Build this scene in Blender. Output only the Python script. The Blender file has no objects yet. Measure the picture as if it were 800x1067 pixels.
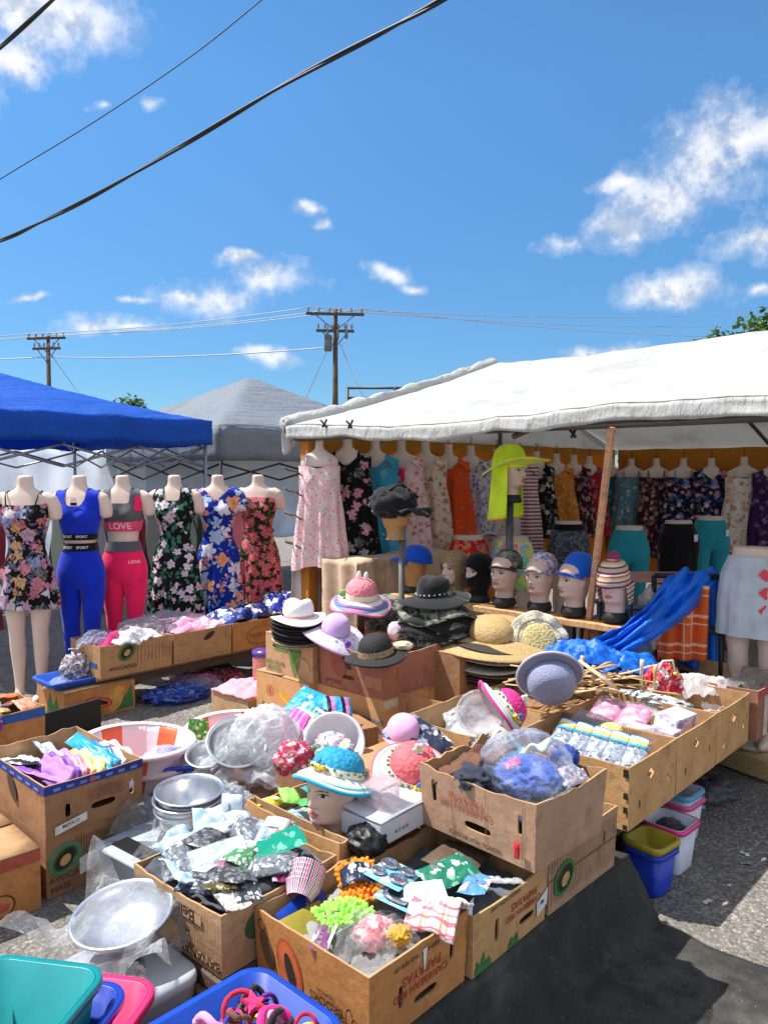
EXPO = 0.84; SUN_E = 4.0; SKY_S = .15; CLOUD = 4.0; SKY_SAT = 1.06; SKY_TINT = (.37, .585, .68, 1)
import bpy, bmesh, math, random
from mathutils import Vector as V, Matrix, Euler, noise
from mathutils.geometry import tessellate_polygon
from mathutils.bvhtree import BVHTree
R = math.radians
pi = math.pi
sin, cos = math.sin, math.cos
random.seed(11)
SC = bpy.context.scene
COL = SC.collection

# ------------------------------------------------------------------ camera frame and stall axes
CAM = V((0, 0, 1.6)); PITCH = R(3.0); FOC = 800.0
FWD = V((0, cos(PITCH), -sin(PITCH))); UP = V((0, sin(PITCH), cos(PITCH)))

def ray(u, v):
    return FWD * FOC + V((1, 0, 0)) * (u - 400) + UP * (533.5 - v)

def atz(u, v, z):            # the point of the plane at height z seen at u, v
    r = ray(u, v); return CAM + r * ((z - CAM.z) / r.z)

def aty(u, v, y):            # the point at distance y
    r = ray(u, v); return CAM + r * (y / r.y)

AX = V((0.682, 0.731, 0)).normalized(); BX = V((-AX.y, AX.x, 0))
ROT = math.atan2(AX.y, AX.x)

def ab(a, b, z=0.0):
    p = AX * a + BX * b; return V((p.x, p.y, z))

def toab(p):
    return p.x * AX.x + p.y * AX.y, p.x * BX.x + p.y * BX.y

def lerp(a, b, t): return a + (b - a) * t
def sstep(a, b, x):
    t = max(0.0, min(1.0, (x - a) / (b - a))); return t * t * (3 - 2 * t)
def nz(p, s=0): return noise.noise(V(p) + V((s * 13.7, s * 7.3, s * 3.1)))
def fbm(p, s=0, o=3):
    r = 0; a = 1; q = V(p)
    for _ in range(o):
        r += a * nz(q, s); a *= .5; q = q * 2.03
    return r

# ------------------------------------------------------------------ mesh collecting
class MB:
    def __init__(self):
        self.v = []; self.f = []; self.m = []; self.s = []
    def add(self, vs, fs, m=0, smooth=True, M=None):
        o = len(self.v)
        for p in vs:
            p = V(p)
            if M is not None: p = M @ p
            self.v.append(p)
        for f in fs:
            self.f.append(tuple(i + o for i in f)); self.m.append(m); self.s.append(smooth)
        return self
    def box(self, c, s, m=0, M=None, rz=0, bev=0.0):
        x, y, z = s[0] / 2, s[1] / 2, s[2] / 2
        bm = bmesh.new(); bmesh.ops.create_cube(bm, size=1)
        for w in bm.verts: w.co = V((w.co.x * s[0], w.co.y * s[1], w.co.z * s[2]))
        if bev > 0:
            bmesh.ops.bevel(bm, geom=bm.edges[:], offset=bev, segments=2, affect='EDGES', profile=.5)
        bm.verts.index_update()
        T = Matrix.Translation(V(c)) @ Matrix.Rotation(rz, 4, 'Z')
        if M is not None: T = M @ T
        self.add([w.co.copy() for w in bm.verts], [[w.index for w in f.verts] for f in bm.faces], m, False, T)
        bm.free(); return self
    def tube(self, pts, r, n=8, m=0, M=None, caps=True, flat=1.0, smooth=True):
        pts = [V(p) for p in pts]; k = len(pts)
        rr = r if isinstance(r, (list, tuple)) else [r] * k
        vs = []; fs = []; up = None
        for i, p in enumerate(pts):
            d = (pts[min(i + 1, k - 1)] - pts[max(i - 1, 0)]).normalized()
            if up is None:
                up = V((0, 0, 1)) if abs(d.z) < .9 else V((0, 1, 0))
            sx = d.cross(up)
            if sx.length < 1e-6: sx = d.orthogonal()
            sx.normalize(); uy = sx.cross(d).normalized(); up = uy
            for j in range(n):
                t = 2 * pi * j / n
                vs.append(p + sx * cos(t) * rr[i] + uy * sin(t) * rr[i] * flat)
        for i in range(k - 1):
            for j in range(n):
                fs.append((i * n + j, i * n + (j + 1) % n, (i + 1) * n + (j + 1) % n, (i + 1) * n + j))
        if caps:
            fs.append(tuple(range(n - 1, -1, -1))); fs.append(tuple((k - 1) * n + j for j in range(n)))
        return self.add(vs, fs, m, smooth, M)
    def loft(self, rings, m=0, M=None, caps=True, smooth=True, close=True):
        k = len(rings); n = len(rings[0]); vs = [p for r in rings for p in r]; fs = []
        for i in range(k - 1):
            for j in range(n if close else n - 1):
                fs.append((i * n + j, i * n + (j + 1) % n, (i + 1) * n + (j + 1) % n, (i + 1) * n + j))
        if caps and close:
            fs.append(tuple(range(n - 1, -1, -1))); fs.append(tuple((k - 1) * n + j for j in range(n)))
        return self.add(vs, fs, m, smooth, M)
    def lathe(self, prof, n=32, m=0, M=None, fn=None, caps=False, smooth=True):
        rings = []
        for i, (r, z) in enumerate(prof):
            ring = []
            for j in range(n):
                t = 2 * pi * j / n
                p = V((r * cos(t), r * sin(t), z))
                if fn: p = fn(p, t, i)
                ring.append(p)
            rings.append(ring)
        return self.loft(rings, m, M, caps, smooth)
    def grid(self, fn, nu, nv, m=0, M=None, smooth=True):
        vs = [fn(i / nu, j / nv) for j in range(nv + 1) for i in range(nu + 1)]
        fs = [(j * (nu + 1) + i, j * (nu + 1) + i + 1, (j + 1) * (nu + 1) + i + 1, (j + 1) * (nu + 1) + i) for j in range(nv) for i in range(nu)]
        return self.add(vs, fs, m, smooth, M)
    def slab(self, fn, nu, nv, th, m=0, M=None):    # a sheet with thickness: fn gives the middle surface
        P = [[V(fn(i / nu, j / nv)) for i in range(nu + 1)] for j in range(nv + 1)]
        N = []
        for j in range(nv + 1):
            row = []
            for i in range(nu + 1):
                du = P[j][min(i + 1, nu)] - P[j][max(i - 1, 0)]; dv = P[min(j + 1, nv)][i] - P[max(j - 1, 0)][i]
                c = du.cross(dv); row.append(c.normalized() if c.length > 1e-9 else V((0, 0, 1)))
            N.append(row)
        w = nu + 1; top = [P[j][i] + N[j][i] * th / 2 for j in range(nv + 1) for i in range(w)]
        bot = [P[j][i] - N[j][i] * th / 2 for j in range(nv + 1) for i in range(w)]
        o = len(top); fs = []
        for j in range(nv):
            for i in range(nu):
                a, b, c, d = j * w + i, j * w + i + 1, (j + 1) * w + i + 1, (j + 1) * w + i
                fs.append((a, b, c, d)); fs.append((o + d, o + c, o + b, o + a))
        for i in range(nu):
            a, b = i, i + 1; fs.append((o + a, o + b, b, a))
            a, b = nv * w + i, nv * w + i + 1; fs.append((a, b, o + b, o + a))
        for j in range(nv):
            a, b = j * w, (j + 1) * w; fs.append((a, b, o + b, o + a))
            a, b = j * w + nu, (j + 1) * w + nu; fs.append((o + a, o + b, b, a))
        return self.add(top + bot, fs, m, True, M)
    def poly(self, pts, m=0, M=None):
        return self.add(pts, [tuple(range(len(pts)))], m, False, M)
    def blob(self, c, size, amp=.2, freq=2.2, seed=0, sub=4, m=0, M=None, ridge=True, floor=None):
        bm = bmesh.new(); bmesh.ops.create_icosphere(bm, subdivisions=sub, radius=1)
        bm.verts.index_update(); vs = []
        for w in bm.verts:
            d = w.co.normalized(); n = 0; a = 1; q = d * freq
            for _ in range(3):
                k = nz(q, seed); n += a * ((1 - 2.2 * abs(k)) if ridge else k * 1.6); a *= .38; q = q * 2.3
            r = 1 + amp * (n - (.5 if ridge else 0))
            p = V((d.x * size[0] * r, d.y * size[1] * r, d.z * size[2] * r)) + V(c)
            if floor is not None and p.z < floor: p.z = floor + .002 * nz(p * 30)
            vs.append(p)
        fs = [[w.index for w in f.verts] for f in bm.faces]; bm.free()
        return self.add(vs, fs, m, True, M)
    def pillow(self, lx, ly, th, seed=0, crink=.006, m=0, M=None, n=16, flat=.4, bend=0):
        def f(sgn):
            def g(u, v):
                x, y = u * 2 - 1, v * 2 - 1
                h = max(0, (1 - abs(x) ** 3) * (1 - abs(y) ** 3)) ** .6
                z = sgn * th / 2 * h + crink * h * fbm((x * 3 * lx / .1, y * 3 * ly / .1, sgn), seed) + crink * .8 * nz((x * 2, y * 2, 0), seed + 5)
                z += bend * (x * x - .3)
                if sgn < 0: z = z * flat
                return V((x * lx / 2 * (1 - .05 * abs(y)), y * ly / 2, z + th / 2 * flat))
            return g
        self.grid(f(1), n, n, m, M)
        g2 = f(-1)
        return self.grid(lambda u, v: g2(1 - u, v), n, n, m, M)
    def shapetext(self, s, size, m=0, M=None, bold=0.0):
        vs, fs = textmesh(s)
        return self.add([V((p.x * size, p.y * size, 0)) for p in vs], fs, m, False, M)
    def build(self, name, mats, parent=None, loc=None, rz=0, rot=None):
        me = bpy.data.meshes.new(name)
        me.from_pydata([tuple(p) for p in self.v], [], self.f)
        if not isinstance(mats, (list, tuple)): mats = [mats]
        for mt in mats: me.materials.append(mt)
        me.polygons.foreach_set('material_index', self.m)
        me.polygons.foreach_set('use_smooth', self.s)
        me.update()
        return obj(name, me, parent, loc, rz, rot)

def obj(name, me, parent=None, loc=None, rz=0, rot=None):
    o = bpy.data.objects.new(name, me); COL.objects.link(o)
    if parent: o.parent = parent
    if loc is not None: o.location = loc
    o.rotation_euler = rot if rot is not None else (0, 0, rz)
    return o

_tx = {}
def textmesh(s):             # unit cap height, centred
    if s not in _tx:
        cu = bpy.data.curves.new('lettering', 'FONT'); cu.body = s; cu.offset = .012; cu.resolution_u = 3
        o = bpy.data.objects.new('lettering', cu)
        me = bpy.data.meshes.new_from_object(o)
        vs = [w.co.copy() for w in me.vertices]; fs = [tuple(p.vertices) for p in me.polygons]
        x0, x1 = min(p.x for p in vs), max(p.x for p in vs); y0, y1 = min(p.y for p in vs), max(p.y for p in vs)
        h = max(y1 - y0, 1e-6)
        vs = [V(((p.x - (x0 + x1) / 2) / h, (p.y - (y0 + y1) / 2) / h, 0)) for p in vs]
        bpy.data.objects.remove(o); bpy.data.curves.remove(cu); bpy.data.meshes.remove(me)
        _tx[s] = (vs, fs)
    return _tx[s]

def tag(o, label=None, cat=None, group=None, kind=None):
    if label: o['label'] = label
    if cat: o['category'] = cat
    if group: o['group'] = group
    if kind: o['kind'] = kind
    return o

def thing(name, label, cat, loc=(0, 0, 0), rz=0, group=None, rot=None):
    o = obj(name, None, None, loc, rz, rot); o.empty_display_size = .1
    return tag(o, label, cat, group)

def dup(root, loc, rz=0, label=None, group=None, rot=None, scale=None):
    r = root.copy(); COL.objects.link(r); r.location = loc; r.rotation_euler = rot if rot is not None else (0, 0, rz)
    if label: r['label'] = label
    if group: r['group'] = group
    if scale: r.scale = scale if isinstance(scale, (list, tuple)) else (scale,) * 3
    for ch in [c for c in root.children]:
        c = ch.copy(); COL.objects.link(c); c.parent = r
        for g in [x for x in ch.children]:
            d = g.copy(); COL.objects.link(d); d.parent = c
    return r

def TM(loc=(0, 0, 0), rx=0, ry=0, rz=0, s=1):
    return Matrix.Translation(V(loc)) @ Euler((R(rx), R(ry), R(rz))).to_matrix().to_4x4() @ Matrix.Scale(s, 4)

# ------------------------------------------------------------------ materials
def lin(c):
    return tuple(((x / 255) / 12.92 if x / 255 <= .04045 else ((x / 255 + .055) / 1.055) ** 2.4) for x in c[:3]) + (1,)

_mc = {}
def newmat(name):
    m = bpy.data.materials.new(name); m.use_nodes = True
    nt = m.node_tree; b = nt.nodes['Principled BSDF']
    return m, nt, b

def nd(nt, t, **kw):
    n = nt.nodes.new(t)
    for k, v in kw.items():
        if k.startswith('i_'):
            n.inputs[k[2:].replace('_', ' ')].default_value = v
        else: setattr(n, k, v)
    return n

def lk(nt, a, b): nt.links.new(a, b)

def coords(nt, kind='Object'):
    return nd(nt, 'ShaderNodeTexCoord').outputs[kind]

def noise_out(nt, vec, scale, detail=4, rough=.55, out='Fac'):
    n = nd(nt, 'ShaderNodeTexNoise'); n.inputs['Scale'].default_value = scale
    n.inputs['Detail'].default_value = detail; n.inputs['Roughness'].default_value = rough
    lk(nt, vec, n.inputs['Vector']); return n.outputs[out]

def mixc(nt, fac, a, b, mode='MIX'):
    n = nd(nt, 'ShaderNodeMix', data_type='RGBA', blend_type=mode)
    for s, val in ((n.inputs[0], fac), (n.inputs[6], a), (n.inputs[7], b)):
        if hasattr(val, 'links') or hasattr(val, 'is_linked'): lk(nt, val, s)
        else: s.default_value = val
    return n.outputs[2]

def mth(nt, op, a, b=None, c=None):
    n = nd(nt, 'ShaderNodeMath', operation=op)
    for i, val in enumerate((a, b, c)):
        if val is None: continue
        if hasattr(val, 'is_linked'): lk(nt, val, n.inputs[i])
        else: n.inputs[i].default_value = val
    return n.outputs[0]

def ramp(nt, fac, stops, interp='LINEAR'):
    n = nd(nt, 'ShaderNodeValToRGB'); cr = n.color_ramp; cr.interpolation = interp
    while len(cr.elements) < len(stops): cr.elements.new(.5)
    for e, (p, c) in zip(cr.elements, stops):
        e.position = p; e.color = c if len(c) == 4 else tuple(c) + (1,)
    lk(nt, fac, n.inputs[0]); return n.outputs[0]

def bump(nt, b, height, strength=.3, dist=.01):
    n = nd(nt, 'ShaderNodeBump'); n.inputs['Strength'].default_value = strength; n.inputs['Distance'].default_value = dist
    lk(nt, height, n.inputs['Height']); lk(nt, n.outputs[0], b.inputs['Normal']); return n

def g(v): return (v, v, v, 1)

def translucent(nt, b, colsock, fac):
    out = nt.nodes['Material Output']; t = nd(nt, 'ShaderNodeBsdfTranslucent'); mx = nd(nt, 'ShaderNodeMixShader')
    mx.inputs[0].default_value = fac
    if hasattr(colsock, 'is_linked'): lk(nt, colsock, t.inputs[0])
    else: t.inputs[0].default_value = colsock
    lk(nt, b.outputs[0], mx.inputs[1]); lk(nt, t.outputs[0], mx.inputs[2]); lk(nt, mx.outputs[0], out.inputs[0])

def plain(col, rough=.55, var=.14, vs=9, bmp=0.0, bs=60, metal=0, spec=.5, tl=0, sheen=0, coat=0, sss=0, name=None):
    key = ('p', tuple(col), rough, var, vs, bmp, bs, metal, spec, tl, sheen, coat, sss)
    if key in _mc: return _mc[key]
    m, nt, b = newmat(name or 'paint')
    c = lin(col); co = coords(nt)
    n = noise_out(nt, co, vs, 5)
    cs = ramp(nt, n, [(.25, tuple(x * (1 - var * 1.6) for x in c[:3])), (.5, c[:3]), (.78, tuple(min(1, x * (1 + var)) for x in c[:3]))])
    lk(nt, cs, b.inputs['Base Color'])
    b.inputs['Roughness'].default_value = rough; b.inputs['Metallic'].default_value = metal
    b.inputs['Specular IOR Level'].default_value = spec
    if sheen: b.inputs['Sheen Weight'].default_value = sheen
    if coat: b.inputs['Coat Weight'].default_value = coat; b.inputs['Coat Roughness'].default_value = .15
    if sss: b.inputs['Subsurface Weight'].default_value = sss; b.inputs['Subsurface Radius'].default_value = (.02, .01, .008)
    if bmp: bump(nt, b, noise_out(nt, co, bs, 6, .6), bmp, .01)
    if tl: translucent(nt, b, cs, tl)
    _mc[key] = m; return m

def fabric(col, **k):
    k.setdefault('rough', .85); k.setdefault('bmp', .35); k.setdefault('bs', 26); k.setdefault('spec', .2); k.setdefault('sheen', .2); k.setdefault('name', 'fabric')
    return plain(col, **k)

def cardboard(col, corr=True, stain=.35):
    key = ('cb', tuple(col), corr, stain)
    if key in _mc: return _mc[key]
    m, nt, b = newmat('cardboard'); c = lin(col)[:3]; co = coords(nt)
    n1 = noise_out(nt, co, 7, 6, .65); n2 = noise_out(nt, co, 45, 4, .6)
    base = ramp(nt, n1, [(.2, tuple(x * (1 - stain) for x in c)), (.48, c), (.8, tuple(min(1, x * 1.16) for x in c))])
    base = mixc(nt, .28, base, mixc(nt, n2, g(.25), g(.9)), 'OVERLAY')
    sp = nd(nt, 'ShaderNodeSeparateXYZ'); lk(nt, co, sp.inputs[0])
    rub = noise_out(nt, co, 3.1, 7, .7)                      # scuffed paler patches
    base = mixc(nt, ramp(nt, rub, [(.58, g(0)), (.7, g(.45))]), base, tuple(min(1, x * 1.35 + .05) for x in c) + (1,))
    stn = ramp(nt, noise_out(nt, co, 4.3, 7, .75), [(.56, g(0)), (.63, g(.5)), (.66, g(.22)), (.75, g(.35))])     # water stains with a darker edge
    base = mixc(nt, stn, base, tuple(x * .5 for x in c) + (1,))
    lk(nt, base, b.inputs['Base Color'])
    b.inputs['Roughness'].default_value = .85; b.inputs['Specular IOR Level'].default_value = .2
    s = mth(nt, 'ADD', sp.outputs[0], sp.outputs[1])
    wv = mth(nt, 'SINE', mth(nt, 'MULTIPLY', s, 900.0))
    cr = noise_out(nt, co, 14, 5, .6)
    h = mth(nt, 'ADD', mth(nt, 'MULTIPLY', wv, .04 if corr else 0), mth(nt, 'MULTIPLY', cr, 1.1))
    bump(nt, b, h, .35, .012)
    _mc[key] = m; return m

def floral(name, base, cols, scale=14, size=.42, leaf=None, lscale=20, lsize=.3, dist=.06, rough=.8, centre=None, tl=0):
    if name in _mc: return _mc[name]
    m, nt, b = newmat('printed_fabric'); co = coords(nt)
    nn = noise_out(nt, co, 22, 3, .6, 'Color')
    mv = nd(nt, 'ShaderNodeVectorMath', operation='MULTIPLY_ADD'); lk(nt, nn, mv.inputs[0]); mv.inputs[1].default_value = (dist,) * 3; lk(nt, co, mv.inputs[2])
    def shaped(v, off, lobes, depth):
        a = nd(nt, 'ShaderNodeVectorMath', operation='ADD'); lk(nt, mv.outputs[0], a.inputs[0]); a.inputs[1].default_value = (off, off * .7, off * .3)
        dv = nd(nt, 'ShaderNodeVectorMath', operation='SUBTRACT'); lk(nt, a.outputs[0], dv.inputs[0]); lk(nt, v.outputs['Position'], dv.inputs[1])
        sx = nd(nt, 'ShaderNodeSeparateXYZ'); lk(nt, dv.outputs[0], sx.inputs[0])
        cs_ = nd(nt, 'ShaderNodeSeparateColor'); lk(nt, v.outputs['Color'], cs_.inputs[0])
        an = mth(nt, 'MULTIPLY_ADD', cs_.outputs[1], 6.0, mth(nt, 'MULTIPLY', mth(nt, 'ARCTAN2', sx.outputs[2], sx.outputs[0]), lobes / 2))
        return mth(nt, 'DIVIDE', v.outputs['Distance'], mth(nt, 'MULTIPLY_ADD', mth(nt, 'ABSOLUTE', mth(nt, 'COSINE', an)), depth, 1.12 - depth))
    def vor(sc, off):
        a = nd(nt, 'ShaderNodeVectorMath', operation='ADD'); lk(nt, mv.outputs[0], a.inputs[0]); a.inputs[1].default_value = (off, off * .7, off * .3)
        v = nd(nt, 'ShaderNodeTexVoronoi'); v.inputs['Scale'].default_value = sc; lk(nt, a.outputs[0], v.inputs['Vector']); return v
    cur = lin(base)
    cur = mixc(nt, noise_out(nt, co, 11, 4), tuple(x * .75 for x in cur[:3]) + (1,), tuple(min(1, x * 1.15) for x in cur[:3]) + (1,))
    if leaf:
        v = vor(lscale, 3.3)
        cur = mixc(nt, ramp(nt, shaped(v, 3.3, 2, .7), [(lsize + .02, g(1)), (lsize + .07, g(0))]), cur, mixc(nt, noise_out(nt, co, lscale * 3, 2), tuple(x * .6 for x in lin(leaf)[:3]) + (1,), tuple(min(1, x * 1.4) for x in lin(leaf)[:3]) + (1,)))
    v = vor(scale, 0)
    sc = nd(nt, 'ShaderNodeSeparateColor'); lk(nt, v.outputs['Color'], sc.inputs[0])
    n = len(cols); fl = ramp(nt, sc.outputs[0], [(i / n, lin(c)) for i, c in enumerate(cols)], 'CONSTANT')
    # petals: darker seams towards the centre of each flower
    d = shaped(v, 0, 5, .42)
    fl = mixc(nt, ramp(nt, d, [(.03, g(.6)), (size * .55, g(.1)), (size * .95, g(0))]), fl, mixc(nt, .75, fl, g(.12), 'MIX'))
    pet = noise_out(nt, co, scale * 5, 2)
    fl = mixc(nt, ramp(nt, pet, [(.35, g(0)), (.65, g(.45))]), fl, mixc(nt, .55, fl, g(.95)))
    if centre: fl = mixc(nt, ramp(nt, d, [(.07, g(1)), (.12, g(0))]), fl, lin(centre))
    cur = mixc(nt, ramp(nt, d, [(size - .02, g(1)), (size + .02, g(0))]), cur, fl)
    lk(nt, cur, b.inputs['Base Color']); b.inputs['Roughness'].default_value = rough; b.inputs['Specular IOR Level'].default_value = .2
    bump(nt, b, noise_out(nt, co, 24, 5, .6), .3, .012)
    if tl: translucent(nt, b, cur, tl)
    _mc[name] = m; return m

def stripes(name, cols, period, axis='Z', rough=.7, widths=None, off=0, tl=0, warp=0, radial=False, spec=.3):
    if name in _mc: return _mc[name]
    m, nt, b = newmat('striped_cover'); co = coords(nt)
    sp = nd(nt, 'ShaderNodeSeparateXYZ'); lk(nt, co, sp.inputs[0])
    if radial: s = mth(nt, 'MULTIPLY', mth(nt, 'ARCTAN2', sp.outputs[0], sp.outputs[1]), 1 / (2 * pi))
    elif axis == 'N': s = mth(nt, 'ADD', sp.outputs[0], sp.outputs[1])
    else: s = sp.outputs['XYZ'.index(axis)]
    if warp: s = mth(nt, 'ADD', s, mth(nt, 'MULTIPLY', noise_out(nt, co, 9, 2), warp))
    fr = mth(nt, 'FRACT', mth(nt, 'ADD', mth(nt, 'DIVIDE', s, period), off + 10))
    n = len(cols); ws = widths or [1 / n] * n; acc = 0; st = []
    for c, w in zip(cols, ws): st.append((acc, lin(c))); acc += w
    cs = ramp(nt, fr, st, 'CONSTANT')
    cs = mixc(nt, .25, cs, mixc(nt, noise_out(nt, co, 30, 4), g(.2), g(.9)), 'OVERLAY')
    lk(nt, cs, b.inputs['Base Color']); b.inputs['Roughness'].default_value = rough; b.inputs['Specular IOR Level'].default_value = spec
    bump(nt, b, noise_out(nt, co, 24, 5, .6), .25, .012)
    if tl: translucent(nt, b, cs, tl)
    _mc[name] = m; return m

def plaid(name, base, cols, period):
    if name in _mc: return _mc[name]
    m, nt, b = newmat('plaid_cloth'); co = coords(nt)
    sp = nd(nt, 'ShaderNodeSeparateXYZ'); lk(nt, co, sp.inputs[0]); cur = lin(base)
    for ax, c in zip((0, 1, 2), cols):
        for k, (o, w) in enumerate(((0, .10), (.25, .05))):
            fr = mth(nt, 'FRACT', mth(nt, 'ADD', mth(nt, 'DIVIDE', sp.outputs[ax], period), 10 + o))
            cur = mixc(nt, mth(nt, 'MULTIPLY', mth(nt, 'LESS_THAN', fr, w), .8), cur, lin(c))
    lk(nt, cur, b.inputs['Base Color']); b.inputs['Roughness'].default_value = .85
    bump(nt, b, noise_out(nt, co, 30, 5, .6), .3, .01)
    _mc[name] = m; return m

def clear(tint=(235, 240, 245), dens=.28, name='clear_plastic', bscale=34, whit=.5):
    key = ('cl', tint, dens, bscale)
    if key in _mc: return _mc[key]
    m, nt, b = newmat(name); co = coords(nt); out = nt.nodes['Material Output']; nt.nodes.remove(b)
    df = nd(nt, 'ShaderNodeBsdfDiffuse'); df.inputs[0].default_value = lin(tint)
    tl_ = nd(nt, 'ShaderNodeBsdfTranslucent'); tl_.inputs[0].default_value = lin(tint)
    wm = nd(nt, 'ShaderNodeMixShader'); wm.inputs[0].default_value = .5; lk(nt, df.outputs[0], wm.inputs[1]); lk(nt, tl_.outputs[0], wm.inputs[2])
    mp = nd(nt, 'ShaderNodeMapping'); mp.inputs['Rotation'].default_value = (.4, .5, .6); mp.inputs['Scale'].default_value = (1, .35, 1.2); lk(nt, co, mp.inputs[0])
    n = noise_out(nt, co, bscale, 6, .68); rd = mth(nt, 'ABSOLUTE', mth(nt, 'SUBTRACT', noise_out(nt, co, bscale * .45, 3, .5), .5))
    n = mth(nt, 'SUBTRACT', n, mth(nt, 'MULTIPLY', mth(nt, 'MINIMUM', rd, .12), 5.0))
    bp = nd(nt, 'ShaderNodeBump'); bp.inputs['Strength'].default_value = .6; bp.inputs['Distance'].default_value = .02; lk(nt, n, bp.inputs['Height'])
    tr = nd(nt, 'ShaderNodeBsdfTransparent'); tr.inputs[0].default_value = tuple(.93 + .07 * x for x in lin(tint)[:3]) + (1,)
    gl = nd(nt, 'ShaderNodeBsdfGlossy'); gl.inputs['Roughness'].default_value = .14; lk(nt, bp.outputs[0], gl.inputs['Normal'])
    fr = nd(nt, 'ShaderNodeFresnel'); fr.inputs[0].default_value = 1.33; lk(nt, bp.outputs[0], fr.inputs['Normal'])
    m1 = nd(nt, 'ShaderNodeMixShader'); lk(nt, mth(nt, 'MINIMUM', mth(nt, 'MULTIPLY', fr.outputs[0], .9), .22), m1.inputs[0]); lk(nt, tr.outputs[0], m1.inputs[1]); lk(nt, gl.outputs[0], m1.inputs[2])
    m2 = nd(nt, 'ShaderNodeMixShader')
    f = ramp(nt, noise_out(nt, mp.outputs[0], bscale * .9, 7, .72), [(.36, g(dens * .5)), (.52, g(min(.95, dens * 1.1))), (.66, g(min(.97, dens * 2.6)))])
    lk(nt, f, m2.inputs[0]); lk(nt, m1.outputs[0], m2.inputs[1]); lk(nt, wm.outputs[0], m2.inputs[2]); lk(nt, m2.outputs[0], out.inputs[0])
    _mc[key] = m; return m

def glossy(col, rough=.25, **k): return plain(col, rough=rough, name='plastic', **k)
def metal(col=(205, 207, 210), rough=.22): return plain(col, rough=rough, metal=1, var=.05, name='steel', bmp=.06, bs=30)
def weave(col, scale=160, dark=.55):
    key = ('wv', tuple(col), scale)
    if key in _mc: return _mc[key]
    m, nt, b = newmat('straw_weave'); co = coords(nt); c = lin(col)[:3]
    v = nd(nt, 'ShaderNodeTexVoronoi'); v.inputs['Scale'].default_value = scale; lk(nt, co, v.inputs['Vector'])
    cs = ramp(nt, v.outputs['Distance'], [(.1, c), (.75, tuple(x * dark for x in c))])
    cs = mixc(nt, .3, cs, mixc(nt, noise_out(nt, co, 14, 4), g(.25), g(.85)), 'OVERLAY')
    lk(nt, cs, b.inputs['Base Color']); b.inputs['Roughness'].default_value = .75
    bump(nt, b, v.outputs['Distance'], .6, .006)
    _mc[key] = m; return m
def wood(col, scale=6):
    key = ('wd', tuple(col), scale)
    if key in _mc: return _mc[key]
    m, nt, b = newmat('wood'); co = coords(nt); c = lin(col)[:3]
    mp = nd(nt, 'ShaderNodeMapping'); mp.inputs['Scale'].default_value = (1, 12, 12) ; lk(nt, co, mp.inputs[0])
    n = noise_out(nt, mp.outputs[0], scale, 6, .65)
    cs = ramp(nt, n, [(.3, tuple(x * .55 for x in c)), (.5, c), (.7, tuple(min(1, x * 1.25) for x in c))])
    lk(nt, cs, b.inputs['Base Color']); b.inputs['Roughness'].default_value = .75; bump(nt, b, n, .3, .006)
    _mc[key] = m; return m
# ------------------------------------------------------------------ render, camera, light
SC.render.engine = 'CYCLES'
SC.cycles.transparent_max_bounces = 24
SC.cycles.max_bounces = 8
SC.cycles.diffuse_bounces = 4
SC.cycles.caustics_reflective = False; SC.cycles.caustics_refractive = False
SC.cycles.sample_clamp_indirect = 6
SC.cycles.use_denoising = True
SC.view_settings.view_transform = 'Standard'; SC.view_settings.look = 'None'
SC.view_settings.exposure = EXPO; SC.view_settings.gamma = 1

cd_ = bpy.data.cameras.new('camera'); cam = bpy.data.objects.new('camera', cd_); COL.objects.link(cam)
cam.location = CAM; cam.rotation_euler = (R(90) - PITCH, 0, 0)
cd_.sensor_fit = 'VERTICAL'; cd_.sensor_height = 36; cd_.lens = 36 * FOC / 1067; cd_.clip_end = 5000; cd_.clip_start = .05
SC.camera = cam

SUN_AZ = math.atan2(-.97, .22); SUN_EL = R(60)
S = V((sin(SUN_AZ) * cos(SUN_EL), cos(SUN_AZ) * cos(SUN_EL), sin(SUN_EL)))
sl = bpy.data.lights.new('sun', 'SUN'); sl.energy = SUN_E; sl.angle = R(.55); sl.color = (1, .955, .89)
so = bpy.data.objects.new('sun', sl); COL.objects.link(so); so.location = (0, 0, 30)
so.rotation_euler = (-S).to_track_quat('-Z', 'Y').to_euler()

w = bpy.data.worlds.new('World'); SC.world = w; w.use_nodes = True
nt = w.node_tree; bg = nt.nodes['Background']
sky = nd(nt, 'ShaderNodeTexSky', sky_type='NISHITA'); sky.sun_disc = False
sky.sun_elevation = SUN_EL; sky.sun_rotation = SUN_AZ; sky.air_density = 1.0; sky.dust_density = .15; sky.ozone_density = 2.2
tc = nd(nt, 'ShaderNodeTexCoord'); dirv = tc.outputs['Generated']
sp = nd(nt, 'ShaderNodeSeparateXYZ'); lk(nt, dirv, sp.inputs[0])
az = mth(nt, 'ARCTAN2', sp.outputs[0], sp.outputs[1]); el = mth(nt, 'ARCSINE', sp.outputs[2])
cv = nd(nt, 'ShaderNodeCombineXYZ'); lk(nt, az, cv.inputs[0]); lk(nt, el, cv.inputs[1])
dn = noise_out(nt, dirv, 9, 3, .6, 'Color')
wv = nd(nt, 'ShaderNodeVectorMath', operation='MULTIPLY_ADD'); lk(nt, dn, wv.inputs[0]); wv.inputs[1].default_value = (.11, .07, 0)
sh = nd(nt, 'ShaderNodeVectorMath', operation='SUBTRACT'); lk(nt, cv.outputs[0], sh.inputs[0]); sh.inputs[1].default_value = (.055, .035, 0)
lk(nt, sh.outputs[0], wv.inputs[2])
def azel(u, v):
    r = ray(u, v).normalized(); return math.atan2(r.x, r.y), math.asin(r.z)
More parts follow.
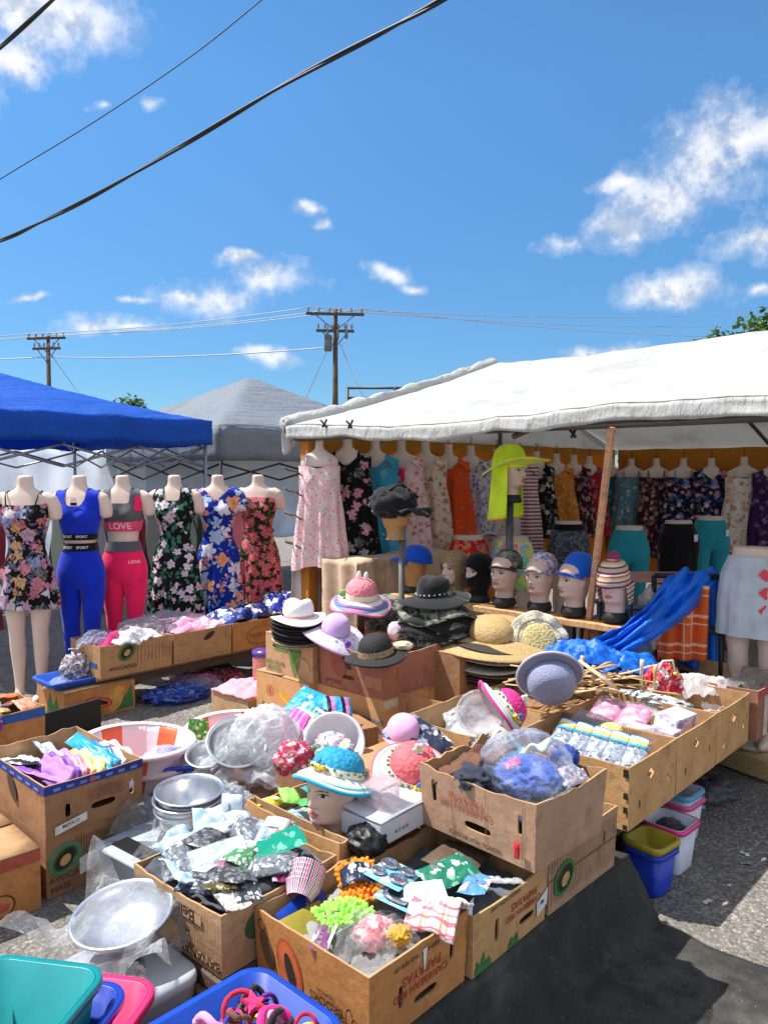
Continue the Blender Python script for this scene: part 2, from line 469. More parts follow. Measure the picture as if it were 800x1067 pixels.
clouds = [(605, 252, 40, 13), (648, 238, 48, 26), (690, 205, 60, 42), (735, 175, 62, 46), (775, 150, 50, 40), (800, 140, 40, 32),
          (640, 190, 26, 10), (775, 252, 42, 17), (700, 302, 52, 19), (782, 295, 16, 9), (625, 366, 62, 9), (220, 315, 66, 24), (180, 312, 30, 14), (278, 293, 50, 17),
          (245, 275, 34, 7), (405, 285, 34, 12), (432, 296, 24, 7), (310, 224, 20, 7), (326, 239, 12, 8), (110, 342, 46, 12), (140, 347, 20, 7), (288, 376, 42, 8),
          (35, 309, 24, 5), (85, 12, 62, 26), (20, 15, 60, 40), (25, 60, 34, 22), (103, 102, 9, 6), (148, 102, 14, 8), (137, 315, 14, 6), (-80, 40, 60, 50), (900, 200, 80, 60), (-160, 300, 90, 30), (960, 330, 90, 26)]
dmin = None
for (u, v, cw, chh) in clouds:
    a0, e0 = azel(u, v)
    s1 = nd(nt, 'ShaderNodeVectorMath', operation='SUBTRACT'); lk(nt, wv.outputs[0], s1.inputs[0]); s1.inputs[1].default_value = (a0, e0, 0)
    s2 = nd(nt, 'ShaderNodeVectorMath', operation='MULTIPLY'); lk(nt, s1.outputs[0], s2.inputs[0]); s2.inputs[1].default_value = (FOC / cw * .9, FOC / chh * .9, 0)
    s3 = nd(nt, 'ShaderNodeVectorMath', operation='LENGTH'); lk(nt, s2.outputs[0], s3.inputs[0])
    dmin = s3.outputs['Value'] if dmin is None else mth(nt, 'SMOOTH_MIN', dmin, s3.outputs['Value'], .25)
fb = noise_out(nt, dirv, 19, 8, .62); fb2 = noise_out(nt, dirv, 55, 5, .6)
dens = mth(nt, 'ADD', mth(nt, 'SUBTRACT', 1.0, dmin), mth(nt, 'ADD', mth(nt, 'MULTIPLY', mth(nt, 'SUBTRACT', fb, .5), 1.5), mth(nt, 'MULTIPLY', mth(nt, 'SUBTRACT', fb2, .5), .8)))
mask = ramp(nt, mth(nt, 'MULTIPLY', dens, .85), [(0.0, g(0)), (.3, g(.22)), (.62, g(.7)), (.95, g(1))])
upv = nd(nt, 'ShaderNodeVectorMath', operation='ADD'); lk(nt, dirv, upv.inputs[0]); upv.inputs[1].default_value = (-.006, 0, .022)
fbu = noise_out(nt, upv.outputs[0], 19, 5, .6); fbl = noise_out(nt, dirv, 19, 5, .6)
shade = ramp(nt, mth(nt, 'ADD', mth(nt, 'MULTIPLY', mth(nt, 'SUBTRACT', fbl, fbu), 3.2), .62), [(.3, (CLOUD * .62, CLOUD * .67, CLOUD * .76)), (.7, (CLOUD, CLOUD, CLOUD * 1.01))])
hs = nd(nt, 'ShaderNodeHueSaturation'); hs.inputs['Saturation'].default_value = SKY_SAT; lk(nt, sky.outputs[0], hs.inputs['Color'])
skyc = mixc(nt, 1.0, mixc(nt, 1.0, hs.outputs[0], SKY_TINT, 'MULTIPLY'), ramp(nt, el, [(0, (.62, .58, .66)), (.12, (.66, .66, .74)), (.45, g(1))]), 'MULTIPLY')
# unseen cloud added overhead and behind the camera to lift and neutralise shadows
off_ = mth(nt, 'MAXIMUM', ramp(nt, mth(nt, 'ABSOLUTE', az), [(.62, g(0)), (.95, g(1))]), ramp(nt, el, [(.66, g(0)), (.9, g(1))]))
fill_cloud = mth(nt, 'MULTIPLY', ramp(nt, noise_out(nt, dirv, 2.6, 7, .6), [(.40, g(0)), (.56, g(.95))]), off_)
lk(nt, mixc(nt, mth(nt, 'MAXIMUM', mask, fill_cloud), skyc, shade), bg.inputs[0]); bg.inputs[1].default_value = SKY_S

# ------------------------------------------------------------------ ground
m, nt, b = newmat('asphalt'); co = coords(nt)
v1 = nd(nt, 'ShaderNodeTexVoronoi'); v1.inputs['Scale'].default_value = 75; lk(nt, co, v1.inputs['Vector'])
sc_ = nd(nt, 'ShaderNodeSeparateColor'); lk(nt, v1.outputs['Color'], sc_.inputs[0])
st = ramp(nt, sc_.outputs[0], [(0, lin((112, 108, 102))), (.35, lin((136, 131, 124))), (.7, lin((156, 150, 142))), (.93, lin((186, 180, 172))), (1, lin((84, 80, 76)))])
st = mixc(nt, ramp(nt, v1.outputs['Distance'], [(.3, g(0)), (.75, g(.55))]), st, lin((84, 80, 76)))
big = noise_out(nt, co, 1.3, 6, .65)
st = mixc(nt, ramp(nt, big, [(.4, g(0)), (.66, g(.6))]), st, lin((108, 105, 100)))
crk = nd(nt, 'ShaderNodeTexVoronoi', feature='DISTANCE_TO_EDGE'); crk.inputs['Scale'].default_value = .45
wn = nd(nt, 'ShaderNodeVectorMath', operation='MULTIPLY_ADD'); lk(nt, noise_out(nt, co, 3, 5, .6, 'Color'), wn.inputs[0]); wn.inputs[1].default_value = (.5, .5, 0); lk(nt, co, wn.inputs[2]); lk(nt, wn.outputs[0], crk.inputs['Vector'])
st = mixc(nt, ramp(nt, crk.outputs['Distance'], [(.002, g(.35)), (.006, g(0))]), st, lin((62, 60, 58)))
lk(nt, st, b.inputs['Base Color']); b.inputs['Roughness'].default_value = .92; b.inputs['Specular IOR Level'].default_value = .2
bump(nt, b, mth(nt, 'SUBTRACT', noise_out(nt, co, 60, 4), mth(nt, 'MULTIPLY', v1.outputs['Distance'], .8)), .7, .012)
ASPH = m
mb = MB(); mb.grid(lambda u, v: V((lerp(-400, 400, u), lerp(-300, 900, v), 0)), 2, 2, 0, smooth=False)
tag(mb.build('ground', ASPH), kind='structure')
# loose grit and small litter lying on the ground
mb = MB(); rg = random.Random(3)
for i in range(1500):
    x = rg.uniform(-2.6, 2.8); y = rg.uniform(1.7, 6); s = rg.uniform(.0015, .005) * (1.8 if rg.random() < .05 else 1)
    pts = [V((x, y, 0)) + V((cos(t) * s * rg.uniform(.6, 1.3), sin(t) * s * rg.uniform(.6, 1.3), 0)) for t in (0, 1.4, 2.9, 4.4)]
    k = len(mb.v); h = V((x, y, s * rg.uniform(.5, 1.1)))
    mb.add(pts + [h], [(0, 1, 4), (1, 2, 4), (2, 3, 4), (3, 0, 4)], 0 if rg.random() < .75 else 1, False)
gv = mb.build('gravel', [plain((150, 144, 136), .95), plain((205, 200, 192), .9)]); tag(gv, 'loose grit scattered over the asphalt', kind='stuff')

# ------------------------------------------------------------------ utility poles, wires, cables
WOODP = plain((92, 76, 62), .9, .3, 3, .3, 40, name='weathered_wood'); GREYM = plain((120, 122, 124), .5, metal=.6, name='galvanised'); BLK = plain((22, 22, 24), .5, name='black_rubber')
INS = plain((150, 145, 140), .3, name='porcelain')
def utility_pole(loc, h, arms, label, extra=False, rz=0):
    t = thing('utility_pole', label, 'utility pole', loc, rz, 'wooden utility poles')
    MB().tube([(0, 0, -.2), (0, 0, h * .5), (0.02, 0, h)], [.15, .13, .095], 12).build('pole', WOODP, t)
    for (z, w_) in arms:
        a = MB().box((0, -.14, z), (w_, .1, .12)).build('crossarm', WOODP, t)
        n = 6
        for i in range(n):
            x = lerp(-w_ / 2 + .1, w_ / 2 - .1, i / (n - 1)); im = MB()
            im.lathe([(.02, 0), (.025, .06), (.06, .08), (.065, .13), (.04, .17), (.055, .19), (.03, .25), (0.001, .26)], 10, 0, TM((x, -.14, z + .06)))
            im.build('insulator', INS, a)
        for s in (-1, 1): MB().tube([(s * w_ * .33, -.12, z - .05), (0, -.13, z - .75)], .025, 6).build('brace', GREYM, t)
    if extra:
        for s in (-.35, .1, .5):
            mb = MB(); mb.tube([(s, -.24, h - 1.35), (s, -.24, h - .95)], .07, 10); mb.tube([(s, -.24, h - .95), (s + .05, -.2, h - .7)], .02, 6)
            mb.build('fuse_cutout', GREYM, t)
        MB().tube([(-.32, -.1, h - 1.9), (-.32, -.1, h - 1.2)], [.17, .17], 12).build('terminal_box', GREYM, t)
    return t
pc = aty(349, 322, 35); pl_ = aty(50, 349, 42)
utility_pole((pc.x, pc.y, 0), pc.z, [(pc.z - .25, 2.6), (pc.z - 1.0, 1.7)], 'wooden utility pole with two crossarms and hardware rising behind the white canopy', True, R(6))
utility_pole((pl_.x, pl_.y, 0), pl_.z, [(pl_.z - .2, 2.2), (pl_.z - .75, 1.6)], 'wooden utility pole with crossarms rising behind the blue canopy', False, R(-8))
def wire(pts, r, label, name='power_line', group='thin power lines between the poles', mat=None, seg=24):
    P = [V(p) for p in pts]; out = []
    for i in range(len(P) - 1):
        sag = (P[i + 1] - P[i]).length * .012
        for k in range(seg):
            t = k / seg; q = P[i].lerp(P[i + 1], t); q.z -= sag * 4 * t * (1 - t); out.append(q)
    out.append(P[-1])
    return tag(MB().tube(out, r, 5).build(name, mat or plain((160, 166, 174), .4, name='wire')), label, 'wire', group)
for k, (dx, dz, lab) in enumerate([(-1.2, .05, 'highest thin power line running from pole to pole and off to the right'), (-.2, -.05, 'middle thin power line running between the two poles'), (1.2, .0, 'lower thin power line sagging between the two poles')]):
    wire([pl_ + V((-40, 12, 1.0 + dz)), pl_ + V((dx * .8, -.1, dz)), pc + V((dx, -.1, dz)), aty(840, 322 + 14 * k, 60)], .02, lab)
wire([pl_ + V((-30, 0, -1.3)), pl_ + V((0, -.1, -1.2)), pc + V((0, -.1, -1.7))], .03, 'telephone cable low on the poles', 'telephone_cable', 'telephone cables')
wire([pc + V((0, 0, -1)), aty(318, 416, 36), V((aty(318, 416, 36).x - 2.4, 36, 0))], .022, 'guy wire slanting down left of the pole behind the white canopy', 'guy_wire', 'guy wires', seg=6)
wire([pc + V((0, 0, -1)), aty(372, 400, 34), V((aty(372, 400, 34).x + 2.6, 33, 0))], .022, 'guy wire slanting down right of the pole behind the white canopy', 'guy_wire', 'guy wires', seg=6)
wire([pl_ + V((0, 0, -.8)), aty(92, 422, 41), V((aty(92, 422, 41).x + 3, 41, 0))], .022, 'guy wire slanting down from the pole behind the blue canopy', 'guy_wire', 'guy wires', seg=6)
# cables overhead, near
def cable(pix, ys, r, label, strands=2):
    ys = [y * 1.9 for y in ys]; r *= 1.6
    P = [aty(u, v, y) for (u, v), y in zip(pix, ys)]; out = []
    n = len(P)
    for i in range(n - 1):
        p0, p1, p2, p3 = P[max(i - 1, 0)], P[i], P[i + 1], P[min(i + 2, n - 1)]
        for k in range(14):
            t = k / 14; out.append(.5 * ((2 * p1) + (p2 - p0) * t + (2 * p0 - 5 * p1 + 4 * p2 - p3) * t * t + (3 * p1 - p0 - 3 * p2 + p3) * t ** 3))
    out.append(P[-1])
    mb = MB()
    for s in range(strands):
        mb.tube([q + V((0, cos(i * .16 + s * pi) * r * .8, sin(i * .16 + s * pi) * r * .8)) if strands > 1 else q for i, q in enumerate(out)], r, 8)
    return tag(mb.build('overhead_cable', BLK), label, 'cable')
cable([(-160, 292), (-60, 268), (0, 251), (40, 233), (100, 203), (200, 146), (300, 86), (400, 33), (460, 0), (560, -60), (700, -150)], [9, 8.2, 7.7, 7.4, 7, 6.4, 5.9, 5.4, 5.1, 4.7, 4.3], .0135, 'thick black twisted cable crossing the whole upper left sky')
cable([(-120, 262), (0, 187), (100, 126), (200, 58), (270, 2), (380, -90)], [9, 8.4, 7.9, 7.4, 7, 6.5], .0065, 'thin black wire running above the thick cable', 1)
cable([(-120, 150), (-40, 84), (0, 50), (55, 0), (140, -80)], [8, 7.4, 7, 6.6, 6], .014, 'short length of black cable crossing the top left corner', 2)

# ------------------------------------------------------------------ trees
def leafmat(col):
    key = ('lf', col)
    if key in _mc: return _mc[key]
    m, nt, b = newmat('leaves'); co = coords(nt); c = lin(col)[:3]
    cs = ramp(nt, noise_out(nt, co, 2.2, 4), [(.3, tuple(x * .55 for x in c)), (.5, c), (.72, (c[0] * 1.7, c[1] * 1.5, c[2] * 1.1))])
    lk(nt, cs, b.inputs['Base Color']); b.inputs['Roughness'].default_value = .6; translucent(nt, b, cs, .3)
    _mc[key] = m; return m
def tree(loc, h, r, label, col, seed, n=2600, leaf=.22, conic=False):
    rg = random.Random(seed); t = thing('tree', label, 'tree', loc)
    mb = MB(); mb.tube([(0, 0, -.1), (.05, 0, h * .3), (0, .06, h * .62), (.02, .02, h * .9)], [h * .035, h * .026, h * .016, h * .004], 10)
    cl = []
    for i in range(34):
        z = h * rg.uniform(.32, .97); k = (z / h - .3) / .7
        rad = r * (1 - k * .85 if conic else math.sqrt(max(.05, 1 - (2 * k - .85) ** 2)))
        a = rg.uniform(0, 2 * pi); q = V((cos(a), sin(a), 0)) * rad * rg.uniform(.45, 1.0); q.z = z
        mb.tube([(0, 0, max(h * .22, z - h * .16)), q * .5 + V((0, 0, (z - h * .1) * .5)), q], [h * .01, h * .006, h * .002], 5)
        cl.append((q, r * rg.uniform(.2, .36)))
    mb.build('trunk', plain((88, 72, 58), .9, .3, 4, name='bark'), t)
    lb = MB()
    for i in range(n):
        c, s = rg.choice(cl); d = V((rg.gauss(0, 1), rg.gauss(0, 1), rg.gauss(0, .8))); d = d.normalized() * s * rg.uniform(.3, 1.15)
        p = c + d; u = V((rg.uniform(-1, 1), rg.uniform(-1, 1), rg.uniform(-.6, .6))).normalized(); w_ = u.cross(V((rg.uniform(-1, 1), rg.uniform(-1, 1), 1))).normalized()
        L = leaf * rg.uniform(.6, 1.3)
        lb.add([p, p + u * L * .5 + w_ * L * .3, p + u * L, p + u * L * .5 - w_ * L * .3], [(0, 1, 2, 3)], 0, False)
    lb.build('crown', leafmat(col), t)
q = aty(782, 338, 30); tree((q.x, q.y, 0), q.z + .15, 2.6, 'leafy green tree rising behind the right end of the white canopy', (74, 104, 40), 1, 5200, .3)
q = aty(137, 424, 34); tree((q.x, q.y, 0), q.z + .4, 1.5, 'small leafy tree showing between the blue and grey canopies', (66, 100, 40), 2, 1500, .24)
q = aty(495, 388, 26); tree((q.x, q.y, 0), q.z - .1, .9, 'treetop just showing over the white canopy ridge', (96, 104, 70), 4, 700, .16)

# pipe rack behind the canopy
t = thing('pipe_rack', 'dark metal pipe rack standing behind the left slope of the white canopy', 'rack', (aty(362, 402, 13).x, 13, 0))
p0 = aty(362, 403, 13); p1 = aty(452, 403, 13); L = p1.x - p0.x
for x in (0, L * .55, L): MB().tube([(x, 0, 0), (x, 0, p0.z)], .025, 8).build('post', plain((58, 60, 64), .5, name='dark_steel'), t)
for z in (p0.z - .02, p0.z - .19): MB().tube([(-.02, 0, z), (L + .3, 0, z)], .022, 8).build('rail', plain((58, 60, 64), .5, name='dark_steel'), t)

# ------------------------------------------------------------------ white market canopy over the stall
def canvas(col, tl, name, wr=.3, rough=.6):
    m, nt, b = newmat(name); co = coords(nt); c = lin(col)[:3]
    cs = ramp(nt, noise_out(nt, co, 1.6, 6, .65), [(.28, tuple(x * .8 for x in c)), (.5, c), (.75, tuple(min(1, x * 1.06) for x in c))])
    lk(nt, cs, b.inputs['Base Color']); b.inputs['Roughness'].default_value = rough; b.inputs['Specular IOR Level'].default_value = .3
    mp = nd(nt, 'ShaderNodeMapping'); mp.inputs['Rotation'].default_value = (0, 0, ROT); mp.inputs['Scale'].default_value = (1, 3, 1); lk(nt, co, mp.inputs[0])
    bump(nt, b, mth(nt, 'ADD', noise_out(nt, mp.outputs[0], 2.2, 6, .6), mth(nt, 'MULTIPLY', noise_out(nt, co, 9, 5), .18)), wr, .12)
    translucent(nt, b, cs, tl); return m
WCAN = canvas((213, 213, 210), .36, 'white_tarpaulin', .5)
KHAKI = canvas((168, 156, 136), .25, 'khaki_tarpaulin', .4)
roof_t = thing('market_canopy', 'long white tarpaulin canopy with a low ridge roofing the clothes stall', 'canopy', ab(3.62, 4.33, 0), ROT)
A0, A1, A2 = 0, 2.6, 5.2; BE = -5.6            # local x = along a, local y = along b
def zroof(x, y):
    e0 = 1.915 + .03 * sin(y * 2.1 + 1) ; rz_ = 2.64 + .015 * sin(y * 1.7)
    if x < A1: z = lerp(e0, rz_, x / A1); s = x / A1
    else: z = lerp(rz_, 1.83, (x - A1) / (A2 - A1)); s = 1 - (x - A1) / (A2 - A1)
    z -= .05 * sin(pi * s) * (.6 + .4 * sin(y * 2.0)) ; z += .016 * fbm((x * 1.4, y * 3.2, 0), 3)
    return z
mb = MB(); mb.slab(lambda u, v: V((lerp(A0, A2, u), lerp(0.0, BE, v), zroof(lerp(A0, A2, u), lerp(0, BE, v)))), 60, 80, .004)
mb.build('roof_sheet', WCAN, roof_t)
mb = MB()
mb.slab(lambda u, v: V((-.012 - .01 * v + .009 * fbm((u * 24, v * 2, 1), 2), lerp(.0, BE, u), zroof(0, lerp(0, BE, u)) - .006 - (.085 + .03 * nz((u * 14, 0, 0))) * v)), 160, 4, .004)
mb.build('valance', WCAN, roof_t)
mb = MB()       # bunched roll of tarpaulin along the open left end
pts = []; rr = []
for i in range(60):
    s = i / 59; x = s * A1; pts.append(V((x, .02 + .03 * nz((s * 9, 0, 0)), zroof(x, 0) + .005 + .02 * nz((s * 12, 3, 0))))); rr.append(.045 + .022 * nz((s * 16, 8, 0)) + .02 * (1 - s))
mb.tube(pts, rr, 12, 0)
for i in range(5):
    mb.tube([pts[k] + V((.02 * cos(i * 1.3 + k), .03 * sin(i * 1.3 + k * .3), .02 + .018 * sin(i + k * .2))) for k in range(60)], .018, 6)
mb.build('rolled_edge', WCAN, roof_t)
mb = MB()       # gathered flap hanging at the left corner
mb.slab(lambda u, v: V((-.02 + u * .5, .03 + .02 * sin(u * 22 + v * 3), zroof(u * .5, 0) - .01 - v * (.2 - .14 * u) - .01 * sin(u * 30))), 30, 8, .004)
mb.build('corner_flap', WCAN, roof_t)
mb = MB(); mb.slab(lambda u, v: V((lerp(.3, 2.3, u) + v * .35, lerp(-2.35, -2.1, v) - u * .9, zroof(lerp(.3, 2.3, u) + v * .35, -2.3 - u * .9) - .03 - .05 * sin(pi * v))), 20, 6, .003)
mb.build('patch', KHAKI, roof_t)
PIPE = plain((92, 84, 76), .6, metal=.3, name='steel_pipe')
mb = MB(); mb.slab(lambda u, v: V((lerp(.15, A2 - .1, u), -.05 + .015 * fbm((u * 12, v * 4, 0), 5), lerp(1.8, max(1.82, zroof(lerp(.15, A2 - .1, u), -.05) - .02), v))), 50, 6, .004)
mb.build('gable_panel', WCAN, roof_t)
for x, z in ((.05, 1.84), (A1, 2.54), (A2 - .05, 1.73)): MB().tube([(x, -.03, z), (x, BE + .05, z)], .02, 8).build('rail', PIPE, roof_t)
for y in (-1.9, -3.6, -5.5): MB().tube([(.06, y, 1.80), (A1 * .5, y, 2.14), (A1, y, 2.53), (A2 * .76, y, 2.08), (A2 - .06, y, 1.7)], .018, 8).build('rafter', PIPE, roof_t)
for x, y, z in ((A2 - .1, -.1, 1.77), (A2 - .1, -3.4, 1.77), (A1, -.06, 2.58), (.05, -5.4, 1.86)): MB().tube([(x, y, 0), (x, y, z)], .022, 8).build('post', PIPE, roof_t)
# leaning timber post under the eave, yellow post at the left corner
pt = aty(637, 446, 3.9); pb = aty(620, 590, 4.2); d = (pb - pt); p3 = pt + d * (pt.z / (pt.z - pb.z))
t = tag(MB().tube([p3, pt], .021, 4, smooth=False).build('timber_post', wood((206, 154, 116), 3)), 'slanting raw timber post holding up the front eave of the white canopy', 'post')
t = thing('corner_post', 'mustard wrapped post with wire hooks at the left end of the dress wall', 'post', ab(3.72, 4.22, 0), ROT)
MB().box((0, 0, .93), (.09, .09, 1.86), bev=.01).build('pole', plain((190, 122, 40), .8, .3, 5, name='mustard_cloth'), t)
for z in (1.45, 1.28, 1.07, 1.6):
    hb = MB(); hb.tube([(-.05, 0, z), (-.14, .05, z + .01), (-.2, .03, z + .03)], .006, 5); hb.tube([(-.05, .01, z - .02), (-.12, -.05, z - .02), (-.18, -.06, z + .01)], .006, 5); hb.tube([(-.05, .05, z), (-.05, .17, z + .01), (-.06, .2, z + .03)], .006, 5)
    hb.build('hook', plain((110, 92, 70), .5, metal=.5, name='wire'), t)
for k, (u, v) in enumerate(((338, 442), (365, 443), (597, 452))):
    q = aty(u, v, 5.3 - k * .25 if k < 2 else 4.1); mb = MB()
    mb.tube([q + V((-.028, 0, .03)), q, q + V((.01, -.01, -.02))], .008, 6); mb.tube([q + V((.016, 0, .035)), q, q + V((-.012, -.01, -.02))], .008, 6)
    tag(mb.build('spring_clamp', BLK), ['black spring clamp gripping the eave at its left corner', 'black spring clamp on the eave just right of the corner clamp', 'black spring clamp on the eave beside the timber post'][k], 'clamp', 'clamps on the eave')

# cloth walls inside
MUST = canvas((206, 142, 52), .3, 'mustard_cloth', .5, .85)
def clothwall(pa, pb, z0, z1, mat, label, name='cloth_wall', amp=.02, nu=60, seed=0):
    pa, pb = V((*pa, 0)), V((*pb, 0)); L = (pb - pa).length; nrm = (pb - pa).cross(V((0, 0, 1))).normalized()
    def f(u, v):
        p = pa.lerp(pb, u) + nrm * (amp * sin(u * L * 14 + seed) * .5 + amp * fbm((u * L * 3, v * 2, seed), seed)); p.z = lerp(z0, z1, v) + .012 * nz((u * L * 3, 0, seed)); return p
    return tag(MB().slab(f, nu, 14, .004).build(name, mat), label, 'cloth wall')
p = lambda a, b: tuple(ab(a, b)[:2])
clothwall(p(3.78, 4.26), p(8.62, 4.26), .35, 1.86, MUST, 'mustard cloth wall hung behind the row of dresses on the left')
clothwall(p(8.62, 4.24), p(8.62, -1.2), .3, 1.86, MUST, 'mustard cloth wall across the back of the stall', seed=4)

# ------------------------------------------------------------------ blue and grey pop-up canopies, tarp wall behind
def popup(name, label, a0, a1, b0, b1, ze, zv, zp, mat, legm, seed, flat=.0):
    t = thing(name, label, 'canopy', ab((a0 + a1) / 2, (b0 + b1) / 2, 0), ROT)
    hx, hy = (a1 - a0) / 2, (b1 - b0) / 2
    def f(u, v):
        x, y = u * 2 - 1, v * 2 - 1; r = max(abs(x), abs(y)); k = 1 - r
        z = ze + (zp - ze) * (k ** 1.0) * (1 - flat * (k - .5)); 
        e = 1 - abs(abs(x) - abs(y)); z -= .06 * sin(pi * min(1, r)) * (1 - abs(abs(x) - abs(y)) * 0) * e * .5
        z += .022 * fbm((x * 5, y * 5, seed), seed) * r
        return V((x * hx, y * hy, z))
    MB().slab(f, 40, 40, .004).build('roof_sheet', mat, t)
    mb = MB()
    per = [(-1, -1), (1, -1), (1, 1), (-1, 1), (-1, -1)]
    def val(u, v):
        s = u * 4; i = min(3, int(s)); q = s - i; x = lerp(per[i][0], per[i + 1][0], q) * hx; y = lerp(per[i][1], per[i + 1][1], q) * hy
        z = f((x / hx + 1) / 2, (y / hy + 1) / 2).z
        k = 1 + .004 + .008 * nz((u * 40, v * 2, seed)); return V((x * k, y * k, z - v * (ze - zv) * (1 + .06 * nz((u * 25, 0, seed)))))
    mb.slab(val, 120, 4, .003); mb.build('valance', mat, t)
    for sx in (-1, 1):
        for sy in (-1, 1): MB().tube([(sx * hx * .97, sy * hy * .97, 0), (sx * hx * .97, sy * hy * .97, ze - .03)], .022, 4).build('leg', legm, t)
    tr = MB(); zt, zb = zv - .02, zv - .22
    for sx in (-1, 1):
        for k in range(4):
            y0, y1 = lerp(-hy, hy, k / 4) * .97, lerp(-hy, hy, (k + 1) / 4) * .97
            tr.tube([(sx * hx * .96, y0, zt), (sx * hx * .96, y1, zb)], .012, 4); tr.tube([(sx * hx * .96, y0, zb), (sx * hx * .96, y1, zt)], .012, 4)
            x0, x1 = lerp(-hx, hx, k / 4) * .97, lerp(-hx, hx, (k + 1) / 4) * .97
            tr.tube([(x0, sx * hy * .96, zt), (x1, sx * hy * .96, zb)], .012, 4); tr.tube([(x0, sx * hy * .96, zb), (x1, sx * hy * .96, zt)], .012, 4)
    for sx in (-1, 1):
        for sy in (-1, 1): tr.tube([(sx * hx * .96, sy * hy * .96, zt), (0, 0, zp - .05)], .014, 4)
    tr.build('scissor_truss', legm, t)
    return t
FRAME = plain((150, 155, 162), .4, metal=.5, name='frame_steel'); DFRAME = plain((46, 50, 58), .5, metal=.3, name='dark_frame')
popup('popup_canopy', 'bright blue pop-up canopy with grey folding frame behind the mannequins', 1.55, 4.62, 6.75, 9.8, 2.12, 1.87, 2.62, canvas((24, 96, 204), .34, 'blue_canopy_cloth', .55), FRAME, 1)
popup('popup_canopy', 'large grey pop-up canopy behind the blue one', 5.1, 8.7, 7.3, 10.9, 2.12, 1.72, 2.98, canvas((140, 148, 158), .3, 'grey_canopy_cloth', .55), DFRAME, 2)
clothwall(p(-.6, 9.9), p(6.1, 9.9), .0, 1.95, canvas((240, 244, 250), .72, 'pale_tarp', .6, .35), 'pale grey-blue plastic sheet wall behind the blue canopy', 'tarp_wall', .06, 80, 2)
clothwall(p(5.5, 9.6), p(10.4, 9.6), .55, 1.9, canvas((236, 242, 250), .72, 'pale_tarp', .6, .35), 'pale grey-blue plastic sheet wall under the grey canopy', 'tarp_wall', .06, 70, 6)
# ------------------------------------------------------------------ mannequins
def catmull(tab, z):
    k = len(tab)
    for i in range(k - 1):
        z0, z1 = tab[i][0], tab[i + 1][0]
        if (z0 - z) * (z1 - z) <= 0:
            t = (z - z0) / (z1 - z0) if z1 != z0 else 0
            a, b_, c, d = tab[max(i - 1, 0)], tab[i], tab[i + 1], tab[min(i + 2, k - 1)]
            return [.5 * (2 * b_[j] + (c[j] - a[j]) * t + (2 * a[j] - 5 * b_[j] + 4 * c[j] - d[j]) * t * t + (3 * b_[j] - a[j] - 3 * c[j] + d[j]) * t ** 3) for j in range(1, len(b_))]
    return list((tab[0] if abs(z - tab[0][0]) < abs(z - tab[-1][0]) else tab[-1])[1:])
BODY = [(1.575, .050, .048, .053), (1.50, .053, .05, .056), (1.475, .075, .056, .062), (1.455, .125, .064, .072), (1.43, .165, .074, .08), (1.38, .168, .09, .088), (1.32, .158, .104, .09),
        (1.27, .148, .114, .085), (1.22, .137, .106, .08), (1.15, .118, .09, .075), (1.08, .112, .086, .075), (1.02, .125, .09, .085), (.95, .15, .097, .102), (.88, .168, .1, .116), (.82, .17, .094, .112), (.77, .15, .078, .09)]
def bodyring(z, off=0, n=40, yc=0):
    w_, f, bk = catmull(BODY, z); ring = []
    for j in range(n):
        t = 2 * pi * j / n; c, s = cos(t), sin(t); e = 2 / 2.25
        x = math.copysign(abs(c) ** e, c) * (w_ + off); y = math.copysign(abs(s) ** e, s) * ((bk if s > 0 else f) + off)
        if s < 0: y -= .036 * math.exp(-((abs(x) - .075) / .045) ** 2 - ((z - 1.285) / .055) ** 2)
        ring.append(V((x, y + yc, z)))
    return ring
def remesh(mb, vox, smooth=6):
    o = mb.build('figure', plain((228, 205, 190), .45)); me = o.data
    md = o.modifiers.new('r', 'REMESH'); md.mode = 'VOXEL'; md.voxel_size = vox; md.use_smooth_shade = True
    sm = o.modifiers.new('s', 'SMOOTH'); sm.factor = .5; sm.iterations = smooth
    bpy.context.view_layer.update()
    ev = o.evaluated_get(bpy.context.evaluated_depsgraph_get()); new = bpy.data.meshes.new_from_object(ev)
    bpy.data.objects.remove(o); bpy.data.meshes.remove(me); new.materials.clear(); return new
mb = MB(); zs = [1.575 - i * (1.575 - .77) / 60 for i in range(61)]
mb.loft([bodyring(z) for z in zs])
for s in (-1, 1):
    mb.tube([(s * .12, .0, 1.425), (s * .165, .0, 1.40), (s * .19, .0, 1.35), (s * .2, .0, 1.29), (s * .203, 0, 1.265)], [.05, .053, .05, .044, .03], 16)
    mb.tube([(s * .082, 0, .88), (s * .086, 0, .78), (s * .085, .0, .66), (s * .078, -.005, .5), (s * .078, .012, .36), (s * .075, .012, .22), (s * .072, .008, .1), (s * .072, 0, .03)], [.088, .086, .074, .054, .053, .04, .031, .034], 18)
    mb.blob((s * .075, -.06, .035), (.036, .1, .034), 0, 1, 0, 3)
FIG = remesh(mb, .0115)
SKIN = plain((226, 202, 186), .38, .05, 4, name='mannequin_skin', sss=.06)
FIG.materials.append(SKIN)
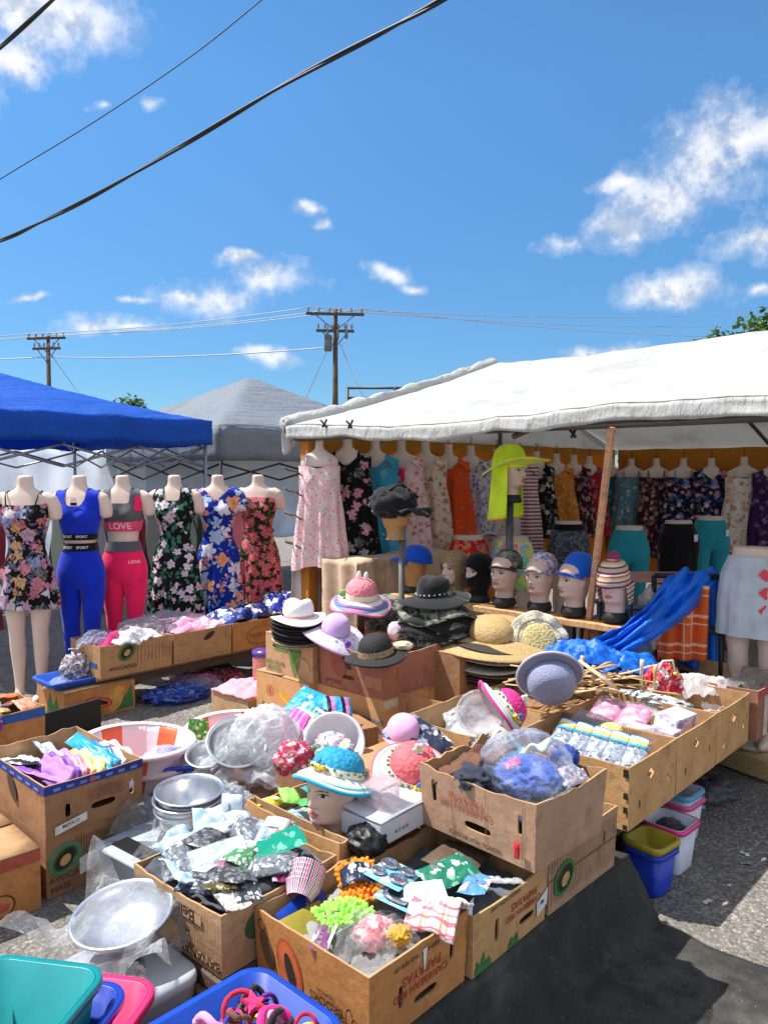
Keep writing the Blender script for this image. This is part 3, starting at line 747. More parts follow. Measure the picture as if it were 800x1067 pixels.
def submesh(src, cond, off=0.0, flip=False, smoothn=0):
    bm = bmesh.new(); bm.from_mesh(src)
    dele = [f for f in bm.faces if not cond(f.calc_center_median())]
    nrm = {w.index: w.normal.copy() for w in bm.verts}
    if off:
        for w in bm.verts: w.co = w.co + nrm[w.index] * (off(w.co) if callable(off) else off)
    bmesh.ops.delete(bm, geom=dele, context='FACES')
    for k in range(smoothn):
        bd = [w for w in bm.verts if w.is_boundary]
        new = {}
        for w in bd:
            nb = [e.other_vert(w).co for e in w.link_edges if e.is_boundary]
            if len(nb) == 2: new[w] = w.co * .5 + (nb[0] + nb[1]) * .25
        for w, c in new.items(): w.co = c
    me = bpy.data.meshes.new('garment'); bm.to_mesh(me); bm.free()
    for p_ in me.polygons: p_.use_smooth = True
    return me
def garment(name, cond, off, mat, parent, src=None):
    me = submesh(src or FIG, cond, off, smoothn=6); me.materials.append(mat); return obj(name, me, parent)
def bvh_of(me):
    return BVHTree.FromPolygons([w.co for w in me.vertices], [tuple(p_.vertices) for p_ in me.polygons])
FBVH = bvh_of(FIG)
def wraptext(s, x, z, size, off, mat, parent, name='lettering'):
    vs, fs = textmesh(s); out = []
    for q in vs:
        X, Z = x + q.x * size, z + q.y * size
        h = FBVH.ray_cast(V((X, -1, Z)), V((0, 1, 0)))
        y = h[0].y if h[0] else -.08
        out.append(V((X, y - off, Z)))
    mb = MB(); mb.add(out, fs, 0, False); return mb.build(name, mat, parent)
def skirt(zt, zb, flare, mat, parent, name, off=.012, ripple=.017, k=9, seed=0, n=72, xs=1, bodytop=None):
    rings = []
    N = 30
    for i in range(N + 1):
        t = i / N; z = lerp(zt, zb, t); zz = max(z, .9); base = bodyring(zz, off, n)
        ring = []
        for j, q in enumerate(base):
            th = 2 * pi * j / n; d = V((q.x, q.y, 0)); L = d.length; d.normalize()
            below = max(0, .9 - z); ext = flare * below + ripple * min(1, t * 1.6) * (sin(k * th + seed + 1.5 * t) + .6 * sin((k * 2 + 1) * th + seed * 2)) + .008 * fbm((q.x * 9, q.y * 9, z * 5), seed)
            ring.append(V((d.x * (L + ext), d.y * (L + ext), z)))
        rings.append(ring)
    mb = MB(); mb.loft(rings, caps=False); return mb.build(name, mat, parent)
FL = dict(
 dark=floral('fl_dark', (18, 16, 20), [(170, 120, 150), (196, 140, 60), (170, 60, 66), (110, 120, 170), (200, 186, 190), (190, 90, 110), (20, 18, 22)], 12, .58, (88, 104, 130), 20, .33, .09),
 green=floral('fl_green', (16, 18, 20), [(214, 190, 214), (200, 176, 200), (224, 206, 220)], 12, .4, (58, 120, 98), 17, .44, .05, centre=(150, 110, 150)),
 blue=floral('fl_blue', (20, 48, 160), [(238, 160, 140), (170, 200, 236), (236, 150, 80), (226, 226, 240), (240, 196, 190)], 9, .56, (96, 150, 200), 17, .26, .06, centre=(210, 90, 60)),
 red=floral('fl_red', (44, 40, 32), [(214, 40, 82), (226, 66, 104), (190, 30, 56), (226, 90, 90)], 17, .56, (86, 100, 56), 24, .4, .05),
 pinkw=floral('fl_pinkw', (246, 206, 208), [(222, 64, 96), (232, 96, 120)], 40, .27, (240, 226, 222), 14, .3, .02),
 blackp=floral('fl_blackp', (16, 15, 18), [(222, 140, 160), (196, 110, 132), (16, 15, 18), (160, 150, 150)], 11, .42, (92, 90, 86), 17, .22, .08),
 sky=floral('fl_sky', (60, 160, 200), [(60, 160, 200), (40, 50, 70), (60, 160, 200), (226, 210, 170), (60, 160, 200)], 9, .33, None, 1, 1, .05),
 pink2=floral('fl_pink2', (240, 206, 206), [(222, 60, 110), (232, 110, 140), (240, 206, 206)], 22, .4, None, 1, 1, .05),
 beige=floral('fl_beige', (232, 208, 190), [(180, 110, 90), (150, 80, 70), (206, 150, 120), (232, 208, 190)], 17, .4, (150, 140, 100), 24, .22, .05),
 orange=floral('fl_orange', (232, 84, 34), [(120, 40, 30), (232, 84, 34), (140, 50, 30)], 26, .28, None, 1, 1, .02),
 navyw=floral('fl_navyw', (206, 200, 214), [(52, 56, 110), (84, 84, 140), (120, 110, 150)], 30, .44, None, 1, 1, .04),
 cream=floral('fl_cream', (228, 212, 206), [(208, 130, 140), (180, 150, 150), (228, 212, 206)], 20, .35, None, 1, 1, .04),
 bw=floral('fl_bw', (24, 22, 24), [(206, 190, 186), (150, 130, 128), (24, 22, 24)], 15, .44, (90, 84, 80), 22, .3, .07),
 mustard=floral('fl_mustard', (220, 130, 40), [(236, 170, 80), (200, 100, 30)], 30, .4, None, 1, 1, .03),
 wine=floral('fl_wine', (60, 22, 36), [(196, 70, 90), (60, 22, 36), (150, 120, 100), (210, 140, 120)], 15, .46, (60, 70, 50), 22, .3, .07),
 red2=floral('fl_red2', (190, 30, 52), [(230, 90, 90), (100, 20, 40), (190, 30, 52)], 16, .4, (60, 50, 40), 22, .25, .06),
 aqua=floral('fl_aqua', (96, 150, 168), [(206, 190, 170), (60, 90, 110), (150, 190, 196)], 15, .42, None, 1, 1, .07),
 teal=floral('fl_teal', (24, 110, 130), [(30, 130, 140), (20, 84, 110)], 10, .4, None, 1, 1, .05),
 cobalt=floral('fl_cobalt', (24, 30, 60), [(70, 120, 220), (220, 120, 140), (24, 30, 60), (240, 200, 140)], 16, .46, (40, 90, 150), 20, .3, .07),
 peach=floral('fl_peach', (244, 232, 222), [(226, 110, 80), (236, 150, 120), (244, 232, 222)], 14, .42, (160, 130, 90), 22, .2, .07),
 purple=floral('fl_purple', (70, 30, 90), [(110, 60, 130), (50, 20, 70)], 14, .4, None, 1, 1, .05),
 tie=floral('fl_tie', (250, 240, 130), [(110, 230, 190), (250, 120, 160), (130, 190, 250), (250, 240, 130), (180, 240, 120)], 9, .7, None, 1, 1, .16),
 fire=floral('fl_fire', (220, 40, 40), [(240, 120, 40), (220, 40, 40), (250, 200, 60), (200, 30, 60)], 13, .5, None, 1, 1, .12))

def mannequin(label, a, b, face, base=None):
    p_ = ab(a, b); t = thing('mannequin', label, 'mannequin', (p_.x, p_.y, 0), face, 'dressed mannequins behind the left table')
    obj('body', FIG, t); return t
def arow(u, b):        # where on the line at depth b (stall axes) the column u falls
    k = (u - 400) / FOC
    # x = a*ax.x + b*bx.x ; y = a*ax.y + b*bx.y ; x = k*y
    return (b * (k * BX.y - BX.x)) / (AX.x - k * AX.y)
BODB = 5.42
t = mannequin('headless mannequin in a strappy dark floral minidress, bare legs, beside the blue sports set', arow(27, BODB), BODB, R(6))
garment('dress_top', lambda c: c.z > .84 and c.z < 1.37 + .25 * max(0, abs(c.x) - .09) * (c.y < 0) and abs(c.x) < .162, .008, FL['dark'], t)
skirt(.95, .66, .12, FL['dark'], t, 'dress_skirt', seed=1)
for s in (-1, 1): MB().tube([(s * .095, -.105, 1.37), (s * .11, -.07, 1.45), (s * .11, .0, 1.468), (s * .1, .06, 1.44)], .005, 6).build('strap', plain((30, 26, 26)), t)
t = mannequin('headless mannequin in a royal blue sports tank top and leggings with black lettered bands', arow(83, BODB), BODB, R(-2))
BL = fabric((10, 50, 196), bmp=.4, bs=13); DK = fabric((14, 15, 22), bmp=.1); WH = plain((235, 235, 238), .7)
garment('tank_top', lambda c: 1.13 < c.z < 1.475 and abs(c.x) < .165 - .2 * max(0, c.z - 1.38) and (c.z < 1.355 + 5 * max(0, abs(c.x) - .045) ** 1.3 or (abs(c.x) > .072)), .008, BL, t)
garment('hem_band', lambda c: 1.115 < c.z < 1.155 and abs(c.x) < .16, .013, DK, t)
garment('waistband', lambda c: 1.03 < c.z < 1.085, .013, DK, t)
garment('leggings', lambda c: .2 < c.z < 1.045, .007, BL, t)
for x in (-.052, .05): wraptext('SPORT', x, 1.135, .0185, .018, WH, t)
for x in (-.052, .052): wraptext('SPORT', x, 1.057, .019, .018, WH, t)
MB().box((.005, -.112, 1.40), (.04, .004, .035)).box((.005, -.112, 1.37), (.045, .004, .02), 1).build('price_tag', [WH, DK], t)
t = mannequin('headless mannequin in a grey and pink sports bra and hot pink leggings', arow(128, BODB), BODB, R(2))
GR = fabric((92, 92, 98), bmp=.2); PK = fabric((255, 36, 100), bmp=.4, bs=13)
garment('sports_bra', lambda c: 1.2 < c.z < 1.475 and abs(c.x) < .16 - .25 * max(0, c.z - 1.36) and (c.z < 1.36 or abs(c.x) > .07), .008, GR, t)
garment('bra_band', lambda c: 1.155 < c.z < 1.235 and abs(c.x) < .16, .012, fabric((236, 76, 118), bmp=.1), t)
garment('trim', lambda c: 1.3 < c.z < 1.42 and c.x > .105 and abs(c.x) < .15 and c.y < 0, .012, PK, t)
wraptext('LOVE', .01, 1.195, .05, .016, plain((250, 214, 224), .7), t)
garment('waistband', lambda c: 1.0 < c.z < 1.08, .012, GR, t)
garment('leggings', lambda c: .22 < c.z < 1.03, .007, PK, t)
wraptext('LOVE', .105, .925, .024, .012, plain((250, 214, 224), .7), t)
def dressed(label, u, key, face, top, xcut, zb, flare, seed, sleeve=False, strapless=False, neck=None):
    t = mannequin(label, arow(u, BODB), BODB, face)
    if strapless: garment('bodice', lambda c: .84 < c.z < 1.375 and abs(c.x) < .158, .009, FL[key], t)
    elif sleeve: garment('bodice', lambda c: .84 < c.z and (c.z < 1.475 and (c.z < 1.36 + .9 * abs(c.x) or c.y > .02)) and (c.z > 1.29 or abs(c.x) < .17), .009, FL[key], t)
    else: garment('bodice', lambda c: .84 < c.z < 1.475 and abs(c.x) < .165 - .28 * max(0, c.z - 1.36) and (c.z < 1.37 or abs(c.x) > .06), .009, FL[key], t)
    skirt(1.0, zb, flare, FL[key], t, 'dress_skirt', seed=seed)
    return t
dressed('headless mannequin in a long black dress with pale roses and green leaves', 182, 'green', R(0), 0, 0, .22, .1, 2)
dressed('headless mannequin in a short sleeved blue dress with large peach and white flowers', 227, 'blue', R(4), 0, 0, .2, .06, 3, sleeve=True)
t = dressed('headless mannequin in a strapless red rose patterned outfit at the right end of the row', 269, 'red', R(-4), 0, 0, .2, .04, 4, strapless=True)
MB().loft([[q for q in bodyring(z, .02 + .008 * sin(z * 200))] for z in (1.10, 1.08, 1.06)], caps=False).build('waist_tie', FL['red'], t)

# lower body forms wearing shorts
HIP = submesh(FIG, lambda c: c.z < 1.09); HIP.materials.append(SKIN)
bm = bmesh.new(); bm.from_mesh(HIP); bmesh.ops.bisect_plane(bm, geom=bm.verts[:] + bm.edges[:] + bm.faces[:], plane_co=(0, 0, 1.075), plane_no=(0, 0, 1), clear_outer=True)
bmesh.ops.holes_fill(bm, edges=[e for e in bm.edges if e.is_boundary]); bm.to_mesh(HIP); bm.free()
def hips(label, u, y, rise, mat, kind, face=0.0, rim=None, tagc=False):
    q = aty(u, 560, y); t = thing('hip_form', label, 'mannequin', (q.x, q.y, rise), face, 'lower body forms in shorts and leggings')
    obj('body', HIP, t)
    if rise > .02: MB().box((0, 0, -rise / 2 - .002), (.4, .4, rise - .004), bev=.01).build('plinth', plain((70, 60, 52), .8), t)
    zb = {'shorts': .66, 'leggings': .42, 'skirt': .5}[kind]
    if kind == 'skirt': skirt(1.05, .5, -.03, mat, t, 'skirt', off=.012, ripple=.003, bodytop=1)
    else: garment(kind, lambda c: zb < c.z < 1.045, .012 if kind == 'shorts' else .008, mat, t)
    if rim: garment('waistband', lambda c: 1.0 < c.z < 1.05, .018, rim, t)
    if tagc: MB().box((.11, -.115, .93), (.03, .004, .06)).build('price_tag', plain((240, 240, 236), .6), t)
    return t
TEAL = fabric((44, 158, 176), bmp=.2); NB = fabric((20, 19, 22), bmp=.2)
hips('white form in flame red and orange shorts standing left of the rainbow pair', 488, 6.1, .02, FL['fire'], 'shorts', R(6))
hips('white form in pastel rainbow tie dye shorts behind the capped heads', 535, 6.0, .02, FL['tie'], 'shorts', R(2))
hips('white form in dark grey denim look shorts with a black waistband', 592, 6.6, .1, floral('fl_denim', (74, 78, 92), [(60, 64, 76), (90, 94, 106)], 40, .5, None, 1, 1, .03), 'shorts', R(0), NB)
hips('white form in turquoise leggings right of the timber post', 655, 6.6, .06, TEAL, 'leggings', R(0))
hips('white form in a tight black skirt between the two turquoise pairs', 706, 6.7, .1, NB, 'skirt', R(0), tagc=True)
hips('white form in turquoise leggings with a paper tag, right of the black skirt', 739, 7.0, .12, TEAL, 'leggings', R(0), tagc=True)
q = ab(4.36, 1.36); t = thing('hip_form', 'white form in pale grey shorts with coral shapes at the right edge', 'mannequin', (q.x + .02, q.y, .12), R(-38))
obj('body', HIP, t)
SHORT = fabric((196, 204, 212), bmp=.3)
skirt(1.03, .60, .05, SHORT, t, 'shorts', off=.014, ripple=.008, seed=5)
MB().lathe([(.13, .0), (.14, .02), (.1, .035)], 20, 0, None, caps=True).build('foot_plate', plain((200, 190, 176), .5), t)
mb = MB()
cor = plain((226, 70, 90), .7)
for i in range(4):
    z = .94 - i * .095
    ring = catmull(BODY, max(z, .9)); 
    for th0 in (-1.15,):
        def pt(dx, dz, z=z):
            th = th0 + dx; w_, f, bk = catmull(BODY, max(.9, z + dz)); return V((cos(th) * (w_ + .026), sin(th) * (f + .03), z + dz))
        if i < 3: mb.poly([pt(-.2, 0), pt(0, .035), pt(.2, 0), pt(0, -.035)])
        else: mb.poly([pt(-.25, -.03), pt(-.25, .03), pt(-.15, .03), pt(-.15, -.03)]); mb.poly([pt(-.05, -.03), pt(-.05, .03), pt(.05, .03), pt(.05, -.03)]); mb.poly([pt(.15, -.03), pt(.15, .03), pt(.25, .03), pt(.25, -.03)])
mb.build('print', cor, t)
mb = MB(); mb.box((0, 0, .06), (.34, .46, .1), bev=.006); tag(mb.build('wooden_block', wood((196, 166, 120)), None, (q.x + .02, q.y, .004), R(30)), 'low wooden block under the pale form at the right edge', 'block')

# ------------------------------------------------------------------ dresses hung on the walls
BUST = plain((222, 206, 198), .45, .05, 5, name='bust_form')
def hung_dress(label, u, b, ztop, zbot, key, face, group='dresses hung along the left cloth wall', a=None, y=None, wide=1.0, straps=False, bow=None, top=None):
    if a is None: a = arow(u, b)
    q = ab(a, b); wide *= 1.1; t = thing('hanging_dress', label, 'dress', (q.x, q.y, 0), face, group)
    seed = sum(map(ord, key)) % 17 + u % 7; H = ztop - zbot
    mb = MB(); rings = []
    for i in range(16):      # neck and shoulder form
        k = i / 15; z = ztop + .06 - k * .22
        w_ = lerp(.03, .034, k * 2) if k < .35 else lerp(.034, .15, sstep(.35, .78, k)); d = lerp(.03, .056, sstep(.35, .8, k))
        rings.append([V((cos(2 * pi * j / 24) * w_ * wide, sin(2 * pi * j / 24) * d, z)) for j in range(24)])
    mb.loft(rings); mb.build('bust_form', BUST, t)
    MB().tube([(0, 0, ztop + .06), (0, .0, ztop + .1), (.012, .0, ztop + .125), (.0, .0, ztop + .14), (-.012, 0, ztop + .125)], .004, 5).build('hook', plain((70, 66, 60), .5, metal=.6, name='wire'), t)
    rings = []; N = 36; n = 64
    for i in range(N + 1):
        k = i / N; ring = []
        for j in range(n):
            th = 2 * pi * j / n; c, s = cos(th), sin(th)
            zt = ztop - .075 - (.085 * math.exp(-(c / .4) ** 2) * (1 if s < 0 else .35)) - .02 * abs(c) ** 4   # scooped neck
            if straps: zt = ztop - .15 - .02 * math.exp(-(c / .3) ** 2)
            z = lerp(zt, zbot + .02 * sin(3 * th + seed), k)
            w_ = lerp(.165, .16, min(1, k * 4)) if k < .25 else lerp(.16, .215, (k - .25) / .75); d = lerp(.066, .1, k)
            rp = (.015 * sin(9 * th + seed + k) + .009 * sin(17 * th + seed * 2)) * sstep(.1, .6, k)
            x = c * (w_ * wide + rp); y = s * (d + rp)
            if s < 0: y -= .026 * math.exp(-((abs(x) - .07) / .045) ** 2 - ((z - (ztop - .27)) / .06) ** 2)
            x += .008 * fbm((z * 6, th, 0), seed) * k
            ring.append(V((x, y, z)))
        rings.append(ring)
    MB().loft(rings, caps=False).build('cloth', FL[key], t)
    if straps:
        for s in (-1, 1): MB().tube([(s * .08, -.068, ztop - .15), (s * .085, -.05, ztop - .08), (s * .08, .05, ztop - .1)], .006, 5).build('strap', FL[key], t)
    elif top is None:
        for s in (-1, 1):     # shoulder pieces
            MB().slab(lambda u_, v_, s=s: V((s * lerp(.075, .15, u_) * wide, lerp(-.07, .07, v_) * 1.02, ztop - .058 - .07 * u_ ** 2 - .06 * abs(v_ * 2 - 1) ** 3)), 6, 10, .004).build('shoulder', FL[key], t)
    if bow: MB().blob((0, -.1, ztop - .19), (.035, .014, .03), .4, 2, 1, 2).blob((.02, -.1, ztop - .23), (.012, .008, .04), .3, 2, 2, 2).build('bow', fabric(bow), t)
    return t
DB = 4.12
F0 = R(-4)
def zat(v, u, b): 
    q = ab(arow(u, b), b); return CAM.z + (491.6 - v) / FOC * q.y
for (u, vt, vb, key, lab, kw) in [
    (333, 468, 592, 'pinkw', 'long white dress sprigged with pink, first on the left wall by the corner post', dict(straps=True, wide=.84)),
    (362, 467, 580, 'blackp', 'long black dress with pink flowers hanging second from the corner post', {}),
    (391, 470, 582, 'sky', 'sky blue dress with dark and cream motifs hanging behind the crumpled black hat', {}),
    (418, 471, 572, 'pink2', 'pale pink dress with a magenta bow and blotches', dict(bow=(226, 40, 110))),
    (443, 472, 573, 'beige', 'beige dress with brown flowers hanging beside the orange one', {}),
    (467, 474, 562, 'orange', 'bright orange dress dotted with dark sprigs', {}),
    (490, 475, 558, 'navyw', 'pale dress covered in small navy flowers beside the orange one', {}),
    (517, 478, 582, 'cream', 'cream and rose dress hanging behind the neon hat', {}),
    (541, 480, 580, 'navyw', 'striped pale dress just right of the neon hat', {}),
    (558, 480, 562, 'bw', 'black dress with grey and white flowers right of the neon hat', {}),
    (579, 482, 562, 'mustard', 'mustard orange dress hanging between black and wine dresses', {}),
    (597, 483, 558, 'wine', 'wine dress with dusty flowers left of the red dress', {}),
    (613, 484, 556, 'red2', 'crimson flowered dress hanging next to the timber post', {})]:
    if lab.startswith('striped'):
        FL['strp'] = stripes('fl_strp', [(236, 226, 226), (120, 90, 110), (226, 206, 206), (200, 90, 110)], .07, 'Z'); key = 'strp'
    hung_dress(lab, u, DB - (.02 if u > 500 else 0), zat(vt, u, DB) + .03, zat(vb, u, DB), key, F0 - R(3), **kw)
BA = 8.45
def bcol(u, a):
    k = (u - 400) / FOC; return (a * (AX.x - k * AX.y)) / (k * BX.y - BX.x)
for (u, vt, vb, key, lab, kw) in [
    (636, 486, 545, 'teal', 'teal top half hidden behind the timber post', {}),
    (657, 486, 556, 'aqua', 'grey aqua flowered top hanging on the back wall beside the post', dict(straps=True)),
    (683, 486, 566, 'wine', 'dark wine flowered dress on the back wall above the black skirt', dict(straps=True)),
    (711, 486, 556, 'cobalt', 'dark blue flowered dress with white neckline on the back wall', dict(straps=True)),
    (740, 486, 556, 'cobalt', 'cobalt and black patterned dress above the turquoise leggings on the right', {}),
    (774, 485, 560, 'peach', 'white dress with peach flowers on the back wall', dict(straps=True)),
    (803, 487, 580, 'purple', 'deep purple dress at the right edge of the back wall', {}),
    (832, 487, 580, 'pink2', 'pink spotted dress on the back wall just beyond the right edge', {})]:
    b_ = bcol(u, BA); q = ab(BA, b_); z1 = CAM.z + (491.6 - vt) / FOC * q.y; z0 = CAM.z + (491.6 - vb) / FOC * q.y
    hung_dress(lab, u, b_, z1 + .03, z0 - .16, key, R(-18), 'dresses hung along the back cloth wall', a=BA, **kw)
# ------------------------------------------------------------------ cartons
KRAFT = (186, 142, 96); CB = {k: cardboard(c) for k, c in dict(kraft=(178, 136, 96), tan=(196, 152, 104), orange=(190, 130, 78), brown=(158, 118, 86), red=(158, 108, 88), pale=(186, 150, 114), grey=(176, 140, 114)).items()}
CBIN = cardboard((178, 142, 104)); DARKHOLE = plain((30, 24, 20), .9, name='dark_inside')
def oval(s, t, rs, rt, n=14, sq=1.0):
    out = []
    for i in range(n):
        a = 2 * pi * i / n; c, d = cos(a), sin(a)
        out.append((s + math.copysign(abs(c) ** sq, c) * rs, t + math.copysign(abs(d) ** sq, d) * rt))
    return out
class Carton:
    def __init__(self, label, a0, a1, b0, b1, z, h, mat='kraft', holes=None, rot=0, flare=.008, closed=False, name='cardboard_box', group=None, wave=.006, seed=0, cat='box', bottom=.012, cuts=None):
        wave *= 1.5
        self.L, self.W, self.h, self.fl = a1 - a0, b1 - b0, h, flare
        c = ab((a0 + a1) / 2, (b0 + b1) / 2, z); self.z = z; self.dz = 0; holes = holes or {}
        th = .006; mb = MB()
        rg = random.Random(seed * 7 + int(a0 * 100))
        self.top = []
        for face in 'frkl':
            LN = self.W if face in 'fk' else self.L
            hs = holes.get(face, []); n = 12
            am = wave * rg.uniform(.6, 1.5); sag = rg.uniform(0, wave * 1.3)
            if closed: am = sag = 0
            tops = [(LN * (1 - i / n), h - sag * sin(pi * i / n) + (am * nz((i * .55, seed, ord(face))) * (0 if i in (0, n) else 1))) for i in range(n + 1)]
            outl = [(0, 0), (LN, 0)] + tops
            polys = [outl] + [oval(q[0] * LN, q[1] * h, q[2], q[3], 16, q[4] if len(q) > 4 else .75) for q in hs]
            tris = tessellate_polygon([[V((a_, b_, 0)) for a_, b_ in P] for P in polys])
            flat = [q for P in polys for q in P]
            o = [self.pt(face, s / LN, t, 0) for s, t in flat]; inn = [self.pt(face, min(max(s / LN, th / LN), 1 - th / LN), t, -th) for s, t in flat]
            k = len(o); fo = []
            N = self.nrm(face)
            for tr in tris:
                x = (o[tr[1]] - o[tr[0]]).cross(o[tr[2]] - o[tr[0]])
                tr = tuple(tr) if x.dot(N) > 0 else tuple(reversed(tr)); fo.append(tr)
            mb.add(o + inn, fo, 0, False)
            base = len(mb.v) - 2 * k
            for tr in fo: mb.f.append(tuple(base + k + i for i in reversed(tr))); mb.m.append(1); mb.s.append(False)
            i0 = 0
            for P in polys:
                for i in range(len(P)):
                    a_, b_ = base + i0 + i, base + i0 + (i + 1) % len(P); mb.f.append((a_, b_, b_ + k, a_ + k)); mb.m.append(1); mb.s.append(False)
                i0 += len(P)
        mb.box((0, 0, bottom / 2 + .002), (self.L - .016, self.W - .016, bottom), 1)
        if closed:
            g_ = .004
            for s in (-1, 1):
                mb.slab(lambda u, v, s=s: V((lerp(-self.L / 2 - flare, self.L / 2 + flare, u), s * lerp(g_, self.W / 2 + flare + .003, v), h + .003 + .008 * (1 - v) * (1 if s > 0 else .4) + .003 * sin(u * 5))), 6, 3, .005, 1)
        self.o = mb.build(name, [CB[mat] if isinstance(mat, str) else mat, CBIN], None, c, ROT + R(rot))
        tag(self.o, label, cat, group); self.ly = {}
        self.M = Matrix.Translation(c) @ Matrix.Rotation(ROT + R(rot), 4, 'Z')
    def nrm(self, f): return {'f': V((-1, 0, 0)), 'k': V((1, 0, 0)), 'r': V((0, -1, 0)), 'l': V((0, 1, 0))}[f]
    def pt(self, f, u, t, off=0):       # u 0..1 left to right seen from outside, t metres up, off metres outward
        k = t / self.h; Lk, Wk = self.L / 2 + self.fl * k + off, self.W / 2 + self.fl * k + off
        if f == 'f': return V((-Lk, lerp(Wk, -Wk, u) if off == 0 else lerp(self.W / 2 + self.fl * k, -self.W / 2 - self.fl * k, u), t))
        if f == 'k': return V((Lk, lerp(-self.W / 2 - self.fl * k, self.W / 2 + self.fl * k, u), t))
        if f == 'r': return V((lerp(-self.L / 2 - self.fl * k, self.L / 2 + self.fl * k, u), -Wk, t))
        return V((lerp(self.L / 2 + self.fl * k, -self.L / 2 - self.fl * k, u), Wk, t))
    def ln(self, f): return self.W if f in 'fk' else self.L
    def decal(self, face, shapes, name='printed_logo', label=None):
        # shapes: (kind, colour, ...) in fractions of the face
        mb = MB(); mats = []; LN = self.ln(face); lay = self.ly.get(face, 0)
        for sh in shapes:
            kind, colr = sh[0], sh[1]; mt = plain(colr, .8, .22, 30, name='print_ink')
            if mt not in mats: mats.append(mt)
            lay += 1; off = .0014 + .0005 * lay
            def P(s, t): return self.pt(face, s / LN, t, off)
            mi = mats.index(mt)
            if kind == 'oval':
                _, _, s, t, rs, rt, an = sh; pts = []
                for q in oval(0, 0, rs, rt, 28, 1): pts.append(P(s * LN + q[0] * cos(an) - q[1] * sin(an), t * self.h + q[0] * sin(an) + q[1] * cos(an)))
                mb.poly(pts, mi)
            elif kind == 'ring':
                _, _, s, t, rs, rt, wd, an = sh; n = 32; a_ = []
                for sc in (1, wd):
                    for q in oval(0, 0, rs * sc, rt * sc, n, 1): a_.append(P(s * LN + q[0] * cos(an) - q[1] * sin(an), t * self.h + q[0] * sin(an) + q[1] * cos(an)))
                mb.add(a_, [(i, (i + 1) % n, n + (i + 1) % n, n + i) for i in range(n)], mi, False)
            elif kind == 'rect':
                _, _, s0, s1, t0, t1 = sh; n = 6
                pts = [P(lerp(s0, s1, i / n) * LN, t0 * self.h) for i in range(n + 1)] + [P(lerp(s1, s0, i / n) * LN, t1 * self.h) for i in range(n + 1)]
                mb.poly(pts, mi)
            elif kind == 'poly':
                mb.poly([P(s * LN, t * self.h) for s, t in sh[2]], mi)
            elif kind == 'arc':
                _, _, s, t, r0, th0, th1, wd = sh; n = 16; a_ = []
                for rr in (r0, r0 - wd):
                    for i in range(n + 1):
                        q = lerp(th0, th1, i / n); a_.append(P(s * LN + cos(q) * rr, t * self.h + sin(q) * rr))
                mb.add(a_, [(i, i + 1, n + 2 + i, n + 1 + i) for i in range(n)], mi, False)
            elif kind == 'lines':
                _, _, s0, s1, t0, t1, n, wd = sh
                for i in range(n):
                    s = lerp(s0, s1, i / max(1, n - 1)); j = .3 * (nz((i * 1.7, t0 * 9, s0)) )
                    mb.poly([P(s * LN, (t0 + abs(j) * .2) * self.h), P(s * LN + wd, (t0 + abs(j) * .2) * self.h), P(s * LN + wd, (t1 - abs(j) * .15) * self.h), P(s * LN, (t1 - abs(j) * .15) * self.h)], mi)
            elif kind == 'text':
                _, _, txt, s, t, size, an = sh; vs, fs = textmesh(txt); ca, sa = cos(R(an)), sin(R(an))
                mb.add([P(s * LN + (q.x * ca - q.y * sa) * size, t * self.h + (q.x * sa + q.y * ca) * size) for q in vs], fs, mi, False)
        self.ly[face] = lay
        o = mb.build(name, mats, self.o)
        if label: o['label'] = label
        return o
    def w(self, x, y, z):      # local metres -> world
        return self.M @ V((x, y, z + self.dz))
SLOTV = lambda s, t=.62: (s, t, .009, .03, .5)
SLOTH = lambda s, t=.3: (s, t, .042, .011, .6)
RED = (176, 66, 52); GRN = (62, 122, 62); DKB = (58, 42, 34); BLU = (40, 88, 150); BLKI = (34, 30, 30); WHT = (226, 222, 214); GRNB = (84, 96, 70); YEL = (214, 170, 60)
def papaya(face, s, t, sc=1.0, an=.5):
    return [('oval', (188, 84, 46), s, t, .058 * sc, .1 * sc, an), ('oval', (206, 106, 60), s, t, .05 * sc, .09 * sc, an), ('oval', (52, 34, 32), s + .01, t - .02, .022 * sc, .062 * sc, an + .05)]
def avocado(s, t, sc=1.0, an=.7):
    return [('oval', (50, 92, 54), s, t, .066 * sc, .046 * sc, an), ('oval', (40, 36, 30), s, t, .056 * sc, .036 * sc, an), ('oval', (196, 160, 96), s, t - .02, .03 * sc, .022 * sc, an)]

# ------------------------------------------------------------------ tables and the black sheet
WD = wood((150, 116, 84)); DWD = wood((92, 74, 60))
def table(label, a0, a1, b0, b1, z, mat=WD, inset=.06):
    t = thing('low_table', label, 'table', ab((a0 + a1) / 2, (b0 + b1) / 2), ROT); L, W = a1 - a0, b1 - b0
    MB().box((0, 0, z - .012), (L, W, .022), bev=.003).build('tabletop', mat, t)
    for sx in (-1, 1):
        for sy in (-1, 1): MB().box((sx * (L / 2 - .05 - (inset - .06)), sy * (W / 2 - inset), (z - .024) / 2), (.05, .05, z - .026), bev=.004).build('leg', DWD, t)
    for sy in (-1, 1): MB().box((0, sy * (W / 2 - .06), z - .06), (L - .17, .025, .07), bev=.003).build('apron', DWD, t)
    return t
ZP = .276; ZF = .236
table('low platform table under the front papaya cartons, mostly hidden by black sheet', 1.1, 2.52, 1.22, 2.2, ZF - .008)
table('low platform under the blue bin at the bottom edge', .6, 1.09, 1.1, 1.5, ZP - .016)
table('low table under the tan tray boxes with buckets beneath its edge', 2.55, 4.34, 1.26, 2.46, .302, inset=.3)
table('low table under the hat cartons in the middle', 2.5, 3.2, 2.5, 3.4, .27)
table('long table carrying the row of cartons in front of the mannequins', 2.34, 4.6, 4.74, 5.12, .25)
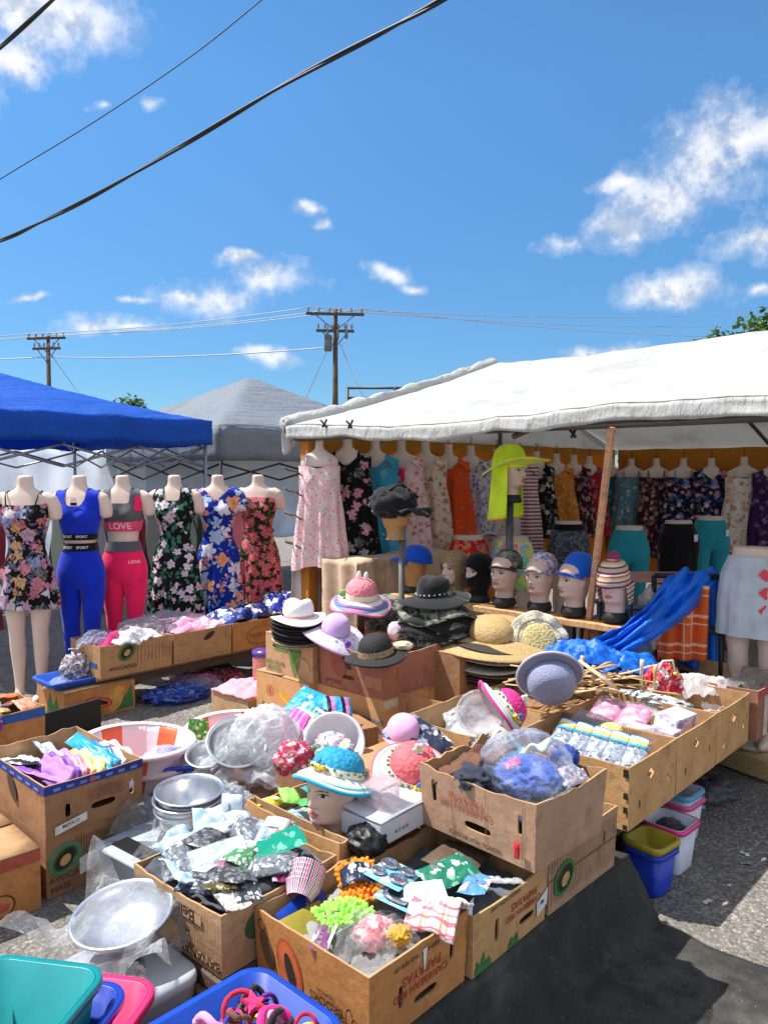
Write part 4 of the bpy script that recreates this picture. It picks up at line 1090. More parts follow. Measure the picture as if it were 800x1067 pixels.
bs, bnt, bb = newmat('black_sheet'); co = coords(bnt)
cs = ramp(bnt, noise_out(bnt, co, 5, 6, .65), [(.3, lin((38, 38, 37))[:3]), (.5, lin((52, 52, 50))[:3]), (.72, lin((72, 71, 68))[:3])])
fl = nd(bnt, 'ShaderNodeTexVoronoi'); fl.inputs['Scale'].default_value = 38; lk(bnt, co, fl.inputs['Vector'])
cs = mixc(bnt, ramp(bnt, fl.outputs['Distance'], [(.05, g(.5)), (.11, g(0))]), cs, lin((150, 148, 142)))
lk(bnt, cs, bb.inputs['Base Color']); bb.inputs['Roughness'].default_value = .8; bb.inputs['Specular IOR Level'].default_value = .3
cs = mixc(bnt, ramp(bnt, noise_out(bnt, co, 2.3, 7, .7), [(.5, g(0)), (.68, g(.5))]), cs, lin((116, 110, 102)))
lk(bnt, cs, bb.inputs['Base Color'])
bump(bnt, bb, mth(bnt, 'ADD', noise_out(bnt, co, 6, 6, .65), mth(bnt, 'MULTIPLY', noise_out(bnt, co, 160, 3), .3)), .5, .015)
def drape(u, v):          # u along a, v from the table top over the edge, down and out over the ground
    a = lerp(.45, 2.58, u)
    out = 1.05 + .25 * nz((u * 3, 5, 1)) + (.25 * (1 - u)) - .55 * sstep(.9, 1.0, u)
    L1, L2 = .35, .36
    s = v * (L1 + L2 + out); wob = (.02 * sin(u * 23 + 1) + .014 * sin(u * 57 + 2)) * sin(min(1, max(0, (s - L1) / L2)) * pi * .6) + .02 * nz((u * 9, s * 4, 2))
    if s < L1: b, z = 1.53 - s + 0.0, ZF - .003
    elif s < L1 + L2:
        k = (s - L1) / L2; b = 1.185 - .10 * k ** 1.5 + wob; z = lerp(ZF - .003, .016, sstep(0, 1, k) * .25 + k * .75)
    else:
        k = (s - L1 - L2); b = 1.085 - k + wob * max(0, 1 - k * 5); z = .006 + .010 * max(0, 1 - k * 8) + .012 * max(0, nz((u * 7, k * 6, 3))) + .008 * max(0, 1 - 7 * abs(nz((u * 4 + k, k * 2.5, 9))))
    return ab(a + .09 * (nz((s * 2, 0, 7))) * sstep(.9, 1, u), b, z)
tag(MB().slab(drape, 110, 70, .003).build('black_sheet', bs), 'black woven ground sheet draped over the platform edge and spread on the asphalt', 'ground sheet')

# ------------------------------------------------------------------ the cartons
B = {}
B['papaya'] = c = Carton('orange brown papaya carton at the front, open and full of kitchen goods', 1.235, 1.6, 1.2, 1.615, ZF + .002, .196, 'orange', {'r': [SLOTV(.3, .45), SLOTV(.83, .62), (.56, .26, .045, .012, .6)], 'f': []}, 0)
c.decal('f', papaya('f', .33, .42, .8, .25) + [('oval', (112, 84, 62), .12, .5, .022, .05, .4), ('ring', DKB, .08, .82, .016, .016, .8, 0), ('text', DKB, 'BROOKS', .66, .32, .022, 180), ('text', DKB, 'TROPICAL', .66, .44, .011, 180), ('rect', DKB, .5, .82, .23, .245), ('ring', DKB, .86, .33, .013, .026, .8, .1)])
c.decal('r', [('text', RED, 'CARIBBEAN RED', .5, .46, .02, 180), ('text', RED, 'PAPAYAS', .5, .62, .026, 180), ('text', DKB, 'KEEP DRY  THIS SIDE UP', .45, .86, .011, 180), ('poly', (226, 226, 220), [(.5, .9), (.545, .9), (.53, .62), (.52, .6)])])
B['second'] = c = Carton('papaya carton with a torn white label, second along the black sheet edge', 1.615, 1.99, 1.19, 1.6, ZF + .002, .178, 'tan', {'r': [(.3, .5, .009, .034, .5), (.72, .3, .04, .011, .6)]}, 1)
c.decal('r', [('text', RED, 'CARIBBEAN RED', .66, .52, .018, 180), ('text', RED, 'PAPAYAS', .66, .68, .024, 180), ('text', DKB, 'HANDLE WITH CARE', .4, .9, .011, 180), ('poly', GRN, [(.02, .02), (.24, .02), (.2, .2), (.16, .1), (.13, .34), (.09, .12), (.05, .25)]), ('poly', GRN, [(.45, .02), (.6, .02), (.58, .22), (.54, .1), (.5, .2)])])
c.decal('r', [('poly', (228, 230, 232), [(.84, .44), (1.0, .58), (1.0, .3), (.86, .18)]), ('rect', BLU, .9, .95, .36, .42)], 'torn_label')
B['banana2'] = c = Carton('weathered avocado carton under the big scuffed carton, right of the torn label', 2.02, 2.44, 1.19, 1.62, ZF + .002, .212, 'grey', {'r': [(.8, .62, .008, .022, .5)]}, -1)
c.decal('r', [('lines', (112, 80, 54), .03, .97, .12, .9, 26, .0022), ('rect', (112, 80, 54), .0, 1.0, .5, .52)] + avocado(.22, .42, .85) + [('ring', GRN, .2, .44, .062, .05, .8, .5)])
B['grey'] = c = Carton('big scuffed brown carton with a red tag, stacked on the front cartons', 1.86, 2.22, 1.13, 1.56, .458, .206, 'grey', {'f': [(.13, .62, .009, .036, .5), (.52, .3, .05, .013, .6), (.88, .62, .008, .03, .5)]}, -3, .012, wave=.014)
c.decal('f', [('text', (176, 96, 84), 'CARIBBEAN RED', .42, .52, .02, 180), ('text', (176, 96, 84), 'PAPAYAS', .42, .66, .024, 180), ('text', DKB, 'TROPICAL FRUIT PRODUCE', .5, .09, .012, 180), ('lines', (140, 104, 80), .3, .9, .02, .98, 3, .002)])
tgm = MB().pillow(.02, .05, .012, 3, .002); o = tgm.build('red_tag', glossy((206, 40, 44)), c.o, None); o.matrix_local = Matrix.Translation(c.pt('f', .88, .055, .012)) @ Euler((R(90), 0, R(-90))).to_matrix().to_4x4() ; 
B['sponge'] = c = Carton('shallow carton of coloured sponges behind the blue bee hat', 1.58, 2.0, 1.71, 2.12, ZF + .002, .212, 'tan', {}, 0)
B['sponge'].decal('f', [('lines', (120, 84, 52), .05, .95, .1, .8, 18, .002)])
B['belina'] = c = Carton('banana carton of packaged goods beside the wrapped metal bowl', 1.12, 1.53, 1.635, 2.035, ZP + .002, .175, 'pale', {'f': [(.62, .42, .018, .016, .9)]}, 2)
c.decal('f', [('lines', (120, 88, 56), .02, .98, .06, .86, 34, .0018), ('arc', YEL, .30, .62, .11, -2.9, -.4, .05), ('arc', (176, 136, 50), .30, .62, .105, -2.9, -.4, .003), ('arc', (176, 136, 50), .30, .62, .085, -2.9, -.4, .003), ('rect', (196, 154, 112), .38, .80, .66, .82), ('text', BLKI, 'Belina', .58, .74, .036, 180), ('rect', (196, 154, 112), .6, .99, .12, .24), ('text', BLKI, 'BANANAS', .78, .17, .028, 180), ('rect', (140, 104, 70), 0, 1, .5, .512)])
c.decal('r', [('oval', (70, 96, 60), .3, .6, .05, .04, .4), ('oval', (44, 52, 40), .6, .4, .05, .03, -.4)])
tag(MB().box((0, 0, .018), (.42, .42, .036), bev=.004).build('wooden_board', DWD, None, ab(1.325, 1.835, ZF + .001), ROT), 'rough board under the banana carton of packaged goods', 'board')
B['papaya'].dz = .022; B['second'].dz = .008; B['banana2'].dz = .038; B['sponge'].dz = .04
# tan trays along the right table
TR = [('tan tray box with pouches and a chick toy, nearest of the tray row', 2.57, 2.985), ('tan tray box of pink packs and lilac cartons, second of the tray row', 2.995, 3.42), ('empty looking tan tray box in front of the taped red brown carton', 3.43, 3.85)]
HM = {'r': [(.45, .72, .034, .026, 1), (.8, .38, .008, .018, .7), (.2, .34, .008, .018, .7)], 'f': [(.62, .26, .026, .012, .9)]}
tr = []
for i, (lab, a0, a1) in enumerate(TR):
    hh = {'r': [(.44 + .03 * i, .70, .03, .02, 1.6), (.82, .42, .008, .018, .7), (.22, .30, .008, .018, .7)], 'f': [(.62, .28, .026, .012, .9)] if i == 0 else []}
    tr.append(Carton(lab, a0, a1, 1.2, 1.71, .306, .236, 'tan', hh, 0, .004, wave=.003, seed=i, group='tan tray boxes'))
tr[0].decal('f', [('ring', DKB, s, t, .011, .011, .8, 0) for s in (.6, .68) for t in (.62, .76)] + [('rect', BLKI, .96, .999, .84, .97), ('rect', BLKI, .965, .999, .5, .6), ('rect', BLKI, .965, .999, .28, .38), ('rect', BLKI, .965, .999, .02, .1)], 'printed_marks')
MB().poly([V(q) for q in (tr[0].pt('f', .56, .066, -.012), tr[0].pt('f', .68, .066, -.012), tr[0].pt('f', .68, .066 + .03, -.012), tr[0].pt('f', .56, .096, -.012))]).build('red_lining', glossy((190, 60, 50)), tr[0].o)
B['redbox'] = c = Carton('red brown carton sealed with clear tape at the far end of the tray row', 3.875, 4.33, 1.17, 1.72, .306, .246, 'red', {'r': []}, 0)
c.decal('r', [('rect', (206, 186, 176), .2, .34, .0, 1.0), ('rect', (190, 76, 88), 0, 1, .82, .99)], 'tape')
c.decal('f', [('rect', (236, 226, 224), .66, .74, .86, 1.0)], 'sticker')
B['hatbox'] = c = Carton('tan carton with a blue round seal holding the magenta bee hat', 2.47, 2.93, 1.74, 2.2, .306, .225, 'tan', {}, 0, .004)
c.decal('f', [('oval', BLU, .54, .5, .036, .036, 0), ('ring', (186, 142, 96), .54, .5, .032, .032, .86, 0), ('poly', (206, 196, 170), [(.5, .44), (.54, .62), (.58, .44)])])
B['pegbox'] = Carton('tan carton heaped with wooden back scratchers', 2.96, 3.42, 1.74, 2.18, .306, .225, 'tan', {}, 0, .004)
B['strawbox'] = c = Carton('carton under the stack of straw hats', 2.8, 3.22, 2.22, 2.6, .306, .21, 'kraft', {}, 3)
c.decal('f', [('lines', (130, 92, 60), .1, .9, .2, .8, 4, .004)])
# hat cartons in the middle
B['midlow'] = c = Carton('banana carton under the red brown hat carton', 2.68, 3.12, 2.5, 2.98, .272, .216, 'tan', {'r': [(.4, .7, .03, .022, .9)]}, 0, 0, True)
c.decal('f', [('arc', (150, 110, 60), .45, .75, r, -2.9, -.5, .004) for r in (.16, .13, .1, .07)] + [('oval', BLKI, .72, .22, .008, .008, 0), ('text', BLU, 'BANANAS', .84, .5, .022, 0), ('text', BLU, 'PREMIUM', .84, .34, .02, 0)])
c.decal('r', [('rect', (200, 190, 180), .0, .22, .8, 1.0)], 'tape')
B['brown'] = c = Carton('red brown papaya carton with hats on it in the middle', 2.68, 3.1, 2.5, 2.95, .492, .216, 'red', {'r': [(.2, .55, .012, .032, .5)], 'f': [(.45, .32, .045, .012, .6)]}, 0)
c.decal('f', [('oval', (60, 44, 40), .42, .68, .02, .05, .9), ('oval', (150, 86, 66), .3, .6, .05, .07, .5), ('text', (206, 170, 150), 'PAPAYA', .7, .78, .02, 0), ('rect', (178, 124, 96), .72, .98, .22, .5), ('text', (120, 70, 54), 'SWEET FRUIT', .22, .16, .014, 0)])
B['greenlow'] = c = Carton('banana carton under the green printed avocado carton', 2.62, 3.04, 2.98, 3.42, .272, .216, 'tan', {}, 0, 0, True)
c.decal('f', [('arc', YEL, .7, .9, .13, -2.6, -.6, .05), ('arc', (140, 100, 50), .7, .9, .10, -2.6, -.6, .004), ('ring', RED, .28, .6, .03, .03, .86, 0), ('text', RED, 'B', .28, .6, .03, 0), ('poly', GRN, [(.1, .05), (.3, .05), (.25, .25), (.2, .12), (.14, .3)])])
B['green'] = c = Carton('green printed avocado carton under the stack of white fedoras', 2.64, 3.0, 2.97, 3.36, .492, .216, 'pale', {'f': [(.2, .72, .02, .008, .7)]}, 0, 0, True)
c.decal('f', [('rect', (98, 132, 66), .2, .76, .62, .86), ('text', (40, 70, 40), 'AVOCADOS', .48, .74, .03, 0), ('poly', (98, 132, 66), [(.5, .62), (.76, .62), (.72, .3), (.62, .06), (.56, .3)]), ('text', (98, 132, 66), 'FRESH FROM', .2, .3, .022, 0), ('text', (98, 132, 66), 'MEXICO', .2, .16, .022, 0), ('arc', (150, 160, 90), .8, .3, .06, 0, 5, .006)])
c.decal('r', [('poly', (98, 132, 66), [(.1, .1), (.4, .2), (.3, .5), (.2, .3)]), ('lines', (120, 90, 60), .1, .9, .1, .9, 6, .002)])
# left stacks
B['stacktop'] = c = Carton('carton with a blue printed band, full of coloured hangers, upper of the left stack', 1.18, 1.57, 2.815, 3.39, .236, .2, 'brown', {'r': [(.22, .42, .011, .026, .5), (.88, .5, .009, .03, .5), (.58, .34, .05, .014, .6)], 'f': []}, 0, .004)
c.decal('r', [('rect', (40, 56, 140), 0, 1, .82, .985)] + [('rect', (110, 130, 196), .08 + .13 * i, .15 + .13 * i, .86, .92) for i in range(7)] + [('oval', (180, 90, 90), .46, .9, .012, .012, 0)], 'blue_band')
c.decal('f', [('rect', (40, 56, 140), 0, 1, .82, .985)] + [('rect', (110, 130, 196), .08 + .13 * i, .15 + .13 * i, .86, .92) for i in range(7)] + [('oval', (70, 54, 46), .5, .6, .03, .06, .6)], 'blue_band')
c.decal('r', [('text', (150, 96, 74), 'CARIBBEAN', .6, .66, .02, 3), ('text', (150, 96, 74), 'PAPAYAS', .6, .54, .024, 3), ('poly', (220, 218, 212), [(.08, .18), (.4, .3), (.4, .14), (.08, .02)]), ('text', BLKI, 'MEXICO', .24, .17, .013, 8)])
B['stacklow'] = c = Carton('carton with a green avocado badge and blank white label, lower of the left stack', 1.18, 1.56, 2.82, 3.37, .002, .232, 'brown', {}, 0, 0, True)
c.decal('r', [('lines', (92, 64, 42), .3, .98, .45, .88, 26, .0028), ('ring', (86, 130, 90), .19, .58, .07, .058, .72, .4)] + avocado(.19, .58, .8) + [('oval', (86, 130, 90), .34, .5, .03, .022, .3), ('text', (90, 64, 46), 'AVOCADO', .24, .3, .024, 2), ('text', (90, 64, 46), 'HASS', .14, .14, .024, 2), ('poly', WHT, [(.33, .22), (.7, .34), (.7, .66), (.33, .5)])])
B['leftclosed'] = c = Carton('closed tan carton at the left edge in front of the stack', .78, 1.15, 2.79, 3.3, .002, .226, 'orange', {'r': [(.3, .55, .024, .014, .8)]}, -1, .0, True)
c.decal('r', [('rect', (176, 84, 66), 0, 1, .8, .99), ('ring', DKB, .62, .26, .05, .042, .9, 0), ('oval', (190, 90, 70), .62, .24, .03, .014, 0)])
# mannequin row
arr = [('carton with an avocado badge and white clothes, left end of the mannequin table', 2.34, 2.86, 'kraft'), ('carton of pink packaged clothes on the mannequin table', 2.88, 3.36, 'kraft'), ('carton with a dark print under blue and white cloths on the mannequin table', 3.38, 3.9, 'orange'), ('last carton of the mannequin table row beside the white fedoras', 3.92, 4.4, 'tan')]
mr = [Carton(l, a0, a1, 4.69, 5.1, .254, .215, m_, {'r': []}, 0, .004, seed=i + 3, group='cartons along the mannequin table') for i, (l, a0, a1, m_) in enumerate(arr)]
mr[0].decal('r', avocado(.36, .7, .85) + [('lines', (130, 96, 64), .5, .96, .3, .85, 10, .004), ('text', DKB, 'AVOCADOS', .3, .25, .026, 0), ('ring', GRN, .36, .7, .068, .05, .85, .6)])
mr[0].decal('f', [('rect', BLU, .1, .9, .3, .45)])
mr[1].decal('r', [('oval', DKB, .6, .75, .05, .02, .5), ('lines', (140, 96, 64), .08, .9, .05, .12, 12, .01)])
mr[2].decal('r', [('text', (150, 84, 56), 'PAPAYAS', .5, .45, .04, 0), ('ring', (150, 84, 56), .5, .45, .14, .07, .94, 0)])
B['papground'] = c = Carton('papaya carton with a painted halved papaya, on the ground below the left mannequins', 2.12, 2.6, 4.73, 5.12, .002, .196, 'orange', {}, 0, 0, True)
c.decal('r', [('poly', (70, 120, 66), [(.7, .3), (.78, .95), (.86, .5), (.95, .9), (.98, .1), (.7, .05)]), ('oval', (216, 160, 80), .72, .5, .05, .085, -.4), ('oval', (196, 60, 50), .46, .48, .1, .038, -.22), ('oval', (206, 110, 80), .46, .48, .085, .028, -.22), ('oval', (40, 30, 30), .46, .48, .07, .016, -.22), ('text', RED, 'PAPAYA', .3, .16, .02, 0)])
c.decal('f', [('poly', GRN, [(.3, .1), (.8, .1), (.7, .8), (.55, .4), (.45, .85)])])
B['purse'] = c = Carton('carton with a blue band holding coloured purses at the left edge', 1.42, 1.86, 4.42, 4.8, .002, .25, 'orange', {}, 0, .004)
c.decal('r', [('rect', (46, 96, 170), 0, 1, .76, .96), ('ring', (170, 110, 60), .4, .35, .06, .05, .9, 0)], 'blue_band')
B['pinkbox'] = c = Carton('short carton topped with pink shirts left of the green avocado carton', 2.62, 2.98, 3.5, 3.86, .002, .3, 'pale', {}, 0, 0)
c.decal('f', [('poly', (110, 130, 60), [(.2, .2), (.7, .2), (.6, .5), (.45, .3), (.3, .55)]), ('text', GRNB, 'LIMES', .4, .6, .03, 0)])
c.decal('r', [('lines', (130, 96, 60), .1, .9, .2, .8, 5, .003)])
# ------------------------------------------------------------------ display heads
HP = [(0, .064, .062, .062), (.012, .058, .056, .058), (.04, .053, .05, .056), (.068, .051, .05, .064), (.084, .054, .064, .074), (.094, .056, .084, .08), (.105, .059, .09, .084), (.13, .063, .091, .09), (.16, .068, .090, .097), (.19, .0715, .090, .101), (.22, .073, .091, .102), (.25, .069, .083, .096), (.272, .058, .066, .08), (.289, .040, .044, .056), (.298, .018, .02, .026), (.300, .002, .002, .003)]
def headmesh():
    nz_, n = 96, 96; vs = []; 
    for i in range(nz_ + 1):
        z = .3 * (i / nz_); z = .3 * (i / nz_) if i < nz_ * .9 else .3 * (.9 + .1 * math.sin((i / nz_ - .9) / .1 * pi / 2))
        w_, f, bk = catmull(HP, min(z, .2999))
        for j in range(n):
            th = 2 * pi * j / n; c, s = cos(th), sin(th); e = 2 / 2.15
            x = math.copysign(abs(c) ** e, c) * w_; y = math.copysign(abs(s) ** e, s) * (bk if s > 0 else f)
            if s < 0:
                gx = lambda x0, sx: math.exp(-((x - x0) / sx) ** 2); gz = lambda z0, s0: math.exp(-((z - z0) / s0) ** 2)
                nose = gx(0, .0095 + .006 * max(0, (.17 - z) / .02)) * (sstep(.205, .158, z) * sstep(.143, .153, z)) * .021
                y -= nose + gx(0, .015) * gz(.2, .02) * .004
                for sx in (-1, 1):
                    y += gx(sx * .031, .016) * gz(.187, .011) * .009 - gx(sx * .031, .011) * gz(.186, .0065) * .0045
                    y -= gx(sx * .032, .024) * gz(.206, .008) * .004 + gx(sx * .043, .02) * gz(.158, .018) * .003
                    y += gx(sx * .04, .012) * gz(.125, .02) * .004
                y -= gx(0, .02) * (gz(.131, .0055) * .006 + gz(.120, .006) * .0065) - gx(0, .022) * gz(.1255, .0018) * .003 - gx(0, .02) * gz(.111, .005) * .004 + gx(0, .018) * gz(.1, .01) * .004
            else: pass
            for sx in (-1, 1):   # ears
                if x * sx > 0: x += sx * .012 * math.exp(-((y - .012) / .013) ** 2 - ((z - .172) / .026) ** 2)
            vs.append(V((x, y, z)))
    fs = []; ms = []
    for i in range(nz_):
        for j in range(n):
            f = (i * n + j, i * n + (j + 1) % n, (i + 1) * n + (j + 1) % n, (i + 1) * n + j); fs.append(f)
            c = (vs[f[0]] + vs[f[2]]) / 2; m_ = 0
            if c.y < -.05:
                for sx in (-1, 1):
                    dx, dz = (c.x - sx * .031) * sx, c.z - .187
                    if (dx / .0145) ** 2 + (dz / .0062) ** 2 < 1: m_ = 3 if abs(dx) > .007 else 1
                    if abs(dz - .0062 + (dx / .03) ** 2 * 6 * .003) < .0022 and abs(dx) < .016: m_ = 1
                    if abs(dz - .019 + (dx / .02) ** 2 * .005) < .0024 and abs(dx) < .018: m_ = 4
                if abs(c.x) < .021 * (1 - ((c.z - .1255) / .012) ** 2) and abs(c.z - .1255) < .011: m_ = 2
            ms.append(m_)
    fs.append(tuple(range(n - 1, -1, -1))); ms.append(0)
    me = bpy.data.meshes.new('head'); me.from_pydata([tuple(q) for q in vs], [], fs)
    for mt in (plain((222, 190, 172), .42, .05, 5, name='mannequin_face', sss=.05), plain((36, 26, 24), .4), plain((196, 110, 110), .4), plain((216, 206, 200), .3), plain((120, 88, 72), .6)): me.materials.append(mt)
    me.polygons.foreach_set('material_index', ms); me.polygons.foreach_set('use_smooth', [True] * len(fs)); me.update(); return me
HEAD = headmesh()
BASEM = plain((28, 27, 28), .6)
def head(label, loc, face, group='display heads on the stall', base=True, tilt=0, post=None, me=None):
    t = thing('head_form', label, 'display head', loc, group=group, rot=(R(tilt), 0, face)); 
    obj('head', me or HEAD, t)
    if base: MB().lathe([(.001, -.016), (.072, -.016), (.074, .0), (.066, .03), (.060, .034)], 28).build('base', BASEM, t)
    return t
PLZ = .79
t = thing('display_shelf', 'raw timber plank shelf carrying the row of capped heads', 'shelf', ab(3.95, 2.55, 0), ROT)
MB().box((0, .135, PLZ - .045), (.18, 1.73, .036), bev=.004).build('plank', wood((206, 160, 110), 3), t)
for y in (-.5, .2, .9): MB().box((.0, y, (PLZ - .066) / 2), (.07, .05, PLZ - .068), bev=.004).build('leg', wood((150, 112, 80)), t)
def hcol(u, a=3.95):
    b_ = bcol(u, a); q = ab(a, b_); return V((q.x, q.y, PLZ - .01))
FA = math.atan2(AX.y, AX.x) - pi / 2     # facing -a
H = {}
for (k, u, face, lab) in [('bluecap2', 430, R(-120), 'bare brown head under the royal blue cap, far left of the shelf'), ('scarf', 474, R(-50), 'head in an animal print head wrap, second from the left on the shelf'), ('bala', 499, R(-52), 'head in the black balaclava between the wrap and the camo cap'),
                          ('camo', 526, R(-44), 'head under the camouflage cap looking left'), ('floral', 563, R(-44), 'head under the purple floral bucket cap'), ('bluecap', 599, R(-66), 'head in profile under the bright blue cap at the right of the shelf'), ('beanie', 642, R(-38), 'head under the striped knit beanie at the right end of the shelf')]:
    q = hcol(u, 3.95 if u > 505 else 4.02); q.z += .016 + (-.02 if u < 505 else 0); H[k] = (q, face)
    t = head(lab, q, face)
TANH = plain((186, 138, 84), .6, .1, 6)
bh = [o for o in bpy.data.objects if o.get('label', '').startswith('bare brown head')][0]
for ch in bh.children:
    if ch.name.startswith('head'):
        ch.data = HEAD.copy(); ch.data.materials[0] = TANH
def capdome(mb, k=1.0, z0=.212, top=.318, m=0, fn=None, wx=.082, fy=.1, by=.11):
    rings = []
    for i in range(14):
        a_ = i / 13 * pi / 2; r = cos(a_) ** .75; z = z0 + (top - z0) * sin(a_) ** .9
        rings.append([(lambda p_: fn(p_, 2 * pi * j / 40, i) if fn else p_)(V((cos(2 * pi * j / 40) * wx * r * k, sin(2 * pi * j / 40) * (by if sin(2 * pi * j / 40) > 0 else fy) * r * k, z))) for j in range(40)])
    mb.loft(rings, m); return mb
def cap(label, pos, face, mat, visor, vlen=.075, crown=.318, tilt=-9, vdrop=.02, squash=0):
    pos = pos + V((0, 0, .012))
    t = thing('cap', label, 'cap', pos, group='caps on display heads', rot=(R(tilt), 0, face))
    capdome(MB(), 1.03, .205, crown).build('crown', mat, t)
    MB().tube([(.086 * cos(2 * pi * j / 40), (.114 if sin(2 * pi * j / 40) > 0 else .104) * sin(2 * pi * j / 40), .206) for j in range(41)], .006, 6).build('band', mat, t)
    MB().slab(lambda u, v: V((sin(lerp(-1.25, 1.25, u)) * (.084 + .012 * v), -cos(lerp(-1.25, 1.25, u)) * (.1 + vlen * v * cos(lerp(-1.1, 1.1, u))) + .006, .212 - vdrop * v - .012 * abs(u * 2 - 1) ** 2)), 18, 6, .006).build('visor', visor, t)
    return t
CAMO = floral('camo', (62, 70, 44), [(36, 44, 30), (120, 116, 82), (24, 26, 20), (78, 92, 54)], 26, .62, (20, 24, 18), 30, .4, .05)
FLCAP = floral('flcap', (196, 190, 214), [(120, 80, 150), (200, 130, 110), (90, 100, 170), (230, 200, 170)], 46, .55, (70, 60, 110), 60, .4, .02)
RBL = fabric((24, 92, 200), bmp=.2)
cap('camouflage cap with a dark visor on the head looking left', *H['camo'], CAMO, fabric((52, 54, 40)), .05)
cap('purple floral bucket cap with a short visor', *H['floral'], FLCAP, FLCAP, .045)
cap('bright blue flat cap on the profile head', *H['bluecap'], RBL, RBL, .06, .335)
cap('royal blue cap pulled over the brown head at the far left', *H['bluecap2'], fabric((26, 84, 206), bmp=.2), fabric((26, 84, 206), bmp=.2), .1, .31, vdrop=.04)
# balaclava and head wrap as cloth over the head form
def over(name, label, key, mat, cond, off, cat):
    q, f = H[key]; me = submesh(HEAD, cond, off, smoothn=5); me.materials.clear(); me.materials.append(mat)
    for p_ in me.polygons: p_.material_index = 0
    return tag(obj(name, me, None, q, f), label, cat)
over('balaclava', 'black balaclava with an oval face opening', 'bala', fabric((18, 17, 18), bmp=.3), lambda c: not (c.y < -.03 and (c.x / .05) ** 2 + ((c.z - .183) / .032) ** 2 < 1), .007, 'balaclava')
LEO = floral('leo', (176, 140, 100), [(60, 42, 30), (110, 78, 50), (40, 28, 22)], 70, .4, None, 1, 1, .02)
over('head_wrap', 'animal print wrap covering the hair and neck of a head', 'scarf', LEO, lambda c: not (c.y < -.02 and (c.x / .056) ** 2 + ((c.z - .155) / .075) ** 2 < 1), .009, 'head wrap')
# knit beanie with ear flaps
q, f = H['beanie']
KN = stripes('knit', [(150, 40, 96), (228, 200, 196), (176, 206, 120), (206, 90, 110), (240, 226, 190), (90, 50, 90), (228, 150, 160), (160, 200, 130)], .075, 'Z', .95, warp=.012)
t = thing('knit_beanie', 'striped pink and green knit beanie with ear flaps and dark tassels', 'beanie', q, group='caps on display heads', rot=(R(8), 0, f))
capdome(MB(), 1.1, .19, .335, fn=lambda p_, th, i: V((p_.x * (1 + .01 * sin(th * 20)), p_.y * (1 + .01 * sin(th * 20)), p_.z))).build('crown', KN, t)
for s in (-1, 1):
    MB().slab(lambda u, v, s=s: V((s * (.088 - .004 * v), lerp(-.035, .08, u) * (1 - .55 * v) + .02 * v, .2 - .12 * v)), 8, 8, .008).build('ear_flap', KN, t)
    MB().tube([(s * .086, .03, .085), (s * .09, .02, .0), (s * .088, .0, -.1), (s * .09, -.01, -.17)], [.006, .006, .006, .012], 6).build('tassel', fabric((30, 26, 30)), t)
MB().blob((0, .01, .345), (.03, .03, .026), .35, 4, 3, 3).build('pompom', fabric((150, 60, 100)), t)

# ------------------------------------------------------------------ hats
def hat(name, label, loc, rz, cr, h, br, mc, mb_=None, droop=.02, wave=.0, wk=3, band=None, e=.62, pinch=0, tilt=(0, 0), ell=1.12, group=None, seed=0, rough=0, th=.003, cat='hat', edge=None, bandh=.03, brimfn=None, ring=None):
    t = thing(name, label, cat, loc, group=group, rot=(R(tilt[0]), R(tilt[1]), rz)); mb_ = mb_ or mc
    rings = []; n = 48
    for i in range(18):
        a_ = i / 17 * pi / 2; r = cr * max(.02, cos(a_)) ** e * (1 - .10 * sin(a_)); z = h * sin(a_) ** e
        ring_ = []
        for j in range(n):
            t_ = 2 * pi * j / n; x, y = r * cos(t_), r * ell * sin(t_); zz = z
            if pinch: zz -= pinch * math.exp(-(x / (cr * .35)) ** 2) * sstep(.45, 1, z / h); x *= 1 - .18 * sstep(.4, 1, z / h) * max(0, -sin(t_))
            k = 1 + rough * fbm((x * 40, y * 40, z * 40), seed); ring_.append(V((x * k, y * k, zz + .004)))
        rings.append(ring_)
    MB().loft(rings).build('crown', mc, t)
    def bf(u, v):
        t_ = 2 * pi * u; r = lerp(cr * .97, br, v); z = -droop * v ** 1.5 + wave * v * sin(wk * t_ + seed)
        if brimfn: z += brimfn(t_, v)
        return V((r * cos(t_), (r + cr * (ell - 1)) * sin(t_), z + .004))
    MB().slab(bf, 60, 8, th).build('brim', mb_, t)
    if band:
        MB().loft([[V((cr * 1.03 * (1 - .03 * k) * cos(2 * pi * j / 40), cr * ell * 1.03 * (1 - .03 * k) * sin(2 * pi * j / 40), .006 + bandh * k)) for j in range(40)] for k in (0, .5, 1)], caps=False).build('band', band, t)
    if edge: MB().tube([bf(i / 60, 1) for i in range(61)], .006, 6).build('edge_piping', edge, t)
    if ring:
        MB().slab(lambda u, v: bf(u, lerp(ring[1], ring[2], v)) + V((0, 0, .004)), 60, 3, .002).build('brim_stripe', ring[0], t)
    return t
STRAW = weave((214, 178, 120), 150); CREAM = weave((238, 230, 208), 130); WHH = fabric((236, 234, 230), bmp=.15); BKH = weave((38, 36, 37), 170); LILAC = fabric((206, 172, 222)); SATW = fabric((240, 236, 240))
def flower(parent, p_, r, colr, mid):
    mb = MB()
    for i in range(6):
        a_ = i * pi / 3; mb.blob((p_[0] + cos(a_) * r * .62, p_[1] + sin(a_) * r * .3, p_[2] + sin(a_) * r * .62), (r * .42, r * .3, r * .42), .1, 2, i, 2)
    mb.build('flower', fabric(colr), parent); MB().blob(p_, (r * .35, r * .42, r * .35), .1, 2, 1, 2).build('flower_centre', fabric(mid), parent)
